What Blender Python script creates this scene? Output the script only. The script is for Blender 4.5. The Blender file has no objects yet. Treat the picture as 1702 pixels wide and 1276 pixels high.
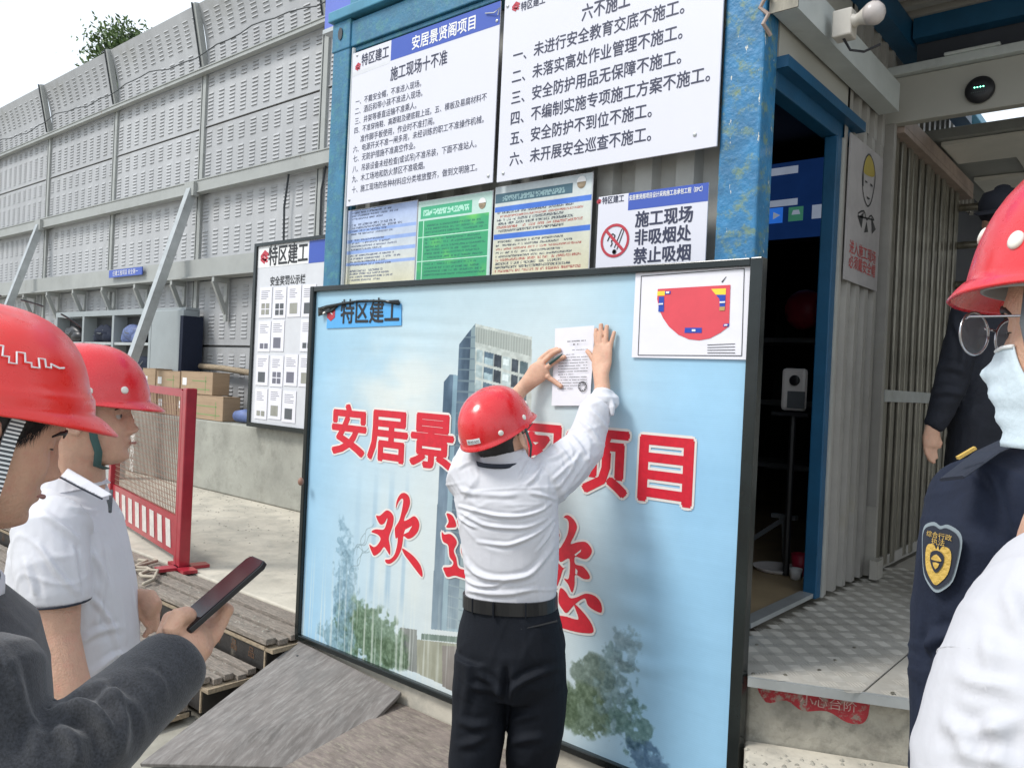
import bpy, bmesh, math, random
import numpy as np
from mathutils import Vector, Matrix
random.seed(7); rng = np.random.RandomState(7)
scene = bpy.context.scene
COL = scene.collection

# ---------------------------------------------------------------- camera, sky, sun, exposure
YAW, PIT, ROL, FPX = math.radians(40.28), math.radians(-0.27), math.radians(2.68), 1331.5
EYE = Vector((0, 0, 1.68))
FW = Vector((-math.sin(YAW)*math.cos(PIT), math.cos(YAW)*math.cos(PIT), math.sin(PIT)))
_r = Vector((math.cos(YAW), math.sin(YAW), 0)); _u = _r.cross(FW)
RT = _r*math.cos(ROL) + _u*math.sin(ROL)
UP = _u*math.cos(ROL) - _r*math.sin(ROL)
cd = bpy.data.cameras.new('camera'); cam = bpy.data.objects.new('camera', cd); COL.objects.link(cam)
cam.matrix_world = Matrix(((RT.x, UP.x, -FW.x, EYE.x), (RT.y, UP.y, -FW.y, EYE.y), (RT.z, UP.z, -FW.z, EYE.z), (0, 0, 0, 1)))
cd.sensor_width = 36; cd.lens = 36*FPX/1702; cd.clip_end = 500; cd.clip_start = 0.05
scene.camera = cam

SUN_EL, SUN_AZ = math.radians(48), math.radians(213)      # compass: measured from +Y towards +X
w = bpy.data.worlds.new('World'); scene.world = w; w.use_nodes = True
nt = w.node_tree; nt.nodes.clear()
out = nt.nodes.new('ShaderNodeOutputWorld'); bg = nt.nodes.new('ShaderNodeBackground')
sky = nt.nodes.new('ShaderNodeTexSky'); sky.sky_type = 'NISHITA'; sky.sun_disc = False
sky.sun_elevation = SUN_EL; sky.sun_rotation = SUN_AZ
tc = nt.nodes.new('ShaderNodeTexCoord'); ns = nt.nodes.new('ShaderNodeTexNoise')
ns.inputs['Scale'].default_value = 1.6; ns.inputs['Detail'].default_value = 5
cr = nt.nodes.new('ShaderNodeValToRGB'); cr.color_ramp.elements[0].position = .3; cr.color_ramp.elements[1].position = .62
cr.color_ramp.elements[0].color = (.62, .62, .62, 1); cr.color_ramp.elements[1].color = (1, 1, 1, 1)
mx = nt.nodes.new('ShaderNodeMixRGB'); mx.inputs[2].default_value = (8.0, 8.7, 9.4, 1)
nt.links.new(tc.outputs['Generated'], ns.inputs['Vector']); nt.links.new(ns.outputs[0], cr.inputs[0])
nt.links.new(cr.outputs[0], mx.inputs[0]); nt.links.new(sky.outputs[0], mx.inputs[1])
nt.links.new(mx.outputs[0], bg.inputs[0]); bg.inputs[1].default_value = 0.076
nt.links.new(bg.outputs[0], out.inputs[0])
sd = bpy.data.lights.new('sun', 'SUN'); sd.energy = 1.4; sd.angle = math.radians(16); sd.color = (1, .97, .92)
sun = bpy.data.objects.new('sun', sd); COL.objects.link(sun)
_d = Vector((math.sin(SUN_AZ)*math.cos(SUN_EL), math.cos(SUN_AZ)*math.cos(SUN_EL), math.sin(SUN_EL)))
sun.rotation_euler = _d.to_track_quat('Z', 'Y').to_euler()
scene.view_settings.view_transform = 'Standard'; scene.view_settings.look = 'None'
scene.view_settings.gamma = 1; scene.view_settings.use_curve_mapping = False
scene.view_settings.exposure = 0.98

# ---------------------------------------------------------------- helpers
def at(px, py, X=None, Y=None, Z=None, D=None):
    """a pixel of the photograph as a point on a plane of the place"""
    v = FW + RT*((px-851)/FPX) - UP*((py-638)/FPX)
    t = D if D is not None else (X/v.x if X is not None else (Y/v.y if Y is not None else (Z-EYE.z)/v.z))
    return EYE + v*t
def VW(r, u, d): return RT*r + UP*u + FW*d
def s2l(c):
    c = np.asarray(c, float)/255.
    return np.where(c <= .04045, c/12.92, ((c+.055)/1.055)**2.4)
def rgb(*c): return tuple(float(x) for x in s2l(c))

def thing(name, label, cat, loc=(0, 0, 0), rotz=0, group=None):
    o = bpy.data.objects.new(name, None); COL.objects.link(o); o.empty_display_size = .1
    o.location = loc; o.rotation_euler = (0, 0, rotz)
    o['label'] = label; o['category'] = cat
    if group: o['group'] = group
    return o
def tag(o, label, cat, group=None):
    o['label'] = label; o['category'] = cat
    if group: o['group'] = group
    return o
def wloc(o):
    v = Vector((0, 0, 0))
    while o: v += o.location; o = o.parent
    return v
class MB:
    def __init__(s): s.v = []; s.f = []; s.m = []; s.mi = 0
    def add(s, vs, fs):
        b = len(s.v); s.v += [tuple(v) for v in vs]; s.f += [tuple(i+b for i in f) for f in fs]; s.m += [s.mi]*len(fs); return s
    def box(s, x0, x1, y0, y1, z0, z1):
        vs = [(x0,y0,z0),(x1,y0,z0),(x1,y1,z0),(x0,y1,z0),(x0,y0,z1),(x1,y0,z1),(x1,y1,z1),(x0,y1,z1)]
        return s.add(vs, [(0,3,2,1),(4,5,6,7),(0,1,5,4),(1,2,6,5),(2,3,7,6),(3,0,4,7)])
    def quad(s, *p): return s.add(p, [tuple(range(len(p)))])
    def slab(s, p, n):          # polygon p extruded by vector n
        k = len(p); n = Vector(n); q = [Vector(a)+n for a in p]
        s.add([Vector(a) for a in p]+q, [tuple(reversed(range(k))), tuple(range(k, 2*k))]+[(i, (i+1) % k, (i+1) % k+k, i+k) for i in range(k)])
        return s
    def bar(s, a, b, w, h=None, ref=(0, 0, 1)):   # rectangular bar from a to b
        a = Vector(a); b = Vector(b); t = (b-a).normalized(); h = h or w; ref = Vector(ref)
        if abs(t.dot(ref)) > .98: ref = Vector((0, 1, 0))
        sd_ = t.cross(ref).normalized()*w/2; up_ = sd_.cross(t).normalized()*h/2
        vs = [p+i*sd_+j*up_ for p in (a, b) for i, j in ((-1,-1),(1,-1),(1,1),(-1,1))]
        return s.add(vs, [(0,1,2,3),(7,6,5,4),(0,4,5,1),(1,5,6,2),(2,6,7,3),(3,7,4,0)])
    def tube(s, pts, r, n=10, caps=True):
        return s.loft([(p, r if not hasattr(r, '__len__') else r[i], None) for i, p in enumerate(pts)], n=n, round_caps=False)
    def loft(s, st, n=20, ref=(1, 0, 0), ex=2.0, round_caps=True):
        """st: (point, side radius, other radius); ref = side direction"""
        P = [Vector(a[0]) for a in st]; A = [a[1] for a in st]; B = [a[2] if a[2] is not None else a[1] for a in st]
        ref = Vector(ref); rings = []
        T = []
        for i in range(len(P)):
            t = P[min(i+1, len(P)-1)]-P[max(i-1, 0)]; T.append(t.normalized() if t.length > 1e-9 else Vector((0, 0, 1)))
        seq = [(P[i], A[i], B[i], T[i]) for i in range(len(P))]
        if round_caps:
            h = min(A[0], B[0])*.6; pre = [(P[0]-T[0]*h*math.sin(a), A[0]*math.cos(a), B[0]*math.cos(a), T[0]) for a in (1.35, .9, .45)]
            h = min(A[-1], B[-1])*.6; post = [(P[-1]+T[-1]*h*math.sin(a), A[-1]*math.cos(a), B[-1]*math.cos(a), T[-1]) for a in (.45, .9, 1.35)]
            seq = pre+seq+post
        last = None
        for p, a, b, t in seq:
            if last is None:
                sx = ref - t*ref.dot(t)
                if sx.length < .05: sx = Vector((0, 1, 0)) - t*t.y
                if sx.length < .05: sx = Vector((0, 0, 1)) - t*t.z
            else:
                sx = ref - t*ref.dot(t)
                if sx.length < .35 or sx.dot(last) < 0: sx = last - t*last.dot(t)
            sx.normalize(); last = sx; sy = t.cross(sx)
            ring = []
            for k in range(n):
                q = 2*math.pi*k/n; c_, s_ = math.cos(q), math.sin(q)
                ring.append(p + sx*(a*math.copysign(abs(c_)**(2/ex), c_)) + sy*(b*math.copysign(abs(s_)**(2/ex), s_)))
            rings.append(ring)
        vs = [v for r_ in rings for v in r_]; fs = []
        for i in range(len(rings)-1):
            for k in range(n):
                fs.append((i*n+k, i*n+(k+1) % n, (i+1)*n+(k+1) % n, (i+1)*n+k))
        fs.append(tuple(reversed(range(n)))); fs.append(tuple((len(rings)-1)*n+k for k in range(n)))
        return s.add(vs, fs)
    def ball(s, c, r, n=16, m=10):
        c = Vector(c); r = r if hasattr(r, '__len__') else (r, r, r); vs = []; fs = []
        for i in range(1, m):
            for k in range(n):
                a = math.pi*i/m; b = 2*math.pi*k/n
                vs.append(c+Vector((r[0]*math.sin(a)*math.cos(b), r[1]*math.sin(a)*math.sin(b), r[2]*math.cos(a))))
        vs += [c+Vector((0, 0, r[2])), c-Vector((0, 0, r[2]))]; N = len(vs)
        for i in range(m-2):
            for k in range(n): fs.append((i*n+k, (i+1)*n+k, (i+1)*n+(k+1) % n, i*n+(k+1) % n))
        for k in range(n): fs.append((N-2, k, (k+1) % n)); fs.append((N-1, (m-2)*n+(k+1) % n, (m-2)*n+k))
        return s.add(vs, fs)
    def lathe(s, prof, c=(0, 0, 0), n=20, axis=None):
        vs = []; fs = []; c = Vector(c)
        M = (Vector(axis).to_track_quat('Z', 'Y').to_matrix() if axis else Matrix.Identity(3))
        for r, z in prof:
            for k in range(n): vs.append(c+M @ Vector((r*math.cos(2*math.pi*k/n), r*math.sin(2*math.pi*k/n), z)))
        for i in range(len(prof)-1):
            for k in range(n): fs.append((i*n+k, i*n+(k+1) % n, (i+1)*n+(k+1) % n, (i+1)*n+k))
        fs.append(tuple(reversed(range(n)))); fs.append(tuple((len(prof)-1)*n+k for k in range(n)))
        return s.add(vs, fs)
    def mesh(s, name, mats):
        me = bpy.data.meshes.new(name); me.from_pydata(s.v, [], s.f)
        for m in (mats if isinstance(mats, (list, tuple)) else [mats]): me.materials.append(m)
        if len(me.materials) > 1: me.polygons.foreach_set('material_index', s.m)
        me.update(); return me
    def build(s, name, mats, parent=None, smooth=False, bevel=0, local=False):
        if parent and not local:
            off = wloc(parent)
            if off.length: s.v = [(v[0]-off.x, v[1]-off.y, v[2]-off.z) for v in s.v]
        me = s.mesh(name, mats)
        o = bpy.data.objects.new(name, me); COL.objects.link(o)
        if parent: o.parent = parent
        if smooth: me.polygons.foreach_set('use_smooth', [True]*len(me.polygons))
        if bevel:
            b = o.modifiers.new('bevel', 'BEVEL'); b.width = bevel; b.segments = 2; b.limit_method = 'ANGLE'
        return o
def cp(o, parent=None, **kw):
    c = o.copy(); COL.objects.link(c)
    if parent: c.parent = parent
    for k, v in kw.items(): setattr(c, k, v)
    return c
def structure(o): o['kind'] = 'structure'; return o

# ---------------------------------------------------------------- materials
def mat(name, color, rough=.6, metal=0, var=.12, scale=6, bump=0, bscale=60, coat=0, color2=None, thr=(.45, .6), stretch=None, emit=0, spec=.5, detail=6, rv=0, rnd=0, wet=None, dirt=0, dirtc=(.12,.1,.08), sheen=0, alpha=None, trans=0, wave=None):
    m = bpy.data.materials.new(name); m.use_nodes = True; n = m.node_tree; N = n.nodes; L = n.links
    b = N['Principled BSDF']; b.inputs['Roughness'].default_value = rough; b.inputs['Metallic'].default_value = metal
    b.inputs['Specular IOR Level'].default_value = spec
    if coat: b.inputs['Coat Weight'].default_value = coat; b.inputs['Coat Roughness'].default_value = .08
    if sheen: b.inputs['Sheen Weight'].default_value = sheen
    if trans: b.inputs['Transmission Weight'].default_value = trans
    t = N.new('ShaderNodeTexCoord'); mp = N.new('ShaderNodeMapping'); L.new(t.outputs['Object'], mp.inputs[0])
    if stretch: mp.inputs['Scale'].default_value = stretch
    no = N.new('ShaderNodeTexNoise'); no.inputs['Scale'].default_value = scale; no.inputs['Detail'].default_value = detail
    no.inputs['Roughness'].default_value = .65
    L.new(mp.outputs[0], no.inputs['Vector'])
    mr = N.new('ShaderNodeMapRange'); mr.inputs['From Min'].default_value = .3; mr.inputs['From Max'].default_value = .7
    mr.inputs['To Min'].default_value = 1-var; mr.inputs['To Max'].default_value = 1+var
    L.new(no.outputs[0], mr.inputs[0])
    mul = N.new('ShaderNodeMixRGB'); mul.blend_type = 'MULTIPLY'; mul.inputs[0].default_value = 1
    if color == 'attr':
        a = N.new('ShaderNodeAttribute'); a.attribute_name = 'Col'; L.new(a.outputs['Color'], mul.inputs[1])
    else: mul.inputs[1].default_value = (*color, 1)
    L.new(mr.outputs[0], mul.inputs[2]); last = mul.outputs[0]
    def layer(last, col, lo, hi, sc, st=None, det=8):
        mp2 = N.new('ShaderNodeMapping'); L.new(t.outputs['Object'], mp2.inputs[0])
        mp2.inputs['Location'].default_value = (3.1, 7.7, 1.3)
        if st: mp2.inputs['Scale'].default_value = st
        n2 = N.new('ShaderNodeTexNoise'); n2.inputs['Scale'].default_value = sc; n2.inputs['Detail'].default_value = det; n2.inputs['Roughness'].default_value = .7
        L.new(mp2.outputs[0], n2.inputs['Vector'])
        r = N.new('ShaderNodeMapRange'); r.inputs['From Min'].default_value = lo; r.inputs['From Max'].default_value = hi; r.clamp = True
        L.new(n2.outputs[0], r.inputs[0])
        mm = N.new('ShaderNodeMixRGB'); mm.inputs[2].default_value = (*col, 1); L.new(r.outputs[0], mm.inputs[0]); L.new(last, mm.inputs[1])
        return mm.outputs[0]
    if color2: last = layer(last, color2, thr[0], thr[1], scale*2.3, stretch)
    if dirt: last = layer(last, dirtc, .62-dirt*.2, .9-dirt*.2, scale*.7, None)
    if wet: last = layer(last, wet[0], wet[1], wet[2], wet[3], wet[4] if len(wet) > 4 else None)
    if rnd:
        oi = N.new('ShaderNodeObjectInfo'); r3 = N.new('ShaderNodeMapRange'); r3.inputs['To Min'].default_value = 1-rnd; r3.inputs['To Max'].default_value = 1+rnd
        L.new(oi.outputs['Random'], r3.inputs[0]); m3 = N.new('ShaderNodeMixRGB'); m3.blend_type = 'MULTIPLY'; m3.inputs[0].default_value = 1
        L.new(last, m3.inputs[1]); L.new(r3.outputs[0], m3.inputs[2]); last = m3.outputs[0]
    if rv:
        n4 = N.new('ShaderNodeTexNoise'); n4.inputs['Scale'].default_value = scale*3+8; n4.inputs['Detail'].default_value = 9; n4.inputs['Roughness'].default_value = .75
        L.new(mp.outputs[0], n4.inputs['Vector']); r4 = N.new('ShaderNodeMapRange'); r4.inputs['From Min'].default_value = .42; r4.inputs['From Max'].default_value = .68
        r4.inputs['To Min'].default_value = rough; r4.inputs['To Max'].default_value = min(1, rough+rv); L.new(n4.outputs[0], r4.inputs[0]); L.new(r4.outputs[0], b.inputs['Roughness'])
        if coat: L.new(r4.outputs[0], b.inputs['Coat Roughness'])
    L.new(last, b.inputs['Base Color'])
    if emit:
        L.new(last, b.inputs['Emission Color']); b.inputs['Emission Strength'].default_value = emit
    if alpha is not None: b.inputs['Alpha'].default_value = alpha
    src = None
    if bump:
        nb = N.new('ShaderNodeTexNoise'); nb.inputs['Scale'].default_value = bscale; nb.inputs['Detail'].default_value = 5
        L.new(mp.outputs[0], nb.inputs['Vector']); src = nb.outputs[0]
        bp = N.new('ShaderNodeBump'); bp.inputs['Strength'].default_value = bump; bp.inputs['Distance'].default_value = .01
        L.new(src, bp.inputs['Height']); L.new(bp.outputs[0], b.inputs['Normal'])
        if wave:
            wv = N.new('ShaderNodeTexWave'); wv.inputs['Scale'].default_value = wave[0]; wv.inputs['Distortion'].default_value = wave[1]
            wv.bands_direction = wave[3] if len(wave) > 3 else 'Z'; wv.inputs['Detail'].default_value = 3
            L.new(t.outputs['Object'], wv.inputs['Vector'])
            b2 = N.new('ShaderNodeBump'); b2.inputs['Strength'].default_value = wave[2]; b2.inputs['Distance'].default_value = .01
            L.new(wv.outputs[1], b2.inputs['Height']); L.new(bp.outputs[0], b2.inputs['Normal']); L.new(b2.outputs[0], b.inputs['Normal'])
    return m

M = {}
M['concrete'] = mat('pale_concrete', (.53, .49, .41), .85, var=.18, scale=2.2, bump=.35, bscale=30, color2=(.36, .34, .29), thr=(.48, .7), dirt=.25, dirtc=(.25, .23, .2))
M['wallconc'] = mat('grey_concrete', (.33, .33, .29), .9, var=.18, scale=2.5, bump=.3, bscale=25, color2=(.23, .23, .2), thr=(.5, .75), dirt=.3, dirtc=(.2, .19, .16))
M['stepconc'] = mat('step_concrete', (.34, .32, .27), .9, var=.3, scale=5, bump=.8, bscale=28, color2=(.2, .19, .16), thr=(.5, .68), dirt=.4)
M['ground'] = mat('dusty_ground', (.32, .3, .25), .95, var=.25, scale=3, bump=.4, bscale=20)
M['barrier'] = mat('barrier_grey', (.40, .405, .415), .55, metal=.05, var=.10, scale=1.6, stretch=(2.5, 2.5, .5), bump=.12, bscale=2.2, dirt=.3, dirtc=(.25, .245, .215), spec=.4, rnd=.07)
M['rail'] = mat('rail_grey', (.35, .36, .345), .55, wet=((.20, .11, .07), .66, .72, 3.5), metal=.15, var=.1, scale=3, dirt=.2, dirtc=(.2, .2, .17))
M['dark_seam'] = mat('dark_seam', (.04, .045, .05), .7)
M['galv'] = mat('galvanised_steel', (.45, .47, .47), .4, metal=.5, var=.12, scale=8, dirt=.2, dirtc=(.25, .24, .22))
M['cabinet'] = mat('cabinet_steel', (.30, .33, .34), .5, metal=.1, var=.08, scale=3)
M['cabdark'] = mat('cabinet_dark', (.05, .055, .06), .6)
M['card'] = mat('cardboard', (.36, .255, .165), .85, var=.12, scale=4, stretch=(1, 1, 6))
M['tape'] = mat('packing_tape', (.5, .4, .25), .4)
M['greenprint'] = mat('green_print', (.2, .3, .12), .8)
M['white'] = mat('white_paint', (.78, .78, .78), .5, var=.04)
M['poster'] = mat('poster_white', (.67, .67, .74), .35, var=.015, scale=2, bump=.02, bscale=3)
M['paper'] = mat('paper', (.76, .75, .80), .7, var=.03, scale=4, bump=.25, bscale=9)
M['signgrey'] = mat('faded_sign', (.36, .34, .34), .6, var=.12, scale=8)
M['papergrey'] = mat('paper_grey', (.62, .63, .66), .6, var=.05, scale=6)
M['ink'] = mat('ink_navy', (.025, .03, .07), .5, var=.05)
M['inkblack'] = mat('ink_black', (.015, .016, .02), .5, var=.05)
M['inkgrey'] = mat('ink_grey', (.16, .16, .2), .6)
M['inkred'] = mat('ink_red', (.45, .06, .06), .6)
M['blueprint'] = mat('print_blue', (.04, .09, .42), .4, var=.03)
M['logored'] = mat('logo_red', (.45, .03, .05), .4)
M['bigred'] = mat('banner_red', (.60, .012, .03), .4, var=.12, scale=40, color2=(.62, .1, .07), thr=(.6, .9))
M['outline'] = mat('banner_outline', (.75, .70, .66), .45, var=.05)
M['cblue'] = mat('container_blue', (.025, .15, .26), .5, var=.25, scale=7, bump=.25, bscale=60, color2=(.07, .25, .24), thr=(.5, .72), wet=((.6, .62, .58), .70, .73, 22), coat=.2)
M['peel'] = mat('peeling_blue', (.02, .16, .33), .5, var=.35, scale=8, bump=.5, bscale=45, color2=(.16, .24, .14), thr=(.52, .66), wet=((.68, .66, .55), .64, .66, 13, (2.2, 2.2, .6)), coat=.2)
M['cblue2'] = mat('door_blue', (.008, .075, .16), .5, var=.15, scale=6, bump=.1)
M['cblue3'] = mat('roof_blue', (.06, .24, .36), .5, var=.2, scale=6)
M['violet'] = mat('sign_violet', (.12, .17, .56), .5, var=.04)
M['corr'] = mat('corrugated_grey', (.32, .305, .28), .5, var=.12, scale=5, dirt=.2, dirtc=(.3, .27, .18))
M['corrw'] = mat('corrugated_white', (.36, .36, .34), .55, var=.15, scale=4, dirt=.3, dirtc=(.2, .19, .17))
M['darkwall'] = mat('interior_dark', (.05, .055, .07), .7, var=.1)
M['tanfloor'] = mat('tan_floor', (.33, .25, .15), .5, var=.2, scale=4)
M['checker'] = mat('checker_plate', (.40, .38, .34), .65, metal=.05, var=.2, scale=4, bump=.15, dirt=.35, dirtc=(.3, .28, .24))
M['frameblk'] = mat('board_frame', (.010, .014, .014), .15, metal=.1, var=.4, scale=5, color2=(.05, .04, .03), thr=(.62, .75), coat=.35, rv=.1, spec=.3)
M['ply'] = mat('weathered_plywood', (.165, .15, .14), .85, var=.3, scale=5, stretch=(5, 1.0, 1), bump=.15, bscale=40, color2=(.29, .275, .26), thr=(.46, .72), dirt=.5, dirtc=(.13, .125, .12))
M['ply2'] = mat('brown_plywood', (.20, .165, .145), .8, var=.4, scale=9, stretch=(1, 4, 1), bump=.25, bscale=50, color2=(.28, .25, .2), thr=(.5, .65), dirt=.3)
M['plank'] = mat('worn_plank', (.26, .22, .185), .85, var=.4, scale=20, stretch=(.6, 6, 3), bump=.5, bscale=50, color2=(.14, .13, .11), thr=(.5, .62))
M['plankedge'] = mat('plank_edge', (.30, .235, .16), .8, var=.35, scale=30, stretch=(1, 3, 3))
M['film'] = mat('black_film_ply', (.03, .027, .025), .5, var=.3, scale=12, bump=.2, wet=((.16, .14, .11), .62, .75, 7))
M['orange'] = mat('orange_print', (.12, .06, .03), .6)
M['redsteel'] = mat('red_steel', (.36, .02, .035), .35, var=.15, scale=12, coat=.3, wet=((.45, .2, .2), .66, .72, 20))
M['wire'] = mat('brown_wire', (.25, .13, .09), .5)
M['stripe'] = mat('white_stripe', (.6, .56, .52), .6, var=.15, scale=20)
M['hred'] = mat('helmet_red', (.66, .008, .014), .2, var=.06, coat=.7, spec=.5, rv=.3, dirt=.04, dirtc=(.45, .08, .07), bump=.02, bscale=30)
M['hred1'] = mat('helmet_orange_red', (.74, .016, .010), .26, var=.06, coat=.5, rv=.25, dirt=.04, dirtc=(.5, .08, .06), bump=.02, bscale=30)
M['hgrey'] = mat('helmet_lining', (.35, .38, .38), .7)
M['rivet'] = mat('white_plastic', (.75, .73, .66), .4)
M['strap'] = mat('strap_green', (.04, .09, .085), .8, bump=.2, bscale=300)
M['strapg'] = mat('strap_grey', (.10, .11, .12), .8, bump=.2, bscale=300)
M['skin'] = mat('skin', (.56, .335, .235), .5, var=.13, scale=18, bump=.25, bscale=260, color2=(.58, .29, .21), thr=(.5, .75), rv=.2)
M['skin2'] = mat('skin_warm', (.62, .37, .255), .5, var=.14, scale=18, bump=.25, bscale=260, color2=(.62, .31, .22), thr=(.5, .75), rv=.2)
M['hair'] = mat('hair_black', (.018, .015, .014), .55, var=.3, scale=80)
M['shirt'] = mat('white_cotton', (.62, .62, .655), .8, var=.02, scale=5, bump=.22, bscale=22)
M['navytrim'] = mat('navy_trim', (.015, .02, .035), .7)
M['trous'] = mat('black_trousers', (.006, .008, .013), .8, var=.15, scale=12, bump=.12, bscale=200, spec=.25)
M['leather'] = mat('belt_leather', (.012, .012, .013), .35)
M['shirt2'] = mat('white_cotton_near', (.52, .52, .55), .85, var=.03, scale=6, bump=.2, bscale=30)
M['tweed'] = mat('grey_tweed', (.031, .033, .039), .95, var=.6, scale=300, bump=.22, bscale=500, sheen=.25)
M['navy'] = mat('navy_uniform', (.012, .017, .034), .8, var=.12, scale=40, bump=.12, bscale=150, spec=.25)
M['blackcloth'] = mat('black_cloth', (.008, .010, .018), .85, var=.2, scale=20, bump=.2)
M['gold'] = mat('gold_embroidery', (.58, .38, .08), .5, bump=.4, bscale=200)
M['patchgrey'] = mat('patch_border', (.25, .3, .33), .7)
M['mask'] = mat('mask_blue', (.58, .68, .74), .75, var=.05, scale=12, bump=.15, bscale=120)
M['maskw'] = mat('mask_white', (.78, .8, .8), .8)
M['eye'] = mat('eye_white', (.42, .38, .35), .25); M['iris'] = mat('iris_dark', (.02, .012, .01), .15)
M['lips'] = mat('lips', (.38, .15, .12), .5)
M['phone'] = mat('phone_black', (.01, .01, .012), .25); M['screen'] = mat('phone_glass', (.012, .008, .012), .15, var=.5, scale=9, spec=.2)
M['glassmetal'] = mat('spectacle_metal', (.5, .5, .52), .25, metal=.9)
M['lens'] = mat('spectacle_lens', (.95, .95, .95), .03, alpha=.10, spec=.9)
M['leaf'] = mat('leaf_green', (.10, .16, .045), .6, var=.4, scale=3)
M['leaf2'] = mat('leaf_dark', (.05, .09, .03), .6, var=.4, scale=3)
M['bark'] = mat('bark', (.12, .1, .08), .9)
M['beamw'] = mat('white_beam', (.50, .53, .52), .5, var=.1, scale=6, dirt=.2, dirtc=(.3, .3, .3))
M['sensorhead'] = mat('lintel_grey', (.40, .39, .35), .6, var=.06, scale=3)
M['led'] = mat('led_green', (.2, .9, .6), .5, emit=4)
M['bulbglass'] = mat('bulb_glass', (.55, .5, .48), .3); M['bulbbody'] = mat('bulb_body', (.62, .58, .52), .5)
M['icons_b'] = mat('screen_blue', (.02, .12, .5), .4, emit=.45); M['icons_g'] = mat('screen_teal', (.05, .2, .13), .4, emit=.3)
M['icons_w'] = mat('screen_white', (.3, .35, .45), .4, emit=.3); M['scr'] = mat('screen_navy', (.004, .015, .06), .2, emit=.5)
M['ceil'] = mat('ceiling_panel', (.72, .70, .64), .5, var=.06)
M['pinkbeam'] = mat('rust_pink_beam', (.34, .26, .22), .6, var=.2, scale=10)
M['tubest'] = mat('worn_tube', (.20, .185, .15), .35, metal=.6, var=.35, scale=20, stretch=(1, 1, .2), bump=.2)
M['farwall'] = mat('granular_wall', (.62, .60, .54), .9, var=.3, scale=60)
M['bluecloth'] = mat('blue_plastic', (.10, .14, .30), .6, var=.5, scale=9); M['redplastic'] = mat('red_plastic', (.4, .02, .05), .4)
M['greyplastic'] = mat('grey_plastic', (.72, .68, .66), .4); M['blackplastic'] = mat('black_plastic', (.015, .015, .018), .4)
M['tablet'] = mat('pale_plastic', (.5, .5, .55), .5)
M['redspray'] = mat('red_spray_paint', (.38, .035, .045), .9, var=.3, scale=14, bump=.5, bscale=28, color2=(.30, .25, .21), thr=(.50, .60))
M['redworn'] = mat('worn_lettering', (.5, .33, .31), .8, var=.4, scale=60)
M['rope'] = mat('rope', (.4, .35, .28), .9)
M['vcol'] = mat('printed_film', 'attr', .38, var=.02, scale=30, bump=.05, bscale=3, wave=(1.4, 6, .05))
M['vcol2'] = mat('printed_sheet', 'attr', .5, var=.06, scale=60)
for k in ('skin', 'skin2'):
    b = M[k].node_tree.nodes['Principled BSDF']; b.inputs['Subsurface Weight'].default_value = .12; b.inputs['Subsurface Radius'].default_value = (.012, .005, .003)

# ---------------------------------------------------------------- lettering
FONT = bpy.data.fonts.load('<builtin>')
def glyphs(body, bold=0):
    cu = bpy.data.curves.new('g', 'FONT'); cu.body = body; cu.font = FONT; cu.size = 1; cu.offset = bold; cu.resolution_u = 2
    o = bpy.data.objects.new('g', cu); COL.objects.link(o)
    dg = bpy.context.evaluated_depsgraph_get(); me = bpy.data.meshes.new_from_object(o.evaluated_get(dg))
    V = [(v.co.x, v.co.y) for v in me.vertices]; F = [tuple(p.vertices) for p in me.polygons]
    bpy.data.objects.remove(o); bpy.data.curves.remove(cu); bpy.data.meshes.remove(me)
    return V, F
def put_text(mb, body, p0, p1, up, hs=1.0, bold=0, fit=True, lift=Vector((0, -.0012, 0))):
    """write body from p0 (left baseline) to p1 (right baseline), 3-D points; hs = height over natural size"""
    V, F = glyphs(body)
    if not V: return
    xs = [v[0] for v in V]; a, b = min(xs), max(xs); p0 = Vector(p0); p1 = Vector(p1); d = p1-p0
    k = 1/(b-a); up = Vector(up); sz = d.length*k*hs
    sh = [(0, 0)] if bold < .01 else ([(-bold, 0), (bold, 0), (0, bold), (0, -bold)] if bold < .016 else [(bold*math.cos(q), bold*math.sin(q)) for q in np.arange(0, 6.28, 6.2832/6)])
    for i, (dx, dy) in enumerate(sh):
        mb.add([p0 + d*((x+dx-a)*k) + up*((y+dy)*sz) + lift*(1+.07*i) for x, y in V], F)
def ptext(mb, body, q0, q1, Y, hs=1.0, bold=0, z=True):
    a = at(*q0, Y=Y); b = at(*q1, Y=Y); zz = (a.z+b.z)/2
    put_text(mb, body, (a.x, Y, zz), (b.x, Y, zz), (0, 0, 1), hs, bold)
def smooth_poly(pts, k=4):
    n = len(pts); o = []
    for i in range(n):
        p0, p1, p2, p3 = (np.array(pts[(i+j-1) % n], float) for j in range(4))
        for t in np.arange(0, 1, 1/k):
            o.append(tuple(.5*((2*p1)+(-p0+p2)*t+(2*p0-5*p1+4*p2-p3)*t*t+(-p0+3*p1-3*p2+p3)*t**3)))
    return o
def flat_poly(mb, pts3):
    bm = bmesh.new(); f = bm.faces.new([bm.verts.new(p) for p in pts3]); f.normal_update(); bmesh.ops.triangulate(bm, faces=[f])
    bm.verts.index_update(); mb.add([v.co[:] for v in bm.verts], [tuple(v.index for v in g.verts) for g in bm.faces]); bm.free()
def strip_loop(mb, pts3, wd, nrm=Vector((0, -1, 0))):
    n = len(pts3)
    for i in range(n):
        a = Vector(pts3[i]); b = Vector(pts3[(i+1) % n]); t = b-a
        if t.length < 1e-6: continue
        t.normalize(); s_ = t.cross(nrm)*wd/2; e = t*wd*.35; l = nrm*((i % 5)*.0001)
        mb.quad(a-s_-e+l, b-s_+e+l, b+s_+e+l, a+s_-e+l)
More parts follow.
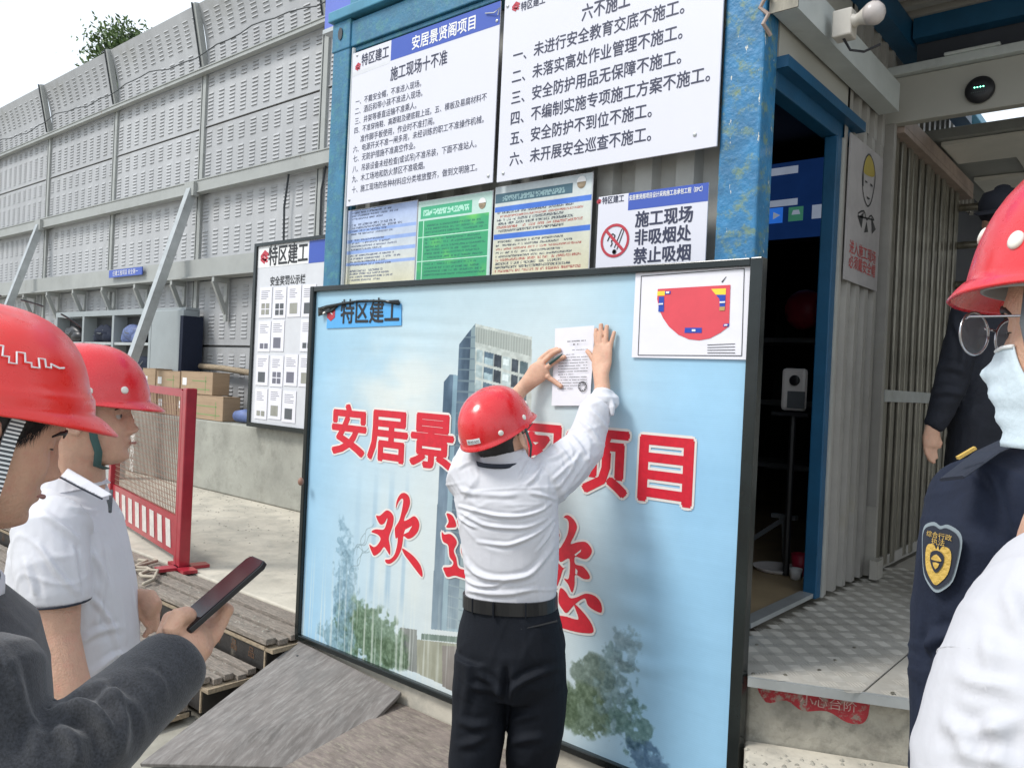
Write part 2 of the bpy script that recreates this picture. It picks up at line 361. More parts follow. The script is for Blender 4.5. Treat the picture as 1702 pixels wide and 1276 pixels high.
def logo_s(mb, x, z, s, Y):
    """the angular S mark, two interlocking hooks"""
    for poly in (((0,.62),(.5,1),(1,.72),(1,.55),(.62,.55),(.5,.66),(.34,.56),(.95,.2),(.8,.08),(.0,.48)),
                 ((1,.42),(.62,.20),(.5,0.0),(0,.28),(0,.42),(.36,.42),(.5,.32),(.66,.42),(.3,.62),(.42,.70))):
        flat_poly(mb, [(x+a*s, Y-.0012-.0002, z+b*s) for a, b in poly])
def paint(name, x0, x1, z0, z1, Y, nx, nz, fn, parent, m, disp=None):
    U, V = np.meshgrid(np.linspace(x0, x1, nx), np.linspace(z0, z1, nz))
    C = s2l(np.clip(fn(U, V), 0, 255)); D_ = disp(U, V) if disp else np.zeros_like(U)
    co = np.stack([U, np.full_like(U, Y)-D_, V], -1).reshape(-1, 3)
    i = np.arange((nx-1)*(nz-1)); r = i//(nx-1); c = i % (nx-1); a = r*nx+c
    F = np.stack([a, a+1, a+nx+1, a+nx], -1)
    me = bpy.data.meshes.new(name); me.vertices.add(len(co)); me.vertices.foreach_set('co', co.ravel())
    me.loops.add(F.size); me.loops.foreach_set('vertex_index', F.ravel()); me.polygons.add(len(F))
    me.polygons.foreach_set('loop_start', np.arange(0, F.size, 4)); me.update(calc_edges=True)
    at_ = me.color_attributes.new('Col', 'FLOAT_COLOR', 'POINT')
    rgba = np.ones((len(co), 4), np.float32); rgba[:, :3] = C.reshape(-1, 3); at_.data.foreach_set('color', rgba.ravel())
    me.materials.append(m); me.polygons.foreach_set('use_smooth', np.ones(len(F), bool))
    o = bpy.data.objects.new(name, me); COL.objects.link(o)
    if parent:
        o.parent = parent; off = wloc(parent)
        if off.length: me.transform(Matrix.Translation(-off))
    return o
def vnoise(U, V, sc, seed=0, oct=4):
    r = np.random.RandomState(seed); out = np.zeros_like(U); amp = 1; tot = 0
    for o in range(oct):
        g = r.rand(64, 64); x = U*sc; y = V*sc; xi = np.floor(x).astype(int); yi = np.floor(y).astype(int); fx = x-xi; fy = y-yi
        fx = fx*fx*(3-2*fx); fy = fy*fy*(3-2*fy)
        G = lambda a, b: g[b % 64, a % 64]
        out += amp*((G(xi, yi)*(1-fx)+G(xi+1, yi)*fx)*(1-fy)+(G(xi, yi+1)*(1-fx)+G(xi+1, yi+1)*fx)*fy); tot += amp; amp *= .5; sc *= 2
    return out/tot
def inpoly(U, V, poly):
    n = len(poly); ins = np.zeros(U.shape, bool)
    for i in range(n):
        x1, y1 = poly[i]; x2, y2 = poly[(i+1) % n]
        if y1 == y2: continue
        c = ((V > min(y1, y2)) & (V <= max(y1, y2)) & (U < (V-y1)*(x2-x1)/(y2-y1)+x1)); ins ^= c
    return ins
# ================================================================ THE SETTING
YB, YC, XS = 2.41, 2.70, -1.195        # banner board plane, container front plane, container side plane
FL, PL = .36, .80                       # upper slab height, container platform height
g = MB(); g.quad((-80, -60, 0), (60, -60, 0), (60, 120, 0), (-80, 120, 0)); structure(g.build('ground', M['ground']))
g = MB(); g.box(-30, -1.05, 2.62, 5.6, .004, FL); g.box(-3.36, -1.05, 2.425, 2.62, .004, .325)
structure(g.build('concrete_slab', M['concrete'], bevel=.01))
g = MB(); g.box(-30, -3.9, 4.437, 5.35, FL+.003, 1.10)
o = g.build('concrete_parapet', M['wallconc'], bevel=.015); tag(o, 'low grey concrete wall carrying cardboard boxes under the tall barrier', 'wall')

# noise barrier: bays of pressed panels between posts, rails, braces
YF = 4.937
nb = thing('noise_barrier', 'tall grey louvred noise barrier standing on the low concrete wall', 'noise barrier', (-11.7, YF, 1.1))
BW = 2.42; edges = [-6.86-BW*i for i in range(-1, 8)]
def panel_mesh(h, rows, curve=0):
    m = MB(); W = BW-.03; nseg = 6 if curve else 1
    def yy(z): return -curve*(z/h)**2 if curve else 0
    for i in range(nseg):
        z0, z1 = h*i/nseg+(.006 if i == 0 else 0), h*(i+1)/nseg-(.006 if i == nseg-1 else 0)
        m.add([(-W/2, yy(z0), z0), (W/2, yy(z0), z0), (W/2, yy(z1), z1), (-W/2, yy(z1), z1)], [(0, 1, 2, 3)])
    m.box(-W/2, W/2, -.012, .03, -.0, .012)
    for (za, zb) in rows:
        k = int(round((zb-za)/.043))
        for j in range(k):
            z = za+(j+.2)*(zb-za)/k; y = yy(z)
            for c in range(10):
                x = -W/2+.12+c*(W-.24)/9; hw = .064; p = .011
                m.add([(x-hw, y, z), (x+hw, y, z), (x+hw*.82, y-p, z-.004), (x-hw*.82, y-p, z-.004), (x-hw*.9, y-.001, z+.024), (x+hw*.9, y-.001, z+.024)],
                      [(3, 2, 5, 4), (0, 3, 4), (1, 5, 2)])
    return m
specs = [(1.12, .79, [(.10, .36), (.44, .72)], 0), (1.93, .77, [(.08, .38), (.44, .70)], 0), (2.93, .82, [(.08, .40), (.48, .76)], 0),
         (3.90, .66, [(.07, .36), (.42, .62)], 0), (4.57, .64, [(.07, .42), (.48, .60)], 0), (5.26, .76, [(.08, .28), (.36, .68)], .16)]
protos = {}
m = MB(); m.box(edges[-1], edges[0], YF+.06, YF+.09, 1.102, 5.31); m.build('added_backing', M['barrier'], nb)  # sheet added behind the panels to stop sky light leaking through gaps
for bi in range(len(edges)-1):
    cx = (edges[bi]+edges[bi+1])/2
    for si, (z, h, rows, cv) in enumerate(specs):
        if si not in protos:
            o = panel_mesh(h, rows, cv).build('panel', M['barrier']); protos[si] = o; o.parent = nb
        else: o = cp(protos[si], nb)
        o.location = (cx+11.7, 0, z-1.1)
post = None
for x in edges:
    if post is None:
        m = MB(); m.box(-.05, .05, -.03, .10, 0, 4.22); m.bar((0, -.02, 4.2), (0, -.17, 4.92), .05, .07)
        m.box(-.052, -.035, -.034, .02, 0, 4.2); post = m.build('post', M['rail'], nb, local=True)
        d = MB(); d.box(-.034, -.022, -.033, -.02, 0, 4.2); d.bar((-.03, -.062, 4.2), (-.03, -.212, 4.92), .012, .02); ds = d.build('seal_strip', M['dark_seam'], post, local=True)
    else: post_ = cp(post, nb); cp(ds, post_)
    (post if x == edges[0] else post_).location = (x+11.7, 0, 0)
for (z0, z1, y) in ((5.19, 5.25, -.10), (3.74, 3.89, -.13)):
    m = MB()
    xe = edges[-1]
    m.box(xe, edges[0], YF+y, YF-.035, z0, z1)
    m.box(xe, edges[0], YF+y-.01, YF+y, z0, z0+.012); m.box(xe, edges[0], YF+y-.01, YF+y, z1-.012, z1)
    m.build('rail', M['rail'], nb)
m = MB(); m.box(edges[-1], edges[0], YF-.20, YF-.035, 2.70, 2.92); m.box(edges[-1], edges[0], YF-.23, YF-.2, 2.70, 2.72)
lr = m.build('rail', M['rail'], nb)
br = None
for x in np.arange(-14.4, -6, .98):
    if br is None:
        m = MB(); m.box(-.025, .025, -.22, -.035, 2.64-1.1, 2.70-1.1); m.bar((0, -.21, 1.55), (0, -.05, 1.2), .04, .05); m.box(-.03, .03, -.06, -.033, 1.1, 1.6)
        br = m.build('bracket', M['rail'], nb, local=True); br.location = (x+11.7, 0, 0)
    else: cp(br, nb, location=(x+11.7, 0, 0))
m = MB()
for i in range(60): pass
pts = [(-17+11.7+i*.24, -.12-.01*math.sin(i), 4.33+.04*math.sin(i*.55)+.015*math.sin(i*1.9)) for i in range(46)]
m.tube(pts, .007, n=5); cab = m.build('cable', M['dark_seam'], nb, local=True)
m = MB(); m.tube([(4.35, -.06, 2.7), (4.3, -.07, 2.3), (4.32, -.07, 1.9), (4.3, -.06, 1.8)], .012, n=5); m.build('cable', M['dark_seam'], nb, local=True)
m = MB(); m.tube([(5.0, -.06, 2.72), (4.94, -.07, 2.4), (4.95, -.07, 1.95)], .012, n=5); m.build('cable', M['dark_seam'], nb, local=True)
bc = thing('diagonal_brace', 'galvanised steel brace leaning to the barrier rail beside the open cabinet', 'brace', (-9.25, 4.06, 1.1), group='steel braces propping the noise barrier')
m = MB(); m.bar((-9.25, 4.0, 1.105), (-9.25, 4.80, 3.78), .10, .10); m.build('strut', M['galv'], bc)
m = MB(); m.box(-9.33, -9.17, 3.95, 4.12, FL+.002, 1.12); m.build('foot', M['galv'], bc)
m = MB(); m.box(-9.36, -9.14, 4.76, 4.835, 3.70, 3.86); m.build('bracket', M['rail'], bc)
bc2 = thing('diagonal_brace', 'galvanised steel brace at the far left edge behind the first helmet', 'brace', (-14.05, 4.06, 1.1), group='steel braces propping the noise barrier')
for c in list(bc.children): c2 = cp(c, bc2)
bn = thing('blue_name_plate', 'small blue name plate with white lettering fixed to the barrier rail', 'sign', (-11.0, YF-.235, 2.78))
p0, p1 = at(182, 464, Y=YF-.24), at(237, 450, Y=YF-.24)
m = MB(); m.box(p0.x, p1.x, YF-.25, YF-.236, 2.80, 2.90); m.build('panel', M['blueprint'], bn)
m = MB(); put_text(m, '住建工程项目 安全第一', (p0.x+.12, YF-.252, 2.825), (p1.x-.1, YF-.252, 2.825), (0, 0, 1)); m.build('lettering', M['white'], bn)

# tree over the barrier
def tree(name, label, base, H, cc, R, n, seed, ls=.09):
    t = thing(name, label, 'tree', base); r = random.Random(seed)
    m = MB(); m.loft([(base, .14, None), (Vector(base)+Vector((.1, 0, H*.5)), .10, None), (Vector(base)+Vector((0, 0, H*.85)), .06, None)], n=8)
    tips = []
    for i in range(26):
        a = Vector(base)+Vector((0, 0, H*(.45+.4*r.random())))
        d = Vector((r.gauss(0, 1), r.gauss(0, 1), r.gauss(.5, .7))).normalized()
        b = Vector(cc)+Vector((d.x*R[0], d.y*R[1], d.z*R[2]))*(.5+.45*r.random()); mid = (a+b)/2+Vector((0, 0, .15))
        m.tube([a, mid, b], [.03, .018, .006], n=5); tips.append(b); tips.append((mid+b)/2)
    m.build('trunk', M['bark'], t)
    for mm, frac in (('leaf', .6), ('leaf2', .4)):
        m = MB()
        for i in range(int(n*frac)):
            c = tips[r.randrange(len(tips))]+Vector((r.gauss(0, .22), r.gauss(0, .22), r.gauss(0, .2)))
            s_ = ls*(.6+.8*r.random()); a = Vector((r.gauss(0, 1), r.gauss(0, 1), r.gauss(0, 1))).normalized(); b = a.orthogonal().normalized()
            m.quad(c, c+a*s_+b*s_*.35, c+a*s_*2, c+a*s_-b*s_*.35)
        o = m.build('crown', M[mm], t); o['kind'] = 'stuff'
q = at(188, 82, Y=9.5)
tree('broadleaf_tree', 'leafy green tree top showing over the left part of the barrier', (q.x+.3, 9.5, 0), q.z, (q.x+.2, 9.5, q.z-.15), (.62, .7, .85), 3600, 4, .075)
q = at(247, 62, Y=9.9)
tree('broadleaf_tree', 'small sprig of leaves just right of the tree over the barrier', (q.x, 9.9, 0), q.z, (q.x, 9.9, q.z-.55), (.35, .35, .5), 500, 9, .07)

# stuff against the barrier
cb = thing('tool_cabinet', 'open grey steel cabinet with bags on its shelves against the barrier', 'cabinet', (-11, 4.7, 1.1))
x0, x1, z0, z1 = -12.85, -9.05, 1.105, 2.36
m = MB(); m.box(x0, -9.9, 4.66, 4.69, z1-.07, z1); m.box(x0, x1, 4.69, 4.86, z1-.03, z1-.001); m.box(x0, x1, 4.85, 4.865, z0, z1-.03)
for x in (x0, -11.9, -10.95): m.box(x, x+.06, 4.66, 4.85, z0, z1-.072)
m.box(-9.9, -9.84, 4.66, 4.85, z0, z1-.072); m.build('carcass', M['cabinet'], cb)
m = MB(); m.box(-9.838, x1, 4.66, 4.85, z0, z1-.032); o = m.build('side_door', M['cabinet'], cb, bevel=.01)
for z in (1.50, 1.90): m = MB(); m.box(x0+.061, -9.901, 4.67, 4.849, z, z+.035); m.build('shelf', M['galv'], cb)
m = MB(); m.box(x0+.061, -9.901, 4.835, 4.8495, z0+.001, z1-.08); m.build('back_panel', M['cabdark'], cb)
rr = random.Random(3)
bagspec = [(-12.4, 1.94, 'blackplastic', 'dark tool bag at the left of the upper cabinet shelf'), (-11.35, 1.94, 'navy', 'dark blue bundle in the middle of the upper cabinet shelf'),
           (-11.62, 1.54, 'blackplastic', 'black bag on the lower cabinet shelf'), (-10.5, 1.94, 'bluecloth', 'bright blue bag at the right of the upper cabinet shelf'),
           (-10.15, 1.54, 'navy', 'dark blue bag on the lower cabinet shelf near the side door')]
for x, z, mm, lb in bagspec:
    m = MB(); m.ball((x, 4.745, z+.12), (.28, .085, .11), 14, 8); m.ball((x+.15, 4.74, z+.07), (.2, .075, .09), 12, 7); m.ball((x-.16, 4.75, z+.06), (.15, .07, .09), 12, 7)
    m.v = [(a+rr.gauss(0, .008), b+rr.gauss(0, .006), max(z, c+rr.gauss(0, .008))) for a, b, c in m.v]
    t = thing('tool_bag', lb, 'bag', (x, 4.66, z)); m.build('bag_body', M[mm], t, smooth=True)
    m = MB(); m.tube([(x-.1, 4.68, z+.16), (x-.05, 4.665, z+.12), (x+.05, 4.665, z+.11), (x+.1, 4.68, z+.16)], .012, n=5); m.build('handle', M['strapg'], t)
m = MB(); m.slab([(-10.75, 4.675, 1.54), (-10.3, 4.675, 1.54), (-10.2, 4.675, 1.64), (-10.65, 4.675, 1.66)], (0, .12, 0)); tag(m.build('cardboard_scrap', M['card']), 'folded brown cardboard piece on the lower cabinet shelf', 'cardboard')
def carton(x0, x1, z0, z1, lb, y=4.45, dy=.20):
    t = thing('cardboard_box', lb, 'box', ((x0+x1)/2, y+dy/2, z0), group='cardboard boxes on the concrete wall')
    m = MB(); m.box(x0, x1, y, y+dy, z0, z1-.006); m.build('carton', M['card'], t, bevel=.006)
    m = MB(); cx = (x0+x1)/2; m.box(x0-.001, cx-.002, y-.001, y+dy/2-.002, z1-.006, z1); m.box(cx+.002, x1+.001, y-.001, y+dy/2-.002, z1-.006, z1+.003); m.box(x0, x1, y+dy/2+.002, y+dy, z1-.006, z1); m.build('flap', M['card'], t)
    m = MB(); m.box(x0+.04, x0+.13, y-.002, y, z0+.09, z0+.17); m.build('paper_label', M['white'], t)
    if x1-x0 > .5:
        m = MB(); m.box(x0+.2, x1-.06, y-.0015, y, z0+.05, z0+.06); m.box(x0+.25, x1-.12, y-.0015, y, z0+.14, z0+.15); m.box(x1-.15, x1-.14, y-.0015, y, z0+.02, z0+.2); m.build('print', M['greenprint'], t)
carton(-9.57, -9.20, 1.104, 1.35, 'leftmost lower cardboard box half hidden by the red gate post')
carton(-9.17, -8.72, 1.104, 1.35, 'middle lower cardboard box just right of the gate post')
carton(-8.69, -7.72, 1.104, 1.36, 'rightmost lower cardboard box with green print beside the blue object')
carton(-9.56, -9.24, 1.358, 1.62, 'leftmost upper cardboard box of the stacked boxes')
carton(-9.21, -8.66, 1.358, 1.60, 'middle upper cardboard box of the stacked boxes')
carton(-8.63, -7.95, 1.368, 1.61, 'rightmost upper cardboard box with green print on the stack')
m = MB(); m.loft([(-7.66, 4.52, 1.104), (-7.45, 4.52, 1.104), ] and [((-7.62, 4.56, 1.17), .055, .06), ((-7.5, 4.58, 1.18), .07, .07), ((-7.38, 4.58, 1.16), .05, .05)], n=12)
tag(m.build('blue_bundle', M['bluecloth'], smooth=True), 'small blue plastic bundle between the boxes and the notice rack', 'bundle')
m = MB(); m.tube([(-10.0, 4.845, 1.70), (-8.4, 4.835, 1.66), (-6.9, 4.825, 1.57)], .034, n=12)
tag(m.build('timber_pole', M['plankedge'], smooth=True), 'long pale timber pole lying behind the cardboard boxes along the barrier', 'pole')
m = MB(); m.box(-9.0, -8.93, 4.60, 4.85, 1.108, 2.25); tag(m.build('dark_board', M['navy']), 'dark upright board just right of the grey cabinet', 'board')

# red mesh gate
ga, gb_ = at(303, 945, Z=FL), at(186, 868, Z=FL)
gd = (gb_-ga); gd.z = 0; L_ = gd.length; gd.normalize(); ang = math.atan2(gd.y, gd.x)
gate = thing('mesh_barrier', 'red steel mesh safety barrier with striped kick plate on the upper slab', 'safety barrier', ga, 0)
def gp(u, z, o=0): return ga+gd*u+Vector((0, 0, z))+Vector((-gd.y, gd.x, 0))*o
H = 1.17
m = MB(); m.bar(gp(0, 0), gp(0, H), .07, .07, ref=gd); m.build('post', M['redsteel'], gate, bevel=.006)
m = MB(); m.bar(gp(.09, .02), gp(.09, H-.02), .05, .045, ref=gd); m.build('frame_stile', M['redsteel'], gate, bevel=.004)
m = MB(); m.bar(gp(L_, .0), gp(L_, H), .07, .07, ref=gd); m.build('post', M['redsteel'], gate, bevel=.006)
m = MB(); m.bar(gp(.1, H-.035), gp(L_, H-.035), .045, .05); m.build('top_rail', M['redsteel'], gate)
m = MB(); m.bar(gp(.1, .19), gp(L_, .19), .03, .26, ref=(0, 0, 1)); m.build('kick_plate', M['redsteel'], gate)
nst = 8; st0 = None
for k in range(nst):
    u = .2+k*(L_-.3)/nst; m = MB(); sg = 1 if True else -1
    m.slab([gp(u, .1, s_) for s_ in (.0165,)]+[gp(u+.10, .1, .0165), gp(u+.14, .28, .0165), gp(u+.04, .28, .0165)], Vector((-gd.y, gd.x, 0))*.002)
    m.slab([gp(u, .1, -.0165), gp(u+.10, .1, -.0165), gp(u+.14, .28, -.0165), gp(u+.04, .28, -.0165)], Vector((gd.y, -gd.x, 0))*.002)
    m.build('reflective_stripe', M['stripe'], gate)
m = MB()
for k in range(int(L_/.036)): m.bar(gp(.12+k*.036, .32), gp(.12+k*.036, H-.06), .0035)
for k in range(int((H-.38)/.036)): m.bar(gp(.11, .33+k*.036, .003), gp(L_, .33+k*.036, .003), .0035)
o = m.build('wire_mesh', M['wire'], gate); o['kind'] = 'stuff'
m = MB(); m.bar(gp(-.16, .012), gp(.16, .012), .09, .02, ref=(0, 0, 1)); m.bar(gp(0, .012, -.16), gp(0, .012, .16), .09, .02); m.build('base_plate', M['redsteel'], gate)
m = MB(); put_text(m, '安全第一', gp(L_-.64, 0, -.04)*0+gp(L_-.62, .5, .04), gp(L_-.62, .5, .04)+Vector((0, 0, .42)), -gd, lift=Vector((0, 0, 0)))
m.build('lettering', M['stripe'], gate)
m = MB(); a = at(230, 930, Z=FL+.02); pts = [a+Vector((.06*i, .05*math.sin(i*1.7)-.02*i, .0)) for i in range(11)]
m.tube(pts, .011, n=6); m.tube([p+Vector((.05, .08*math.cos(i), .003)) for i, p in enumerate(pts[:8])], .010, n=6)
tag(m.build('rope_scrap', M['rope'], smooth=True), 'loose pale rope lying at the foot of the red mesh barrier', 'rope')

# wooden stairs
st = thing('wooden_stairs', 'weathered plank stairs with black film faced risers leading up to the slab', 'stairs', (-4.5, 2.2, 0))
rr = random.Random(5)
for k, (zt, yf, yb, xr) in enumerate(((.36, 2.235, 2.615, -3.40), (.22, 1.95, 2.22, -3.475), (.085, 1.66, 1.935, -3.60))):
    npk = 6 if k == 0 else 5; wd = (yb-yf)/npk
    for j in range(npk):
        y = yf+j*wd; dz = (-.012 if j % 2 else 0)+rr.uniform(-.003, .003)
        m = MB(); x1 = xr+(j+.5)/npk*.06+rr.uniform(-.01, .01)
        m.box(-8, x1, y+.004, y+wd-.004, zt-.03+dz, zt+dz); m.build('plank', M['plank'], st, bevel=.003)
    m = MB(); m.box(-8, xr+.07, yf+.003, yb-.003, zt-.055, zt-.043); m.box(-8, xr+.005, yf-.001, yf+.003, zt-.050, zt-.034); m.box(xr+.06, xr+.068, yf+.004, yb, zt-.05, zt-.034); m.build('tread_edge', M['plankedge'], st)
    m = MB(); m.box(-8, xr-.005, yf+.012, yf+.026, max(.003, zt-.16), zt-.056); m.build('riser_board', M['film'], st)
    m = MB(); m.box(xr-.004, xr+.012, yf+.014, yb+.04, max(.003, zt-.16), zt-.056); m.build('end_board', M['film'], st)
    m = MB(); m.box(xr-.0045, xr+.006, yf+.004, yf+.0115, max(.003, zt-.16), zt-.056); m.build('corner_strip', M['plankedge'], st)
m = MB()
for zz, yf, x1 in ((.22, 2.246, -3.45), (.085, 1.961, -3.5)):
    for i in range(24):
        put_text(m, '品', (x1-.16*i-.1, yf, zz+.025), (x1-.16*i-.05, yf, zz+.02), (0, 0, 1))
o = m.build('printed_marks', M['orange'], st); o['kind'] = 'stuff'

# plywood ramps
def sheet(name, label, pts, th, mt, cat):
    n = (Vector(pts[1])-Vector(pts[0])).cross(Vector(pts[3])-Vector(pts[0])).normalized()*th
    if n.z > 0: n = -n
    m = MB(); m.slab([Vector(p) for p in pts], n); o = m.build(name, mt, bevel=.003); return tag(o, label, cat)
a, b = at(497, 1064, Y=2.40), at(667, 1149, Y=2.40)
c_, d_ = at(545, 1276, Z=.07), at(232, 1268, Z=.03)
RA, RB, RC, RD = a, b, c_, d_
sheet('plywood_ramp', 'weathered grey plywood sheet laid as a ramp under the left of the banner board', [a, b, b+(c_-b)*1.0+Vector((0, 0, 0)), d_], .018, M['ply'], 'plywood sheet')
sheet('plywood_sheet', 'brownish plywood sheet lying lower down under the man in front of the banner', [(-2.62, 2.418, .235), (-1.05, 2.418, .235), (-1.05, 1.2, .09), (-2.62, 1.2, .05)], .016, M['ply2'], 'plywood sheet')
m = MB(); rr = random.Random(21)
for i in range(900):       # grit and crumbs on the slab, the treads and the platform edge
    k = rr.random()
    if k < .5: x, y, z = rr.uniform(-8.5, -3.5), rr.triangular(2.64, 4.43, 4.43), FL
    elif k < .8: x, y, z = rr.uniform(-5.5, -3.5), rr.choice((2.24, 1.96))+rr.uniform(.0, .2), 0; z = .36 if y > 2.23 else .22
    else:
        u = rr.uniform(0, .7); q_ = Vector((-1.035, 2.44, 0))+Vector((.91, .414, 0))*u+Vector((.414, -.91, 0))*rr.uniform(.02, .28); x, y, z = q_.x, q_.y, .575
    s_ = rr.uniform(.003, .011); a_ = rr.uniform(0, 3)
    c_, d_ = math.cos(a_)*s_, math.sin(a_)*s_
    m.add([(x-c_, y-d_, z), (x+d_, y-c_, z), (x+c_, y+d_, z), (x-d_*.7, y+c_, z), (x, y, z+s_*.7)], [(0, 1, 4), (1, 2, 4), (2, 3, 4), (3, 0, 4)])
o = m.build('grit', M['stepconc']); o['kind'] = 'stuff'; tag(o, 'grit and crumbs scattered on the slab, stair treads and step', 'grit')
rp = bpy.data.objects['plywood_ramp']; m = MB()
for u, v in ((.12, .1), (.85, .12), (.5, .45), (.3, .7), (.75, .62)):
    p = RA+(RB-RA)*u+((RD-RA)*(1-u)+(RC-RB)*u)*v; m = MB(); m.lathe([(.006, 0), (.005, .003), (.001, .004)], (p.x, p.y, p.z+.001), 8); m.build('nail_head', M['cabdark'], rp)
# concrete steps up to the platform (right)
g = MB()
A0, A1 = Vector((-1.035, 2.44, 0)), Vector((.9, 3.32, 0)); dd = (A1-A0).normalized(); nn = Vector((dd.y, -dd.x, 0))
def pr(m, off, z0, z1, dep):
    a = A0+nn*off; b = A1+nn*off; m.slab([(a.x, a.y, z0), (b.x, b.y, z0), (b.x-nn.x*dep, b.y-nn.y*dep, z0), (a.x-nn.x*dep, a.y-nn.y*dep, z0)], (0, 0, z1-z0))
pr(g, -.02, .004, .772, .5); structure(g.build('platform_base', M['stepconc'], bevel=.012))
g = MB(); pr(g, .30, .004, .575, .318); structure(g.build('step', M['concrete'], bevel=.012))
g = MB(); pr(g, .60, .004, .36, .298); structure(g.build('step', M['stepconc'], bevel=.012))
g = MB(); g.box(-3.6, .9, 3.0, 14, .004, .772); structure(g.build('platform', M['stepconc']))
# checker plate sheets on the platform, each lifted a little
cpt = thing('checker_plate_deck', 'worn grey checker plate sheets covering the platform by the container door', 'metal deck', (-.6, 3, .775))
def plate(p4, z, tilt=0):
    m = MB(); m.slab([(x, y, z+t) for x, y, t in p4], (0, 0, .005)); o = m.build('steel_plate', M['checker'], cpt)
    m = MB(); xs = [p[0] for p in p4]; ys = [p[1] for p in p4]; poly = [(p[0], p[1]) for p in p4]
    U, V = np.meshgrid(np.arange(min(xs), max(xs), .062), np.arange(min(ys), max(ys), .062)); ins = inpoly(U, V, poly)
    for i in range(U.shape[0]):
        for j in range(U.shape[1]):
            if not ins[i, j] or V[i, j] > 4.6: continue
            x, y = U[i, j], V[i, j]; s_ = 1 if (i+j) % 2 else -1
            for q_ in (-.022, -.011, 0, .011, .022):
                cx_, cy_ = x+q_*(.7), y-q_*s_*.7*1
                dx, dy = .017, .017*s_; wx, wy = -dy*.11, dx*.11
                m.add([(cx_-dx-wx, cy_-dy-wy, z+.0052), (cx_-dx+wx, cy_-dy+wy, z+.0052), (cx_+dx+wx, cy_+dy+wy, z+.0052), (cx_+dx-wx, cy_+dy-wy, z+.0052), (cx_-dx*.6, cy_-dy*.6, z+.0071), (cx_+dx*.6, cy_+dy*.6, z+.0071)],
                      [(0, 1, 4), (1, 2, 5, 4), (2, 3, 5), (3, 0, 4, 5)])
    if m.v: oo = m.build('tread_pattern', M['checker'], o); oo['kind'] = 'stuff'
e0 = A0+nn*.035; e1 = A1+nn*.035; em = e0+dd*.33
plate([(e0.x, e0.y, .0), (em.x, em.y, 0), (-.72, 3.25, 0), (XS+.01, 2.93, 0), (XS+.01, 2.76, 0)], .789)
plate([(em.x+.004, em.y+.002, .0), (e1.x, e1.y, 0), (.9, 3.8, 0), (-.715, 3.25, 0)], .786)
plate([(-1.18, 2.95, 0), (-.725, 3.26, 0), (-.3, 3.5, 0), (-.3, 4.6, 0), (-1.18, 4.6, 0)], .780)
plate([(-.296, 3.5, 0), (.9, 3.9, 0), (.9, 5.6, 0), (-.296, 5.6, 0)], .777)
m = MB(); m.box(-1.18, -.3, 4.604, 9, .775, .781); m.build('steel_plate', M['checker'], cpt)
m = MB(); a = e0+nn*.004; b = e1+nn*.004; m.bar((a.x, a.y, .779), (b.x, b.y, .775), .02, .028); m.build('edge_angle', M['galv'], cpt)
bl = MB()
for px_, py_ in ((1252, 1118), (1362, 1112), (1388, 1096), (1420, 1075), (1484, 1150), (1515, 1152), (1305, 1120), (1258, 1070)):
    p = at(px_, py_, Z=.797); bl.lathe([(.007, 0), (.006, .003), (.002, .005)], (p.x, p.y, .794), 8)
o = bl.build('rivet_heads', M['tubest'], cpt); o['kind'] = 'stuff'; o.name = 'rivet_head'
# red spray paint and lettering on the riser
r0 = A0+nn*(-.0185); m = MB()
pl_ = smooth_poly([(.03, .76), (.06, .70), (.12, .715), (.17, .69), (.24, .70), (.30, .675), (.345, .68), (.36, .72), (.345, .768), (.2, .77), (.1, .765)], 4)
flat_poly(m, [tuple(r0+dd*u+Vector((0, 0, z))) for u, z in pl_])
rs = thing('painted_marking', 'red painted patch with pale worn lettering on the step riser', 'painted marking', r0+Vector((0, 0, .7)))
m.build('paint_patch', M['redspray'], rs)
m = MB(); put_text(m, '小心台阶', r0+dd*.16+nn*.001+Vector((0, 0, .712)), r0+dd*.325+nn*.001+Vector((0, 0, .712)), (0, 0, 1), .85, lift=nn*.001); m.build('lettering', M['redworn'], rs)
# ================================================================ CONTAINER CABIN
ct = thing('container_cabin', 'scratched blue framed container cabin with corrugated walls and an open side door', 'container', (-2.4, 4, PL))
def corrugate(m, p0, d, L, z0, z1, nrm, pitch=.16, dep=.035, flat=.35):
    p0 = Vector(p0); d = Vector(d).normalized(); nrm = Vector(nrm); x = 0; pr_ = []
    while x < L-1e-6:
        for f, h in ((0, 0), (flat, 0), (flat+.1, 1), (.9, 1), (1.0, 0)):
            u = x+f*pitch
            if u <= L+1e-6: pr_.append((u, h*dep))
        x += pitch
    vs = []; 
    for u, h in pr_: q = p0+d*u-nrm*h; vs += [(q.x, q.y, z0), (q.x, q.y, z1)]
    k = len(pr_); m.add(vs, [(2*i, 2*i+2, 2*i+3, 2*i+1) for i in range(k-1)])
X0 = -3.70; XR = XS
m = MB(); corrugate(m, (X0+.1, YC+.075, 0), (1, 0, 0), XR-X0-.2, PL+.1, 3.46, (0, -1, 0), pitch=.185, dep=.04, flat=.42); m.build('front_wall', M['corrw'], ct)
m = MB(); m.box(X0, X0+.145, YC, YC+.14, PL, 3.60); m.box(X0+.145, X0+.165, YC+.045, YC+.14, PL, 3.44); m.build('corner_post', M['cblue'], ct, bevel=.008)
m = MB(); m.box(XR-.155, XR, YC, YC+.12, PL, 3.60); m.box(XR-.17, XR-.155, YC+.03, YC+.12, PL, 3.44); m.build('corner_post', M['peel'], ct, bevel=.008)
m = MB(); m.box(X0+.146, XR-.156, YC+.004, YC+.12, 3.445, 3.585); m.box(X0+.146, XR-.156, YC+.02, YC+.11, 3.42, 3.445); m.build('top_beam', M['cblue'], ct, bevel=.006)
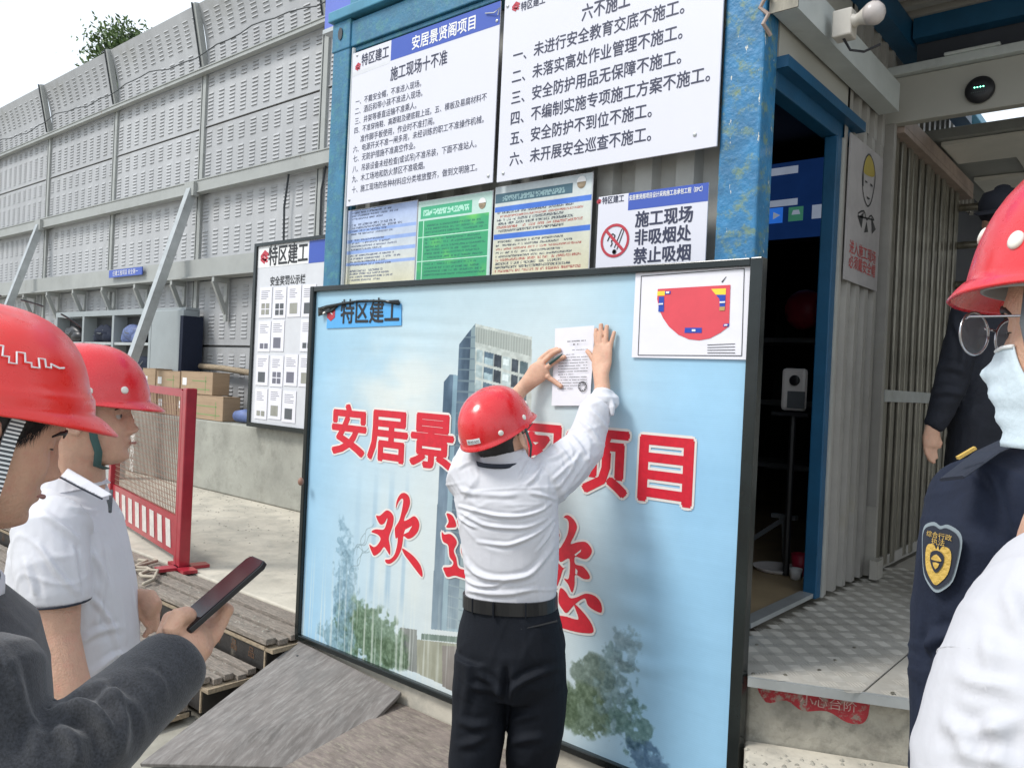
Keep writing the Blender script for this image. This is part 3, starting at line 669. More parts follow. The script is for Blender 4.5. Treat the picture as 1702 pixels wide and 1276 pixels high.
m = MB(); m.box(X0-.02, XR+.02, YC-.03, 9, 3.603, 3.66); m.box(X0+.15, XR+.02, YC-.015, YC+.02, 3.66, 3.72); m.build('roof', M['cblue3'], ct, bevel=.006)
m = MB(); m.box(X0-.006, X0+.15, YC-.006, YC+.15, 3.44, 3.601); cc = m.build('corner_casting', M['cblue'], ct, bevel=.006)
m = MB(); m.lathe([(.034, 0), (.034, .003)], (X0+.07, YC-.0085, 3.53), 14, axis=(0, -1, 0)); m.v = [(X0+.07+(x-X0-.07)*.55, y, z) for x, y, z in m.v]; m.build('casting_hole', M['cabdark'], cc)
m = MB(); m.box(X0+.146, XR-.156, YC+.004, YC+.12, PL, PL+.1); m.build('bottom_beam', M['cblue'], ct)
m = MB(); m.tube([(X0+.20, YC-.01, 3.42), (X0+.185, YC-.005, 2.5), (X0+.19, YC-.005, 1.5)], .011, n=6); m.build('cable', M['galv'], ct)
# left side wall, back wall, inner faces
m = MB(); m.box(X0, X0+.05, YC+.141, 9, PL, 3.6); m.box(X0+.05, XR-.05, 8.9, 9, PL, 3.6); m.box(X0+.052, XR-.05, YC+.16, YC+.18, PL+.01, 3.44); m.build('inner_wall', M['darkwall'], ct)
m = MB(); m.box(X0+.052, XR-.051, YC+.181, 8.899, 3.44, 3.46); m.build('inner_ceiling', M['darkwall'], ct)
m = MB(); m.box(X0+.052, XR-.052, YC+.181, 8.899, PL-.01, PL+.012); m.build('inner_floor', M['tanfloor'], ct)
# side: door frame and walls
DY0, DY1 = YC+.13, 3.47
m = MB(); m.box(XR-.05, XR-.002, DY0+.001, 3.60, 2.90, 3.60); m.build('upper_panel', M['sensorhead'], ct)
m = MB(); m.box(XR-.07, XR-.004, DY0, DY1+.24, 2.79, 2.898); m.build('door_header', M['cblue2'], ct, bevel=.005)
m = MB(); m.box(XR-.004, XR+.045, DY0-.02, DY1+.24, 2.855, 2.897); m.build('drip_rail', M['cblue2'], ct)
m = MB(); m.box(XR-.05, XR+.008, DY1, DY1+.055, PL+.006, 2.788); m.build('door_post', M['cblue2'], ct, bevel=.005)
m = MB(); m.box(XR-.06, XR-.003, DY0+.002, DY1-.002, PL+.012, PL+.03); m.build('door_sill', M['galv'], ct)
m = MB(); m.box(XR-.03, XR+.012, DY1+.056, DY1+.085, PL+.004, 2.789); m.box(XR-.03, XR-.006, DY1+.086, DY1+.15, PL+.004, 2.789); m.build('wall_edge_strip', M['corrw'], ct)
m = MB(); corrugate(m, (XR+.004, DY1+.087, 0), (0, 1, 0), .62, PL+.003, 2.90, (1, 0, 0), pitch=.13, dep=.04); corrugate(m, (XR+.004, 3.61, 0), (0, 1, 0), .7, 2.901, 3.6, (1, 0, 0), pitch=.12, dep=.04)
corrugate(m, (XR-.03, 4.25, 0), (0, 1, 0), 2.2, 3.0, 3.6, (1, 0, 0), pitch=.12, dep=.04); m.build('side_wall', M['corr'], ct)
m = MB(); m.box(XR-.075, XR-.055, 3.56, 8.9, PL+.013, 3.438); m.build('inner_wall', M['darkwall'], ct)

# sign box on the roof
t = thing('roof_sign', 'blue violet sign hoarding on top of the container cabin', 'sign', (-2.4, YC+.2, 3.66))
m = MB(); m.box(-3.93, -1.0, YC+.10, YC+.16, 3.665, 4.7); m.build('panel', M['violet'], t)
m = MB(); m.box(-3.94, -.99, YC+.095, YC+.165, 3.64, 3.664); m.build('bottom_edge', M['galv'], t)
m = MB()
for i in range(10): x = -3.5+i*.13; m.slab([(x, YC-.02, 3.72), (x+.1, YC-.02, 3.722), (x+.05, YC-.02, 3.74+.012*(i % 3))], (0, .01, 0))
m.build('torn_edge', M['galv'], t)

# canopy beam, lamp, ceiling of the passage
t = thing('canopy_beam', 'pale steel channel running from the blue post along the container side', 'beam', (XS+.07, 3.3, 3.08))
m = MB(); y0, y1 = YC+.01, 4.0
m.box(XS+.012, XS+.10, y0, y1, 3.02, 3.03); m.box(XS+.09, XS+.10, y0, y1, 3.03, 3.14); m.box(XS+.012, XS+.10, y0, y1, 3.14, 3.15); m.box(XS+.012, XS+.03, y0, y1, 3.03, 3.14)
m.build('channel', M['beamw'], t); m = MB(); m.box(XS+.01, XS+.012+.1, y0-.006, y0-.001, 3.01, 3.16); m.build('end_plate', M['tubest'], t)
m = MB(); m.v = []; m.tube([(XS-.02, YC-.012, 3.10), (XS+.01, YC-.02, 3.07), (XS-.015, YC-.018, 3.03), (XS+.015, YC-.015, 3.0), (XS, YC-.02, 2.97), (XS+.012, YC+.02, 2.94)], .008, n=6)
m.build('wire_binding', M['pinkbeam'], t)
cn = thing('passage_canopy', 'dark corrugated metal canopy roof over the entrance passage', 'canopy', (0, 4, 3.5))
m = MB()
k = 0
while k < 22:
    y = 2.95+k*.12; m.box(XS+.02, 1.6, y, y+.05, 3.52, 3.56); m.box(XS+.02, 1.6, y+.05, y+.12, 3.55, 3.565); k += 1
m.build('roof_sheet', M['corr'], cn)
m = MB(); m.box(XS+.0, XS+.09, 2.96, 5.6, 3.40, 3.518); m.box(XS+.09, 1.6, 3.0, 3.06, 3.44, 3.518); m.box(XS+.1, 1.6, 4.17, 4.25, 3.42, 3.518); m.build('frame_beam', M['cblue2'], cn)
m = MB(); m.bar((-1.0, 3.55, 3.50), (1.2, 4.1, 3.50), .03, .02); m.build('painted_light_gap', M['beamw'], cn)  # pale bar stands in for the streak of daylight through a roof gap
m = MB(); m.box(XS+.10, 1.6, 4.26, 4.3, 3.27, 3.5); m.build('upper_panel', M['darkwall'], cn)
w_ = MB(); corrugate(w_, (.95, 5.0, 0), (0, -1, 0), 1.2, PL-.02, 3.51, (-1, 0, 0), pitch=.16, dep=.04); w_.box(.99, 1.02, 3.8, 5.0, PL-.02, 3.51); tag(w_.build('added_shade_wall', M['corr']), 'unseen corrugated wall added right of the passage to darken it', 'wall')  # added wall out of view, keeps open sky light out of the passage
# bulb
bp = at(1402, 42, X=XS+.11); bq = at(1445, 28, X=XS+.16)
t = thing('wall_lamp', 'unlit round bulb in a white plastic socket box under the canopy', 'lamp', bp)
b0 = Vector((XS+.10, 3.05, 3.12)); 
b0 = at(1403, 42, Y=3.02); m = MB(); m.box(b0.x-.035, b0.x+.035, b0.y-.03, b0.y+.04, b0.z-.05, b0.z+.05); m.build('socket_box', M['bulbbody'], t, bevel=.006)
m = MB(); ax = (at(1445, 25, Y=3.00)-b0).normalized()
m.lathe([(.020, .03), (.022, .036), (.026, .042), (.020, .048), (.022, .062), (.032, .084), (.034, .088)], b0, 20, axis=ax); m.build('lamp_holder', M['bulbbody'], t, smooth=True)
m = MB(); m.lathe([(.034, .088), (.041, .105), (.042, .119), (.035, .136), (.020, .148), (.004, .152)], b0, 22, axis=ax); m.build('bulb', M['bulbglass'], t, smooth=True)
m = MB(); m.tube([b0+Vector((.0, 0, -.05)), b0+Vector((.02, .02, -.09)), b0+Vector((.06, .05, -.095)), b0+Vector((.1, .1, -.06))], .005, n=6); m.build('cord', M['blackplastic'], t)

# lintel with sensor
t = thing('passage_lintel', 'grey beige lintel board across the passage above the gate', 'lintel', (-.3, 4.2, 3.03))
m = MB(); m.box(XS-.03, 1.6, 4.20, 4.26, 3.03, 3.255); m.build('board', M['sensorhead'], t, bevel=.004)
m = MB(); m.box(XS-.08, 1.6, 4.16, 4.262, 3.257, 3.30); m.box(-.95, -.72, 4.15, 4.2, 3.30, 3.315); m.build('top_trim', M['beamw'], t, bevel=.004)
sp = at(1629, 150, Y=4.19)
t = thing('round_sensor', 'round dark sensor with four green lights on the lintel board', 'sensor', sp)
m = MB(); m.lathe([(.062, 0), (.062, .01), (.055, .022), (.03, .026), (.001, .026)], sp, 28, axis=(0, -1, 0)); m.build('housing', M['blackplastic'], t, smooth=True)
m = MB()
for i in range(4): m.ball(sp+Vector((-.018+.012*i, -.028, .006)), .0028, 8, 6)
m.build('indicator_light', M['led'], t)
m = MB()
for i in range(8): m.ball(sp+Vector((-.03+.008*i, -.027, -.016)), .0022, 6, 5)
m.build('speaker_hole', M['strapg'], t)

# corner post of the passage and the tube gate
t = thing('passage_post', 'grey metal post at the end of the corrugated wall by the man poster', 'post', (XS, 4.2, PL))
m = MB(); m.box(XS-.02, XS+.03, 4.195, 4.24, PL, 3.03); m.build('shaft', M['corr'], t); m = MB(); m.box(XS-.03, XS+.04, 4.17, 4.194, PL, PL+.34); m.box(XS+.041, XS+.075, 4.1, 4.2, PL, PL+.09); m.build('foot_plate', M['checker'], t)
tg = thing('tube_gate', 'fence of worn vertical steel tubes with a cross bar beside the passage', 'fence', (XS, 5, PL))
tb = None
for i in range(12):
    y = 4.33+i*.122
    if tb is None:
        m = MB(); m.box(-.014, .014, -.036, .036, 0, 2.2); tb = m.build('tube', M['tubest'], tg, bevel=.008, local=True); tb.location = (0, y-5, .01)
    else: cp(tb, tg, location=((i % 3)*.004, y-5, .01))
m = MB(); m.box(XS-.05, XS+.015, 4.25, 5.75, PL+.001, PL+.06); m.build('bottom_rail', M['corr'], tg)
m = MB(); m.box(XS+.016, XS+.03, 4.25, 5.75, 1.66, 1.72); m.build('cross_bar', M['galv'], tg)
m = MB(); m.box(XS-.04, XS+.06, 4.26, 5.9, 3.0, 3.028); m.box(XS+.02, XS+.06, 4.26, 5.9, 3.03, 3.10); m.build('top_rail', M['pinkbeam'], tg)
# turnstile
t = thing('turnstile', 'turnstile of horizontal round steel arms at the end of the passage', 'turnstile', (-1.1, 5.9, PL))
ar = None
for i, zz in enumerate((2.91, 2.67, 2.42, 2.17, 1.92, 1.67, 1.42, 1.17)):
    if ar is None: m = MB(); m.tube([(-1.36, 5.72, zz), (-.86, 5.72, zz)], .024, n=12); m.ball((-.86, 5.72, zz), .024, 10, 6); ar = m.build('arm', M['tubest'], t, smooth=True); z0_ = zz
    else: cp(ar, t, location=(0, 0, zz-z0_))
m = MB(); m.tube([(-1.38, 5.72, PL), (-1.38, 5.72, 3.0)], .045, n=12); m.build('column', M['tubest'], t, smooth=True)
# ceiling panels beyond the lintel
cp_ = thing('passage_ceiling', 'pale panelled ceiling at the far end of the passage', 'ceiling', (0, 7, 3.1))
for i in range(7):
    for j in range(3):
        m = MB(); x = XS+.06+j*.9+(.3 if i % 2 else 0); m.box(x, x+.892, 5.0+i*.45, 5.0+i*.45+.443, 3.12+(.004*((i+j) % 2)), 3.14); m.build('panel', M['ceil'], cp_)
m = MB(); m.box(XS-.1, 1.9, 4.95, 8.3, 3.145, 3.2); m.build('ceiling_frame', M['rail'], cp_)
w_ = MB(); w_.box(-4, 4, 9.2, 9.4, .004, 4); tag(w_.build('far_wall', M['farwall']), 'pale granular wall seen through the turnstile', 'wall')
m = MB(); m.box(-1.6, 3.5, 8.6, 9.0, 2.2, 2.32); m.box(-1.6, 3.5, 8.6, 9.0, 2.84, 3.1); tag(m.build('dark_beams', M['darkwall']), 'dark horizontal beams in front of the pale far wall', 'beam')

# things inside the cabin
t = thing('wall_screen', 'dim screen with coloured square icons glowing inside the cabin', 'screen', (-2.0, 5.5, 2.8))
a, b = at(1252, 285, Y=5.5), at(1372, 392, Y=5.5)
m = MB(); m.box(a.x-.2, b.x+.1, 5.5, 5.56, b.z-.03, a.z+.05); m.build('bezel', M['blackplastic'], t)
m = MB(); m.quad((a.x-.18, 5.498, b.z), (b.x+.08, 5.498, b.z), (b.x+.08, 5.498, a.z+.03), (a.x-.18, 5.498, a.z+.03)); m.build('display', M['scr'], t)
def sq(px0, py0, px1, py1, mt, nm='icon'):
    p, q = at(px0, py0, Y=5.49), at(px1, py1, Y=5.49); m = MB(); m.slab([(p.x, 5.494, q.z), (q.x, 5.494, q.z), (q.x, 5.494, p.z), (p.x, 5.494, p.z)], (0, -.004, 0)); return m.build(nm, M[mt], t)
sq(1277, 347, 1300, 370, 'icons_b'); sq(1311, 345, 1334, 366, 'icons_g'); sq(1350, 341, 1366, 362, 'icons_w'); sq(1254, 350, 1265, 372, 'icons_g')
sq(1259, 284, 1326, 287, 'icons_w', 'bar'); sq(1256, 337, 1325, 340, 'icons_w', 'bar')
p = at(1289, 358, Y=5.48); m = MB(); m.slab([(p.x-.02, 5.489, p.z-.025), (p.x+.03, 5.489, p.z), (p.x-.02, 5.489, p.z+.025)], (0, -.003, 0)); m.build('play_mark', M['icons_w'], t)
p = at(1322, 356, Y=5.48); m = MB(); m.slab([(p.x-.03, 5.489, p.z+.0), (p.x+.03, 5.489, p.z+.0), (p.x+.02, 5.489, p.z+.03), (p.x-.02, 5.489, p.z+.03)], (0, -.003, 0)); m.build('basket_mark', M['icons_w'], t)
a = at(1321, 612, Y=3.75); b = at(1321, 690, Y=3.75)
t = thing('face_terminal', 'pale rounded face recognition terminal with a lens and screen inside the doorway', 'terminal', (a.x, 3.75, b.z))
hw = .060; m = MB(); m.box(a.x-hw, a.x+hw, 3.74, 3.775, b.z+.02, a.z-.0); m.build('housing', M['greyplastic'], t, bevel=.018)
p = at(1320, 632, Y=3.73); m = MB(); m.lathe([(.025, 0), (.025, .006), (.018, .01), (.001, .01)], (p.x, 3.738, p.z), 20, axis=(0, -1, 0)); m.build('lens', M['blackplastic'], t, smooth=True)
q = at(1322, 665, Y=3.73); m = MB(); m.box(q.x-.042, q.x+.042, 3.734, 3.739, q.z-.038, q.z+.042); m.build('screen', M['strapg'], t, bevel=.003)
m = MB(); m.box(a.x-.09, a.x+.09, 3.71, 3.81, b.z-.005, b.z+.012); m.tube([(a.x, 3.76, PL+.02), (a.x, 3.76, b.z)], .016, n=8); m.build('stand', M['blackplastic'], t)
a = at(1304, 858, X=None, Y=3.9); f = at(1310, 975, Y=3.9)
t = thing('tripod', 'black metal tripod stand inside the cabin doorway', 'tripod', (a.x, 3.9, PL))
m = MB(); m.box(a.x-.06, a.x+.06, 3.88, 3.92, a.z-.01, a.z+.01); m.build('head', M['strapg'], t)
for dx, dy in ((.02, 0), (-.30, -.05), (-.1, .3)): m = MB(); m.bar((a.x, 3.9, a.z-.01), (a.x+dx, 3.9+dy, PL+.014), .022); m.build('leg', M['strapg'], t)
for i, (px_, py_, r, h, mm, lb) in enumerate(((1330, 955, .045, .10, 'redplastic', 'small red plastic cup by the door post inside the cabin'), (1322, 962, .03, .05, 'white', 'small white cup beside the red plastic cup'), (1292, 948, .12, .02, 'greyplastic', 'shallow grey tray on the cabin floor behind the tripod'))):
    p = at(px_, py_, Z=PL+.013); m = MB(); m.lathe([(r*.8, 0), (r, h), (r*.93, h), (r*.72, .006)], (p.x, p.y, PL+.0135), 18); tag(m.build('cup' if i < 2 else 'tray', M[mm], smooth=True), lb, 'cup' if i < 2 else 'tray')
t = thing('shelf_rack', 'dark shelf rack with a red bundle deep inside the cabin', 'shelf', (-2.0, 5.2, PL))
m = MB()
for z in (1.2, 1.6, 2.0): m.box(-2.9, -1.45, 5.0, 5.4, z, z+.03)
m.build('shelf', M['strapg'], t)
m = MB(); m.ball(at(1338, 515, Y=5.1), (.13, .1, .13), 14, 9); tag(m.build('red_bundle', M['redplastic'], smooth=True), 'dim red bundle in the dark cabin near the door post', 'bundle')
# poster of the helmeted man on the corrugated wall
yA, yB, zA, zB = 3.60, 4.08, 2.19, 2.83; xx = XS+.012
t = thing('safety_poster', 'pale metal sign with a drawn man in a yellow helmet and red lettering', 'sign', (xx, 3.8, zA))
m = MB(); m.box(xx, xx+.006, yA, yB, zA, zB); m.build('panel', M['signgrey'], t)
def pq(u, v): return (xx+.0075, yA+(yB-yA)*u, zA+(zB-zA)*v)
m = MB(); flat_poly(m, [pq(*p) for p in smooth_poly([(.40, .80), (.44, .90), (.55, .945), (.68, .91), (.74, .83), (.6, .80)], 3)]); m.build('drawn_helmet', mat('helmet_yellow_print', (.36, .28, .05), .6), t)
m = MB()
for poly in ([(.38, .80), (.44, .90), (.55, .95), (.69, .91), (.76, .82), (.72, .70), (.66, .62), (.56, .58), (.44, .63), (.38, .71)], [(.30, .47), (.46, .53), (.56, .48), (.70, .53), (.88, .45)]):
    q = [pq(*p) for p in smooth_poly(poly, 3)]; strip_loop(m, q if len(poly) > 6 else q[:11], .008, Vector((1, 0, 0)))
for poly in ([(.46, .735), (.53, .74), (.52, .75), (.46, .75)], [(.62, .74), (.69, .735), (.69, .75), (.62, .755)], [(.52, .645), (.63, .645), (.60, .63), (.54, .63)], [(.30, .46), (.46, .52), (.42, .40)], [(.56, .47), (.50, .38), (.62, .40)], [(.70, .52), (.86, .45), (.74, .40)], [(.37, .70), (.40, .8), (.42, .7)]):
    flat_poly(m, [pq(*p) for p in poly])
m.build('drawn_outline', M['inkblack'], t)
m = MB()
for s_, v in (('进入施工现场', .20), ('必须戴安全帽', .10)): put_text(m, s_, pq(.10, v), pq(.90, v), (0, 0, 1), lift=Vector((.0003, 0, 0)), bold=.01)
m.build('lettering', M['inkred'], t)
# ================================================================ SIGNS ON THE CONTAINER FRONT
YS = YC-.02
def signboard(name, label, x0, x1, z0, z1, cat='sign', m='poster', group=None, th=.006, y=None):
    y = y or YS
    t = thing(name, label, cat, ((x0+x1)/2, y, z0), group=group)
    b = MB(); b.box(x0, x1, y, y+th, z0, z1); b.build('panel', M[m], t, bevel=.0015); return t
def letters(t, m, items, Y=None, nm='lettering'):
    Y = Y or YS
    for it in items:
        b = MB(); s, q0, q1 = it[:3]; hs = it[3] if len(it) > 3 else 1; bo = it[4] if len(it) > 4 else .010
        ptext(b, s, q0, q1, Y, hs, bo); b.build(nm, M[m], t)
def hdr(t, x0, x1, z0, z1, y=None):
    y = y or YS; b = MB(); b.quad((x0, y-.0006, z0), (x1, y-.0006, z0), (x1, y-.0006, z1), (x0, y-.0006, z1)); b.build('header_band', M['blueprint'], t)
def screws(t, pts, y=None):
    y = y or YS
    for x, z in pts: b = MB(); b.lathe([(.008, 0), (.007, .003), (.002, .005)], (x, y-.0005, z), 10, axis=(0, -1, 0)); b.build('screw', M['galv'], t)
t = signboard('rules_board', 'white rules board with ten numbered lines, left of the two large boards', -3.495, -2.443, 2.568, 3.387)
hdr(t, -3.185, -2.443, 3.28, 3.387)
letters(t, 'white', [('安居景贤阁项目', (685, 82), (790, 46), 1.15, .02)], nm='header_lettering')
letters(t, 'ink', [('特区建工', (601, 109), (646, 94), 1.25, .015), ('施工现场十不准', (649, 133), (743, 105), 1.3, .012),
 ('一、不戴安全帽，不准进入现场。', (591, 174), (700, 144), 1.12, .004), ('二、酒后和带小孩不准进入现场。', (590, 190), (702, 160), 1.12, .004), ('三、井架等垂直运输不准乘人。', (590, 206), (692, 181), 1.12, .004),
 ('四、不准穿拖鞋、高跟鞋及硬底鞋上班。五、模板及易腐材料不', (589, 222), (809, 166), 1.12, .004), ('准作脚手板使用，作业时不准打闹。', (599, 236), (722, 206), 1.12, .004),
 ('六、电源开关不准一闸多用，未经训练的职工不准操作机械。', (587, 253), (804, 204), 1.12, .004), ('七、无防护措施不准高空作业。', (587, 269), (690, 247), 1.12, .004),
 ('八、吊装设备未经检查(或试吊)不准吊装，下面不准站人。', (586, 286), (792, 245), 1.12, .004), ('九、木工场地和防火禁区不准吸烟。', (585, 303), (706, 280), 1.12, .004),
 ('十、施工现场的各种材料应分类堆放整齐，做到文明施工。', (585, 320), (793, 284), 1.12, .004)])
b = MB(); logo_s(b, -3.47, 3.285, .045, YS); b.build('logo', M['logored'], t)
b = MB(); b.quad((-3.49, YS-.0004, 3.26), (-3.19, YS-.0004, 3.27), (-3.19, YS-.0004, 3.285), (-3.49, YS-.0004, 3.285)); b.build('header_shade', M['papergrey'], t)
screws(t, [(-3.47, 2.60), (-2.47, 2.60), (-3.46, 3.37), (-2.46, 3.30)])
b = MB(); b.tube([(-2.53, YS-.006, 3.35), (-2.47, YS-.012, 3.335), (-2.44, YS-.01, 3.35), (-2.45, YS-.008, 3.32)], .003, n=5); b.build('wire_tie', M['galv'], t)
t = signboard('rules_board', 'large white board with six numbered lines, right of the two large boards', -2.418, -1.350, 2.564, 3.41, th=.008)
hdr(t, -2.15, -1.35, 3.32, 3.41)
letters(t, 'ink', [('特区建工', (866, 17), (906, 6), 1.25, .015), ('六不施工', (967, 33), (1047, 10), 1.25, .014),
 ('一、未进行安全教育交底不施工。', (853, 99), (1137, 25), 1.12), ('二、未落实高处作业管理不施工。', (851, 137), (1134, 64), 1.12), ('三、安全防护用品无保障不施工。', (850, 173), (1132, 104), 1.12),
 ('四、不编制实施专项施工方案不施工。', (849, 207), (1180, 133), 1.12), ('五、安全防护不到位不施工。', (848, 240), (1083, 193), 1.12), ('六、未开展安全巡查不施工。', (847, 275), (1082, 232), 1.12)])
b = MB(); p = at(851, 22, Y=YS); logo_s(b, p.x, p.z, .045, YS); b.build('logo', M['logored'], t)
screws(t, [(-2.38, 2.60), (-1.44, 2.62), (-2.40, 3.35)])

def textrow(U, V, x0, x1, z, h, seed, dens=.75, gap=.3):
    """fine unreadable print: cells of ink"""
    c = (h*.9); i = np.floor((U-x0)/c).astype(int); j = np.floor((U-x0)/(c*.25)).astype(int); k = np.floor((V-z)/(h*.25)).astype(int)
    r = np.random.RandomState(seed).rand(4000); on = r[(i*7+seed) % 3999] < dens+.12
    fine = r[(j*13+k*31+seed*3) % 3999] < .62
    return (U > x0) & (U < x1) & (V > z) & (V < z+h) & on & fine
def sheetA(U, V):
    C = np.empty(U.shape+(3,)); t_ = np.clip((V-2.15)/.4, 0, 1)[..., None]
    C[:] = np.array([214, 210, 182])*(1-t_)+np.array([168, 186, 226])*t_
    for z0, z1 in ((2.43, 2.448), (2.375, 2.395), (2.316, 2.336), (2.255, 2.27)):
        C[(V > z0) & (V < z1)] = (140, 165, 215)
    for k, z in enumerate(np.arange(2.17, 2.55, .0165)):
        if k % 5 != 4: C[textrow(U, V, -3.49, -3.49+.42*(.6+.4*((k*37) % 10)/10), z, .010, k)] = (70, 80, 110)
    C += (vnoise(U, V, 9, 3)[..., None]-.5)*40
    return C
def sheetB(U, V):
    C = np.empty(U.shape+(3,)); C[:] = (186, 214, 205)
    inn = (U > -2.96) & (U < -2.49); C[(V < 2.445) & inn] = (52, 158, 108)
    C[(V > 2.455) & (V < 2.515) & (U > -2.95) & (U < -2.60)] = (66, 170, 128)
    gl = vnoise(U, V, 6, 8)[..., None]; m_ = (V < 2.445) & inn
    C[m_] += (np.clip(gl-.5, 0, 1)*np.array([300, 200, -60]))[m_]
    for k, z in enumerate(np.arange(2.17, 2.43, .0175)): C[textrow(U, V, -2.91, -2.50-.02*(k % 4), z, .010, k+40) & inn] = (30, 110, 90)
    C[(np.abs(U+2.925) < .0022) & (V < 2.445)] = (190, 230, 210)
    for z in (2.365, 2.245): C[(np.abs(V-z) < .0022) & inn] = (180, 225, 200)
    C[textrow(U, V, -2.93, -2.62, 2.47, .028, 90, .95)] = (170, 220, 200)
    return C
def sheetC(U, V):
    C = np.empty(U.shape+(3,)); t_ = np.clip((V-2.15)/.4, 0, 1)[..., None]
    C[:] = np.array([214, 208, 178])*(1-t_)+np.array([190, 200, 205])*t_
    C[(V > 2.478) & (V < 2.522) & (U < -2.02)] = (60, 95, 110)
    for z in (2.438, 2.315): C[(V > z) & (V < z+.024)] = (60, 110, 200)
    C[textrow(U, V, -2.41, -2.06, 2.487, .024, 5, .95)] = (130, 160, 165)
    for k, z in enumerate(np.arange(2.165, 2.44, .0165)):
        if abs(z-2.325) < .02: continue
        C[textrow(U, V, -2.44, -1.96-.05*(k % 3), z, .0105, k+70)] = (165, 95, 85) if k % 3 == 0 else (70, 75, 85)
    C += (vnoise(U, V, 9, 4)[..., None]-.5)*30
    return C
def smallsheet(nm, lb, x0, x1, z0, z1, fn, tilt=0):
    t = thing(nm, lb, 'notice', ((x0+x1)/2, YC+.02, z0))
    b = MB(); b.box(x0, x1, YC+.02, YC+.024, z0, z1); b.build('backing', M['papergrey'], t)
    paint('printed_face', x0+.003, x1-.003, z0+.003, z1-.003, YC+.0192, int((x1-x0)/.0024), int((z1-z0)/.0024), fn, t, M['vcol2']); return t
smallsheet('notice_sheet', 'pale blue printed notice with small text, leftmost under the rules board', -3.525, -2.975, 2.10, 2.556, sheetA)
tB = smallsheet('notice_sheet', 'green printed notice sheet between the pale blue and the blue banded notices', -2.970, -2.472, 2.10, 2.545, sheetB)
tC = smallsheet('notice_sheet', 'cream notice sheet with two blue bands left of the no smoking sign', -2.458, -1.918, 2.10, 2.555, sheetC)
t = signboard('no_smoking_sign', 'white no smoking sign with a red crossed circle and bold dark lettering', -1.879, -1.389, 2.05, 2.444, y=YC+.01)
hdr(t, -1.735, -1.389, 2.375, 2.444, YC+.01); Y_ = YC+.01
letters(t, 'white', [('安居景贤阁项目设计采购施工总承包工程（EPC）', (1046, 336), (1168, 314), 1.5, .02)], Y_, 'header_lettering')
letters(t, 'ink', [('特区建工', (1001, 340), (1037, 333), 1.2, .015), ('施工现场', (1056, 377), (1151, 365), 1.05, .025), ('非吸烟处', (1055, 406), (1148, 397), 1.05, .025), ('禁止吸烟', (1053, 437), (1147, 429), 1.05, .025)], Y_)
b = MB(); p = at(992, 340, Y=Y_); logo_s(b, p.x, p.z, .022, Y_); b.build('logo', M['logored'], t)
c = at(1022, 400, Y=Y_); R_ = .068; b = MB()
for i in range(40):
    a0, a1 = 2*math.pi*i/40, 2*math.pi*(i+1)/40
    b.quad(*[(c.x+r_*math.cos(a_), Y_-.002, c.z+r_*math.sin(a_)) for r_, a_ in ((R_, a0), (R_, a1), (R_*.84, a1), (R_*.84, a0))])
q = math.radians(135); dx, dz = math.cos(q)*R_*.9, math.sin(q)*R_*.9; nx, nz = -math.sin(q)*.006, math.cos(q)*.006
b.quad((c.x+dx+nx, Y_-.0022, c.z+dz+nz), (c.x-dx+nx, Y_-.0022, c.z-dz+nz), (c.x-dx-nx, Y_-.0022, c.z-dz-nz), (c.x+dx-nx, Y_-.0022, c.z+dz-nz))
b.build('prohibition_ring', M['logored'], t)
b = MB()
def arc(pts, wd):
    for p, q_ in zip(pts[:-1], pts[1:]):
        p = Vector((p[0], 0, p[1])); q_ = Vector((q_[0], 0, q_[1])); d_ = (q_-p).normalized(); n_ = d_.cross(Vector((0, 1, 0)))*wd/2
        b.quad(*[(c.x+v.x, Y_-.0016, c.z+v.z) for v in (p-n_, q_-n_+d_*wd*.3, q_+n_+d_*wd*.3, p+n_)])
arc([(.030, .042), (.0, -.028)], .004); arc([(.040, .036), (.012, -.036)], .004); arc([(.030, .042), (.037, .045), (.040, .036)], .003)
arc([(-.035, .0), (-.025, .02), (-.01, .028), (0, .02), (-.004, .004), (-.016, .0), (-.012, -.012), (-.018, -.022)], .005)
for i in range(10): a_ = 2*math.pi*i/10; arc([(.0, -.045), (.0+.008*math.cos(a_), -.045+.008*math.sin(a_))], .006)
b.build('cigarette_mark', M['inkblack'], t)
# a small plain mascotless badge on the two printed notices: round worker badge
for tt, x, z in ((tB, -2.535, 2.487), (tC, -1.975, 2.515)):
    b = MB(); b.lathe([(.022, 0), (.022, .0008)], (x, YC+.0185, z), 16, axis=(0, -1, 0)); b.build('badge', M['plankedge'], tt)
    b = MB(); flat_poly(b, [(x+.024*math.cos(a_), YC+.0172, z+.006+.024*math.sin(a_)) for a_ in np.linspace(0, math.pi, 10)]); b.build('badge_top', M['white'], tt)

# notice rack far left
YR = 4.36
t = thing('notice_rack', 'black framed notice board with rows of paper sheets standing on the concrete wall', 'notice board', (-6.5, YR, 1.10))
b = MB(); b.box(-7.05, -5.9, YR+.001, YR+.03, 1.15, 2.87); b.build('panel', M['papergrey'], t)
b = MB(); b.box(-7.08, -7.04, YR-.02, YR+.04, 1.108, 2.90); b.box(-7.04, -5.87, YR-.02, YR+.04, 2.87, 2.90); b.box(-7.04, -5.87, YR-.02, YR+.04, 1.108, 1.15); b.box(-5.87, -5.84, YR-.02, YR+.04, 1.108, 2.9); b.build('frame', M['frameblk'], t)
b = MB(); b.quad((-7.035, YR-.001, 2.66), (-6.2, YR-.001, 2.66), (-6.2, YR-.001, 2.865), (-7.035, YR-.001, 2.865)); b.build('header_panel', M['white'], t)
b = MB(); b.quad((-6.2, YR-.001, 2.66), (-5.88, YR-.001, 2.66), (-5.88, YR-.001, 2.865), (-6.2, YR-.001, 2.865)); b.build('header_band', M['blueprint'], t)
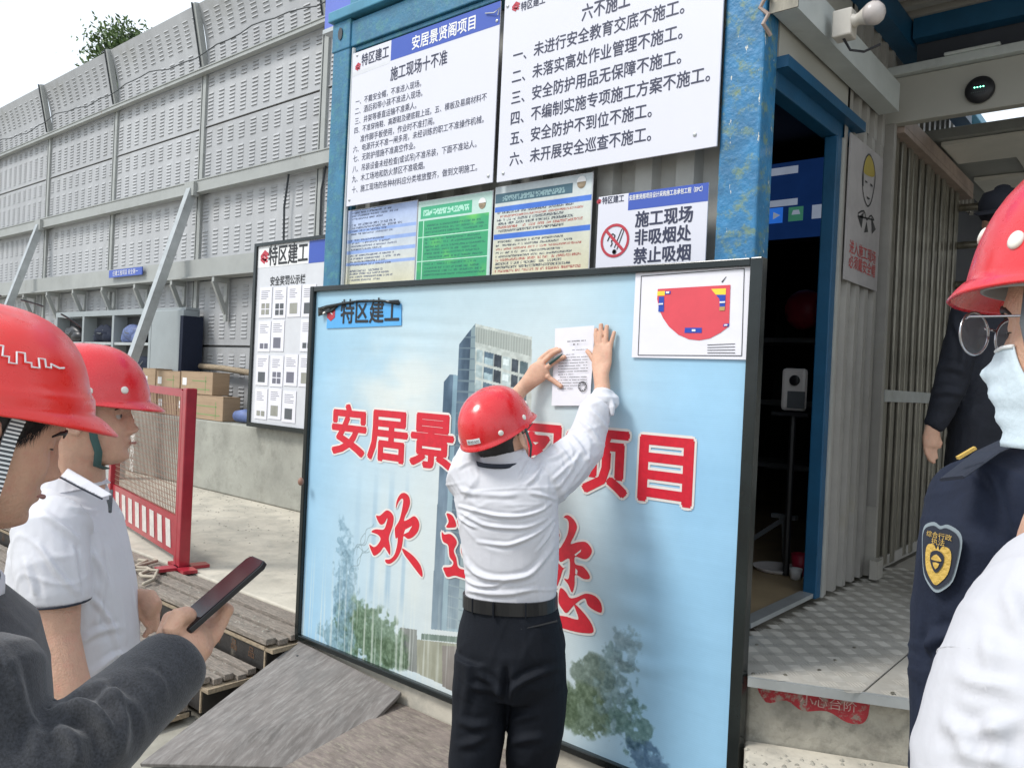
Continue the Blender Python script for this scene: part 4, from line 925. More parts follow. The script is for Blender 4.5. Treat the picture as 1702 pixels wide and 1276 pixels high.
letters(t, 'inkblack', [('特区建工', (446, 439), (511, 432), 1.25, .02)], YR-.002); letters(t, 'inkblack', [('安全奖罚公示栏', (449, 474), (507, 469), 1.15, .012)], YR-.002)
b = MB(); p = at(433, 440, Y=YR); logo_s(b, p.x, p.z, .14, YR-.001); b.build('logo', M['logored'], t)
rr = random.Random(11)
for r_ in range(4):
    for c_ in range(4):
        if (r_, c_) in ((3, 3), (1, 2)): continue
        x = -6.97+c_*.235+rr.uniform(-.008, .008); z = 2.17-r_*.325+rr.uniform(-.01, .01)
        b = MB(); b.box(x, x+.21, YR-.005, YR-.001, z, z+.295); o = b.build('paper_sheet', M['paper'], t)
        b = MB()
        for q in range(5): b.box(x+.03, x+.03+rr.uniform(.08, .15), YR-.0058, YR-.0051, z+.255-q*.018, z+.260-q*.018)
        b.build('printed_lines', M['inkgrey'], o)
        b = MB(); k = rr.choice((1, 1, 2, 4))
        for i in range(k): xx_, zz_ = x+.04+(i % 2)*.075, z+.03+(i//2)*.06; b.box(xx_, xx_+(.12 if k == 1 else .06), YR-.0062, YR-.0051, zz_, zz_+(.1 if k == 1 else .05))
        b.build('printed_photo', M[rr.choice(('inkgrey', 'strapg', 'wallconc'))], o)

# ================================================================ THE BANNER BOARD
bx0, bx1, bz0, bz1 = -3.375, -1.03, .335, 2.10
bt = thing('banner_board', 'large framed banner board with red lettering and a printed tower block picture', 'banner board', (-2.2, YB, bz0))
fw = .040
b = MB(); b.box(bx0, bx0+.028, YB-.022, YB+.020, bz0, bz1); b.build('frame_bar', M['frameblk'], bt, bevel=.004)
b = MB(); b.box(bx1-fw, bx1, YB-.022, YB+.020, bz0, bz1); b.build('frame_bar', M['frameblk'], bt, bevel=.004)
b = MB(); b.box(bx0+.028, bx1-fw, YB-.021, YB+.019, bz1-.028, bz1-.001); b.build('frame_bar', M['frameblk'], bt, bevel=.004)
b = MB(); b.box(bx0+.028, bx1-fw, YB-.021, YB+.019, bz0+.001, bz0+.028); b.build('frame_bar', M['frameblk'], bt, bevel=.004)
b = MB(); b.box(bx0+fw, bx1-fw, YB+.008, YB+.018, bz0+fw, bz1-fw); b.build('backing', M['cabdark'], bt)
def P2(px, py): v = at(px, py, Y=YB); return (v.x, v.z)
tw_front = [P2(790, 538), P2(884, 560), P2(880, 1020), P2(787, 1045)]
tw_side = [P2(763, 572), P2(790, 538), P2(787, 1045), P2(742, 1045)]
tw2 = [P2(738, 634), P2(748, 622), P2(764, 624), P2(762, 1050), P2(716, 1045)]
def banner(U, V):
    u = (U-bx0)/(bx1-bx0); v = (V-bz0)/(bz1-bz0); C = np.empty(U.shape+(3,))
    L_ = np.array([146, 190, 218.]); Mi = np.array([202, 211, 212.]); R_ = np.array([150, 196, 226.]); T_ = np.array([164, 200, 216.])
    k = np.clip(u/.42, 0, 1)[..., None]; k2 = np.clip((u-.62)/.30, 0, 1)[..., None]; k2 = k2*k2*(3-2*k2)
    C[:] = L_*(1-k)+Mi*k; C[:] = C*(1-k2)+R_*k2
    kt = np.clip((v-.6)/.4, 0, 1)[..., None]*.55; C[:] = C*(1-kt)+T_*kt
    cl = vnoise(U+.3*vnoise(U, V, 3, 2), V*1.6, 2.0, 5, 5); w_ = np.clip((cl-.5)*5, 0, 1)*np.exp(-((u-.28)/.17)**2-((v-.70)/.16)**2)
    C += (np.array([222, 220, 210])-C)*w_[..., None]*.7
    C += ((vnoise(U, V, 5, 12)-.5)*14)[..., None]
    # pale towers fading behind the lettering
    for a_, b_, s_ in ((P2(628, 0)[0], P2(640, 0)[0], .5), (P2(650, 0)[0], P2(657, 0)[0], .7), (P2(668, 0)[0], P2(673, 0)[0], .5), (P2(690, 0)[0], P2(697, 0)[0], .3)):
        pass
    for c_, wd, s_ in ((-2.83, .016, .5), (-2.72, .018, .7), (-2.62, .013, .6), (-2.95, .02, .22), (-2.55, .05, -.5), (-2.77, .03, -.4)):
        m_ = np.exp(-((U-c_)/wd)**4)*np.clip((1.27-V)/.25, 0, 1)*np.clip((V-.62)/.1, 0, 1)
        tgt = np.array([120, 160, 190.]) if s_ > 0 else np.array([208, 216, 212.]); C += (tgt-C)*(m_*abs(s_))[..., None]
    n1 = vnoise(U*3, V, 9, 21)
    m_ = inpoly(U, V, tw2); C[m_] = (np.array([70, 94, 116])+(n1[..., None]-.5)*80)[m_]; m_ = m_ & (U > P2(750, 700)[0]); C[m_] = (np.array([116, 146, 162])+(n1[..., None]-.5)*50)[m_]
    m_ = inpoly(U, V, tw_side); C[m_] = (np.array([58, 80, 100])+(n1[..., None]-.5)*90)[m_]; m2 = m_ & (U > P2(776, 700)[0]); C[m2] = (np.array([120, 140, 146])+(n1[..., None]-.5)*30)[m2]
    m2 = m_ & (np.mod(V, .045) < .006); C[m2] = (92, 112, 124)
    m_ = inpoly(U, V, tw_front); C[m_] = (178, 186, 180)
    # windows follow the tilted floors of the printed perspective
    sl = (tw_front[1][1]-tw_front[0][1])/(tw_front[1][0]-tw_front[0][0]); f = (tw_front[0][1]-(V-sl*(U-tw_front[0][0]))); a_ = (U-tw_front[0][0])/(tw_front[1][0]-tw_front[0][0])
    fl = np.mod(f-.09, .062); on = m_ & (f > .09) & (fl > .012)
    for u0, u1, c_ in ((.05, .16, (150, 168, 170)), (.19, .36, (64, 88, 106)), (.37, .50, (26, 36, 48)), (.52, .66, (170, 186, 186)), (.68, .80, (30, 42, 54)), (.82, .96, (54, 76, 84))):
        q_ = on & (a_ > u0) & (a_ < u1); C[q_] = c_
    q_ = on & (a_ > .53) & (a_ < .64) & (fl > .02) & (fl < .045); C[q_] = (215, 228, 228)
    q_ = on & (a_ > .2) & (a_ < .35) & (fl > .035); C[q_] = (150, 175, 182)
    C[m_] += ((vnoise(U, V, 60, 5, 2)-.5)*50)[m_][..., None]
    q_ = m_ & (f < .075) & (f > .012); C[q_] = (138, 146, 140); q_ = q_ & (np.mod(a_, .045) < .02); C[q_] = (160, 168, 162)
    # lower fade: towers dissolve to pale
    for pl_ in (tw_front, tw_side, tw2):
        m_ = inpoly(U, V, pl_); k_ = (np.clip((.95-V)/.35, 0, 1)*.35*m_)[..., None]; C += (np.array([160, 182, 190])-C)*k_
    # gate house and low wall
    for poly, col in (([P2(665, 1042), P2(693, 1046), P2(693, 1118), P2(665, 1108)], (104, 108, 104)), ([P2(693, 1062), P2(765, 1070), P2(765, 1150), P2(693, 1118)], (132, 132, 112)), ([P2(735, 1072), P2(765, 1074), P2(765, 1155), P2(735, 1140)], (112, 104, 98)),
                      ([P2(700, 1052), P2(765, 1058), P2(765, 1068), P2(700, 1062)], (80, 100, 90)), ([P2(668, 1060), P2(675, 1062), P2(675, 1112), P2(668, 1108)], (60, 70, 66))):
        m_ = inpoly(U, V, poly); C[m_] = (np.array(col)+(n1[..., None]-.5)*50)[m_]
    # printed trees
    tn = vnoise(U, V, 26, 31, 5); tn2 = vnoise(U, V, 60, 33, 3)
    def grove(cx, cz, rx, rz, thr=.5, col=(58, 88, 62), soft=1, seed=0):
        d_ = 1-((U-cx)/rx)**2-((V-cz)/rz)**2; n_ = vnoise(U+seed, V, 34, 40+seed, 6)
        a_ = np.clip((n_-thr+.42*np.clip(d_, -1, 1))*7, 0, 1)*np.clip(d_*2.5+.5, 0, 1)*soft*.82
        c_ = np.array(col)+((tn2-.5)*80)[..., None]+((vnoise(U, V, 110, 61, 2)-.5)*50)[..., None]; C[:] = C*(1-a_[..., None])+c_*a_[..., None]
    def pt(x, y): return P2(x, y)
    for x, y, rx, rz, th, col, so in ((590, 1045, .17, .16, .52, (72, 104, 80), .9), (625, 1060, .22, .15, .48, (60, 88, 58), 1), (575, 1000, .10, .3, .66, (90, 124, 140), .75), (570, 960, .09, .34, .70, (96, 134, 156), .7), (560, 1060, .16, .1, .55, (96, 130, 140), .7), (650, 1085, .14, .07, .45, (52, 78, 48), 1)):
        X_, Z_ = pt(x, y); grove(X_, Z_, rx, rz, th, col, so, int(x) % 7)
    for X_, Z_, rx, rz, th, col, so in ((-1.60, .62, .10, .10, .45, (72, 92, 78), 1), (-1.64, .50, .13, .10, .4, (58, 80, 52), 1), (-1.50, .62, .10, .18, .62, (92, 120, 122), .85), (-1.44, .50, .10, .12, .6, (78, 112, 104), .9), (-1.80, .50, .16, .10, .42, (50, 72, 44), 1), (-2.05, .47, .2, .06, .4, (60, 84, 50), 1), (-1.38, .42, .1, .06, .55, (60, 90, 120), .8), (-1.47, .75, .09, .12, .75, (110, 134, 140), .7)):
        grove(X_, Z_, rx, rz, th, col, so, int(abs(X_)*10) % 7)
    for x, y, ang_, ln in [(600, 905, 1.0, .14), (600, 905, .6, .12), (600, 912, .2, .1), (598, 925, 1.4, .12), (590, 940, .8, .13)]:
        X_, Z_ = pt(x, y); dx_, dz_ = math.cos(ang_), math.sin(ang_); s_ = (U-X_)*dx_+(V-Z_)*dz_; t_ = -(U-X_)*dz_+(V-Z_)*dx_
        m_ = (s_ > -.06) & (s_ < ln) & (np.abs(t_+.012*np.sin(s_*60)) < .0028); C[m_] = C[m_]*.45+np.array([90, 115, 125])*.55
    glare = np.exp(-((u-.33)/.22)**2-((v-.30)/.30)**2)*.35+np.exp(-((u-.66)/.14)**2-((v-.45)/.5)**2)*.35; C += (np.array([212, 216, 212])-C)*glare[..., None]  # whitish glare on the banner, painted into its colours
    # worn pale scratches along the lower edge
    lg = np.clip((.30-v)/.22, 0, 1)*np.clip((.62-u)/.3, 0, 1); sc = vnoise(U*22, V*.35, 4, 55, 4)
    a_ = np.clip((sc-.56)*10, 0, 1)*lg*.55; C += (np.array([214, 220, 214])-C)*a_[..., None]
    m_ = (v < .012); C[m_] = (196, 204, 196)
    # darker under the top right drawing, faint horizontal scan lines of the print
    C += (np.sin(V*900)*2.5)[..., None]
    return C
def rip(U, V):
    f1 = np.exp(-((U+1.44)/.07)**2)*np.clip((1.25-V)/.15, 0, 1)*np.clip((V-.62)/.12, 0, 1)*np.sin(V*62+2*np.sin(V*9))*.003
    f2 = np.exp(-((U+1.38)/.12)**2-((V-.72-.25*(U+1.38))/.03)**2)*.004
    f3 = .0009*(vnoise(U*.5, V*6, 5, 77)-.5)+.0008*(vnoise(U, V*3, 2, 78)-.5)
    f4 = np.exp(-((U+2.62)/.3)**2-((V-1.86)/.12)**2)*np.sin(V*90+U*4)*.0007
    return f1+f2+f3+f4
paint('printed_banner', bx0+.028, bx1-fw, bz0+.028, bz1-.028, YB, 800, 610, banner, bt, M['vcol'], rip)
YT = YB-.0022
# red block lettering with pale outline
RING = [(math.cos(q), math.sin(q)) for q in np.arange(0, 6.28, 6.2832/12)]
def big_text(body, x0, x1, z0, z1):
    V, F = glyphs(body); r1, r2 = .0082, .0165
    xs = [p[0] for p in V]; ys = [p[1] for p in V]; a, b_, c, d = min(xs), max(xs), min(ys), max(ys)
    sx, sz = (x1-x0-2*r1)/(b_-a), (z1-z0-2*r1)/(d-c)
    mb, mo = MB(), MB()
    for i, (cx, cz) in enumerate(RING[::2]+[(0, 0)]): mb.add([(x0+r1+(x-a)*sx+cx*r1, YT-.0012-i*.00005, z0+r1+(y-c)*sz+cz*r1) for x, y in V], F)
    for i, (cx, cz) in enumerate(RING+[(q_[0]*.55, q_[1]*.55) for q_ in RING[::3]]): mo.add([(x0+r1+(x-a)*sx+cx*r2, YT-i*.00005, z0+r1+(y-c)*sz+cz*r2) for x, y in V], F)
    mb.build('red_lettering', M['bigred'], bt); mo.build('letter_outline', M['outline'], bt)
big_text('安居景贤阁项目', -3.172, -1.240, 1.283, 1.533)
def brush(name, polys, k, ox, oy, holes=()):
    mr_ = MB(); mo = MB(); mh = MB()
    for pi_, poly in enumerate(polys):
        s3 = []
        for x, y in smooth_poly(poly, 4):
            v = at(x/k+ox, y/k+oy, Y=YB); s3.append((v.x, YT-.0012-pi_*.00008, v.z))
        flat_poly(mr_, s3)
        for i, (cx, cz) in enumerate(RING[::2]+[(0, 0)]): flat_poly(mo, [(x+cx*.009, YT-i*.00005-.000012*pi_, z+cz*.009) for x, y, z in s3])
    for poly in holes:
        s3 = []
        for x, y in poly: v = at(x/k+ox, y/k+oy, Y=YB); s3.append((v.x, YT-.0018, v.z))
        flat_poly(mh, s3)
    mr_.build(name, M['bigred'], bt); mo.build('letter_outline', M['outline'], bt)
    if holes: mh.build('letter_gap', M['outline'], bt)
brush('brush_character', [[(255,400),(300,400),(375,338),(430,360),(462,420),(450,520),(415,620),(405,680),(420,770),(418,862),(375,800),(345,770),(300,830),(235,870),(205,830),(175,740),(225,768),(265,750),(300,700),(305,660),(270,620),(200,590),(250,560),(330,565),(360,540),(385,460),(385,430),(350,490),(310,505),(280,470)],
 [(490,310),(500,220),(540,150),(590,132),(640,170),(655,250),(630,340),(600,400),(585,460),(640,440),(700,405),(745,440),(765,510),(745,590),(690,650),(630,672),(580,640),(570,700),(550,800),(500,900),(430,960),(380,960),(362,920),(420,910),(470,860),(500,760),(510,660),(485,665),(475,560),(490,520),(530,450),(560,330),(575,220),(555,200),(520,240)],
 [(560,785),(620,815),(700,880),(770,970),(800,1060),(795,1120),(740,1060),(650,940),(590,860)]], 7.0875, 590, 800, [[(582,618),(640,590),(682,520),(600,565)]])
brush('brush_character', [[(1085,375),(1150,395),(1190,470),(1195,530),(1140,540),(1080,535),(1110,470)],
 [(1030,590),(1060,620),(1130,615),(1190,670),(1205,730),(1170,810),(1200,900),(1220,1000),(1290,1035),(1500,1080),(1800,1080),(1800,1160),(1500,1190),(1270,1130),(1180,1105),(1095,1120),(1060,1060),(1050,1010),(1140,1000),(1165,945),(1120,880),(1105,750),(1050,710),(1030,660)],
 [(1210,455),(1232,460),(1252,540),(1250,560),(1225,525)], [(1270,735),(1305,800),(1285,885),(1258,820)], [(1400,430),(1650,430),(1650,900),(1580,950),(1560,880),(1580,520),(1420,520)]], 7.0875, 590, 800)
brush('brush_character', [[(215,150),(245,195),(295,275),(270,335),(225,335),(150,300)], [(260,540),(325,595),(345,600),(325,620),(300,700),(262,780),(200,720),(180,600)],
 [(335,110),(375,90),(430,130),(463,200),(440,280),(402,365),(470,350),(550,350),(605,420),(590,480),(540,515),(447,490),(447,560),(520,585),(575,650),(585,700),(530,705),(447,665),(440,760),(415,835),(380,760),(340,700),(385,695),(390,510),(300,540),(275,430),(310,395),(370,280),(385,180),(370,130)],
 [(300,795),(350,820),(395,885),(460,880),(550,845),(640,870),(695,940),(700,1025),(640,1010),(570,960),(535,890),(440,950),(365,1030),(320,990),(285,920)],
 [(435,945),(520,1020),(600,1130),(620,1215),(540,1225),(400,1200),(200,1130),(160,1060),(330,1060),(440,1090),(478,1080)]], 5.8, 880, 840, [[(440,470),(505,420),(500,442),(450,482)], [(450,600),(470,625),(465,660),(447,655)]])
# logo patch, half peeled, on the banner
t = thing('logo_patch', 'small blue peeling patch with red mark and dark lettering on the banner board', 'sticker', (-2.98, YT, 1.89))
pb = MB(); q = [P2(544, 546), P2(668, 541), P2(668, 505), P2(640, 500), P2(600, 499), P2(565, 506), P2(546, 514)]; pb.slab([(x, YT, z) for x, z in q], (0, -.003, 0)); pb.build('patch', mat('patch_blue', rgb(84, 165, 222), .35, var=.08, scale=4), t)
pb = MB(); e = [P2(537, 514), P2(548, 510), P2(570, 505), P2(600, 500), P2(640, 500), P2(667, 504)]; e3 = [Vector((x, YT-.012, z-.002)) for x, z in e]
pb.tube(e3, [.012, .010, .007, .005, .006, .009], n=8); pb.slab([(e3[0].x-.01, YT-.02, e3[0].z+.008), (e3[0].x-.004, YT-.02, e3[0].z-.035), (e3[1].x+.04, YT-.006, e3[1].z-.022), (e3[2].x, YT-.008, e3[2].z+.004)], (0, -.002, 0)); pb.build('curled_edge', M['frameblk'], t, smooth=True)
pb = MB(); ptext(pb, '特区建工', (566, 535), (663, 531), YT-.0035, 1.15, .02); pb.build('lettering', M['inkblack'], t)
pb = MB(); cx_, cz_ = P2(552, 521); 
flat_poly(pb, [(cx_+.036*math.cos(math.radians(30+60*i)), YT-.0042, cz_-.002+.036*math.sin(math.radians(30+60*i))) for i in range(6)]); pb.build('red_mark', M['logored'], t)
pb = MB(); pb.quad((cx_-.03, YT-.005, cz_+.016), (cx_+.012, YT-.005, cz_-.008), (cx_+.012, YT-.005, cz_-.001), (cx_-.03, YT-.005, cz_+.024)); pb.build('white_slash', M['white'], t)
# site plan drawing
x0, x1, z0, z1 = -1.494, -1.071, 1.779, 2.062
t = thing('site_plan_sheet', 'white sheet with a red half round plan at the banner board corner', 'drawing', (-1.28, YT, z0))
b = MB(); b.box(x0, x1, YT-.006, YT-.003, z0, z1+.012); b.build('sheet', M['paper'], t)
def S(u, v): return (x0+(x1-x0)*u, YT-.0075, z0+(z1-z0)*v)
def G(px, py): v = at(1000+px/4.557, 420+py/4.557, Y=YT-.0075); return (v.x, YT-.0075, v.z)
def lift(pts, k): return [(x, y-.0006*k, z) for x, y, z in pts]
b = MB()
for a_, c_ in ((G(300, 178), G(1080, 120)), (G(1080, 120), G(1060, 780)), (G(1060, 780), G(275, 775)), (G(275, 775), G(300, 178))):
    d_ = (Vector(c_)-Vector(a_)).normalized(); n_ = d_.cross(Vector((0, 1, 0)))*.0012; b.quad(Vector(a_)-n_, Vector(c_)-n_, Vector(c_)+n_, Vector(a_)+n_)
for i in range(4): p_ = Vector(G(800, 700+i*20)); q_ = Vector(G(1010, 692+i*23)); b.quad(p_, q_, q_+Vector((0, 0, .002)), p_+Vector((0, 0, .002)))
b.quad(G(905, 222), G(915, 226), G(945, 182), G(942, 180)); b.build('drawn_border', M['inkblack'], t)
b = MB(); cpts = [G(425, 275), G(975, 243), G(965, 555)]+[G(x, y) for x, y in ((900, 605), (820, 648), (740, 663), (660, 655), (580, 620), (510, 560), (465, 495), (435, 430), (420, 350))]
flat_poly(b, cpts); b.build('red_area', mat('plan_red', rgb(214, 72, 84), .5, var=.06, scale=12), t)
for nm, mt, polys in (('yellow_area', mat('plan_yellow', rgb(246, 206, 60), .5), ([(423, 292), (480, 290), (478, 324), (421, 326)], [(830, 275), (942, 270), (940, 318), (865, 318)])),
                      ('blue_area', mat('plan_blue', rgb(28, 68, 168), .5), ([(435, 333), (474, 331), (472, 447), (430, 447)], [(480, 292), (524, 290), (522, 314), (482, 316)], [(868, 320), (940, 318), (934, 435), (895, 412), (893, 350)], [(632, 568), (760, 568), (758, 607), (628, 607)], [(925, 540), (965, 536), (963, 558), (922, 560)])),
                      ('tan_area', mat('plan_tan', rgb(178, 150, 90), .5), ([(895, 410), (936, 408), (932, 438), (893, 438)],))):
    for p_ in polys: b = MB(); flat_poly(b, lift([G(*q_) for q_ in p_], 1+('blue' in nm)+2*('tan' in nm))); b.build(nm, mt, t)
b = MB()
for p_ in ([(490, 295), (516, 294), (515, 308), (490, 309)], [(432, 384), (468, 382), (468, 393), (432, 395)], [(896, 370), (938, 368), (938, 380), (896, 382)], [(686, 580), (714, 580), (714, 596), (686, 596)], [(932, 543), (956, 542), (955, 553), (931, 554)]):
    flat_poly(b, lift([G(*q_) for q_ in p_], 5))
b.build('white_tag', M['white'], t)
# the paper notice being posted
px4 = [at(924, 546, Y=YT), at(989, 541, Y=YT), at(983, 674, Y=YT), at(919, 674, Y=YT)]
t = thing('paper_notice', 'white printed paper notice being pressed onto the banner board by the man', 'paper notice', px4[3])
n_ = 14; b = MB(); vs = []
for j in range(n_+1):
    for i in range(n_+1):
        u, v = i/n_, j/n_; p_ = (px4[3]*(1-u)+px4[2]*u)*(1-v)+(px4[0]*(1-u)+px4[1]*u)*v
        vs.append((p_.x, YT-.003-.004*abs(math.sin(u*7+v*5)*math.sin(v*4))-(.006*(1-v)**3), p_.z))
b.add(vs, [(j*(n_+1)+i, j*(n_+1)+i+1, (j+1)*(n_+1)+i+1, (j+1)*(n_+1)+i) for j in range(n_) for i in range(n_)]); b.build('sheet', M['paper'], t, smooth=True)
def T(u, v): p_ = (px4[3]*(1-u)+px4[2]*u)*(1-v)+(px4[0]*(1-u)+px4[1]*u)*v; return Vector((p_.x, YT-.0125, p_.z))
b = MB(); rr = random.Random(2)
def row(v, u0, u1, h=.010):
    u = u0
    while u < u1:
        w_ = rr.uniform(.012, .02); p_, q_ = T(u, v), T(u+w_, v)
        if rr.random() < .86: b.quad(p_, q_, q_+Vector((0, 0, h*.3*rr.uniform(.5, 1))), p_+Vector((0, 0, h*.3)))
        u += w_+.007
row(.81, .34, .82, .015); row(.765, .52, .64, .022); row(.70, .5, .9)
for i in range(13): row(.645-i*.036, .16 if i not in (0, 1, 8) else .22, .9 if i not in (0, 7, 12) else .55)
o = b.build('printed_lines', M['inkblack'], t)
b = MB(); c0 = T(.80, .24)
for i in range(20):
    a0, a1 = 2*math.pi*i/20, 2*math.pi*(i+1)/20; b.quad(*[c0+Vector((r_*math.cos(a_), 0, r_*math.sin(a_))) for r_, a_ in ((.019, a0), (.019, a1), (.016, a1), (.016, a0))])
    if i % 2: b.quad(*[c0+Vector((r_*math.cos(a_), 0, r_*math.sin(a_))) for r_, a_ in ((.015, a0), (.015, a1), (.011, a1), (.011, a0))])
b.build('round_stamp', M['inkblack'], t)
m = MB(); kp = at(500, 800, Y=YB-.05); m.ball(kp, (.017, .014, .020), 12, 8); tag(m.build('rusty_knob', M['wire'], smooth=True), 'small rusty round knob at the left edge of the banner board', 'knob')
# ================================================================ PEOPLE
def remesh(mb, name, voxel, mt, parent, it=3, folds=(), nz=0, nzs=14, seed=0, pf=(), crease=0):
    me = bpy.data.meshes.new('tmp'); me.from_pydata(mb.v, [], mb.f); o = bpy.data.objects.new('tmp', me); COL.objects.link(o)
    r = o.modifiers.new('r', 'REMESH'); r.mode = 'VOXEL'; r.voxel_size = voxel; r.adaptivity = 0
    if it: s_ = o.modifiers.new('s', 'SMOOTH'); s_.factor = .5; s_.iterations = it
    dg = bpy.context.evaluated_depsgraph_get(); m2 = bpy.data.meshes.new_from_object(o.evaluated_get(dg))
    bpy.data.objects.remove(o); bpy.data.meshes.remove(me)
    n = len(m2.vertices); co = np.empty(n*3); m2.vertices.foreach_get('co', co); co = co.reshape(-1, 3)
    no = np.empty(n*3, np.float32); m2.vertex_normals.foreach_get('vector', no); no = no.reshape(-1, 3)
    disp = np.zeros(n)
    for pts, wd, ht in folds:
        best = np.full(n, 9.)
        for a, b in zip(pts[:-1], pts[1:]):
            a = np.array(a); b = np.array(b); ab = b-a; t = np.clip(((co-a)@ab)/(ab@ab), 0, 1)
            best = np.minimum(best, np.linalg.norm(co-(a+t[:, None]*ab), axis=1))
        disp += ht*np.exp(-(best/wd)**2)-ht*.45*np.exp(-((best-2.1*wd)/wd)**2)
    if pf:          # creases drawn on the side of the cloth that faces the street
        q = co-np.array(EYE); zc = q@np.array(FW); ux = 851+FPX*(q@np.array(RT))/zc; uy = 638-FPX*(q@np.array(UP))/zc; wgt = np.clip(-(no@np.array(FW))*2.2, 0, 1); C2 = np.stack([ux, uy], 1)
        for pts, wd, ht in pf:
            best = np.full(n, 999.); tt = np.zeros(n); P_ = smooth_open(pts)
            for i_, (a, b) in enumerate(zip(P_[:-1], P_[1:])):
                a = np.array(a, float); b = np.array(b, float); ab = b-a; t = np.clip(((C2-a)@ab)/(ab@ab+1e-9), 0, 1); d_ = np.linalg.norm(C2-(a+t[:, None]*ab), axis=1)
                m_ = d_ < best; best[m_] = d_[m_]; tt[m_] = (i_+t[m_])/(len(P_)-1)
            best = best*zc/FPX; k_ = np.sqrt(np.clip(np.sin(tt*np.pi), .02, 1))
            disp += wgt*k_*(ht*np.exp(-(best/wd)**2)-ht*.5*np.exp(-((best-2.0*wd)/wd)**2))
    if crease:
        r_ = np.random.RandomState(seed+50)
        for k in range(5):
            d = r_.normal(size=3); d /= np.linalg.norm(d); e = r_.normal(size=3); e2 = r_.normal(size=3); fr = 26*(.6+1.1*r_.rand())
            a_ = np.sin(co@d*fr+2.2*np.sin(co@e*fr*.45)+r_.rand()*6); msk = np.clip(np.sin(co@e2*9+r_.rand()*6), 0, 1)
            disp += crease*msk*np.exp(-(a_/.28)**2)
    if nz:
        r_ = np.random.RandomState(seed)
        for k in range(7):
            d = r_.normal(size=3); d /= np.linalg.norm(d); e = r_.normal(size=3); fr = nzs*(.6+1.3*r_.rand())
            disp += nz*np.sin(co@d*fr+1.5*np.sin(co@e*fr*.5)+r_.rand()*6)/2.2
    co = co+no*disp[:, None]
    off = np.array(wloc(parent)); m2.vertices.foreach_set('co', (co-off).ravel()); m2.materials.clear(); m2.materials.append(mt)
    m2.polygons.foreach_set('use_smooth', [True]*len(m2.polygons)); m2.update(); m2.name = name
    ob = bpy.data.objects.new(name, m2); COL.objects.link(ob); ob.parent = parent; return ob
def smooth_open(pts, k=4):
    P_ = [np.array(p, float) for p in pts]; P_ = [2*P_[0]-P_[1]]+P_+[2*P_[-1]-P_[-2]]; o = []
    for i in range(1, len(P_)-2):
        p0, p1, p2, p3 = P_[i-1:i+3]
        for t in np.arange(0, 1, 1/k): o.append(.5*((2*p1)+(-p0+p2)*t+(2*p0-5*p1+4*p2-p3)*t*t+(-p0+3*p1-3*p2+p3)*t**3))
    return o+[P_[-2]]
class Frame:
    """a head's frame: x to the person's right, y forward, z up, origin between the ears at eye level"""
    def __init__(s, O, f, u, k=1.0):
        s.k = k; s.O = Vector(O); s.f = Vector(f).normalized(); s.u = (Vector(u)-s.f*Vector(u).dot(s.f)).normalized(); s.r = s.f.cross(s.u)
    def __call__(s, x, y=None, z=None):
        if y is None: x, y, z = x
        return s.O+(s.r*x+s.f*y+s.u*z)*s.k
ZZ = np.array([.119, .114, .102, .082, .055, .03, .0, -.03, -.055, -.075, -.092, -.108, -.118, -.122])
YFf = np.array([-.01, .030, .056, .074, .083, .0855, .080, .0785, .079, .079, .077, .074, .060, .03])
YBb = np.array([-.02, -.050, -.072, -.090, -.101, -.104, -.098, -.084, -.068, -.055, -.045, -.035, -.025, -.015])
WW = np.array([.004, .034, .055, .069, .0755, .0775, .0755, .072, .0675, .063, .055, .042, .025, .008])
def head_pt(t, z):
    yf, yb, wd = (np.interp(z, ZZ[::-1], a[::-1]) for a in (YFf, YBb, WW)); c, s_ = math.cos(t), math.sin(t); yc = -.012
    return Vector((wd*math.copysign(abs(s_)**.88, s_), yc+((yf-yc) if c > 0 else (yc-yb))*math.copysign(abs(c)**.9, c), z))
BUMPS = [(0, .002, .008, .020, .007), (0, -.018, .0085, .016, .014), (0, -.036, .0105, .0105, .021), (0, -.045, .012, .007, .010), (.013, -.043, .0065, .0065, .010), (-.013, -.043, .0065, .0065, .010),
         (.028, .020, .019, .008, .005), (-.028, .020, .019, .008, .005), (0, .018, .014, .008, .003), (.031, -.001, .015, .0095, -.011), (-.031, -.001, .015, .0095, -.011), (.04, -.033, .02, .016, .005), (-.04, -.033, .02, .016, .005),
         (0, -.064, .019, .0055, .0085), (0, -.0745, .017, .0055, .0085), (0, -.0693, .022, .0018, -.0035), (0, -.086, .018, .005, -.003), (0, -.104, .018, .012, .007), (0, -.057, .004, .004, -.002)]
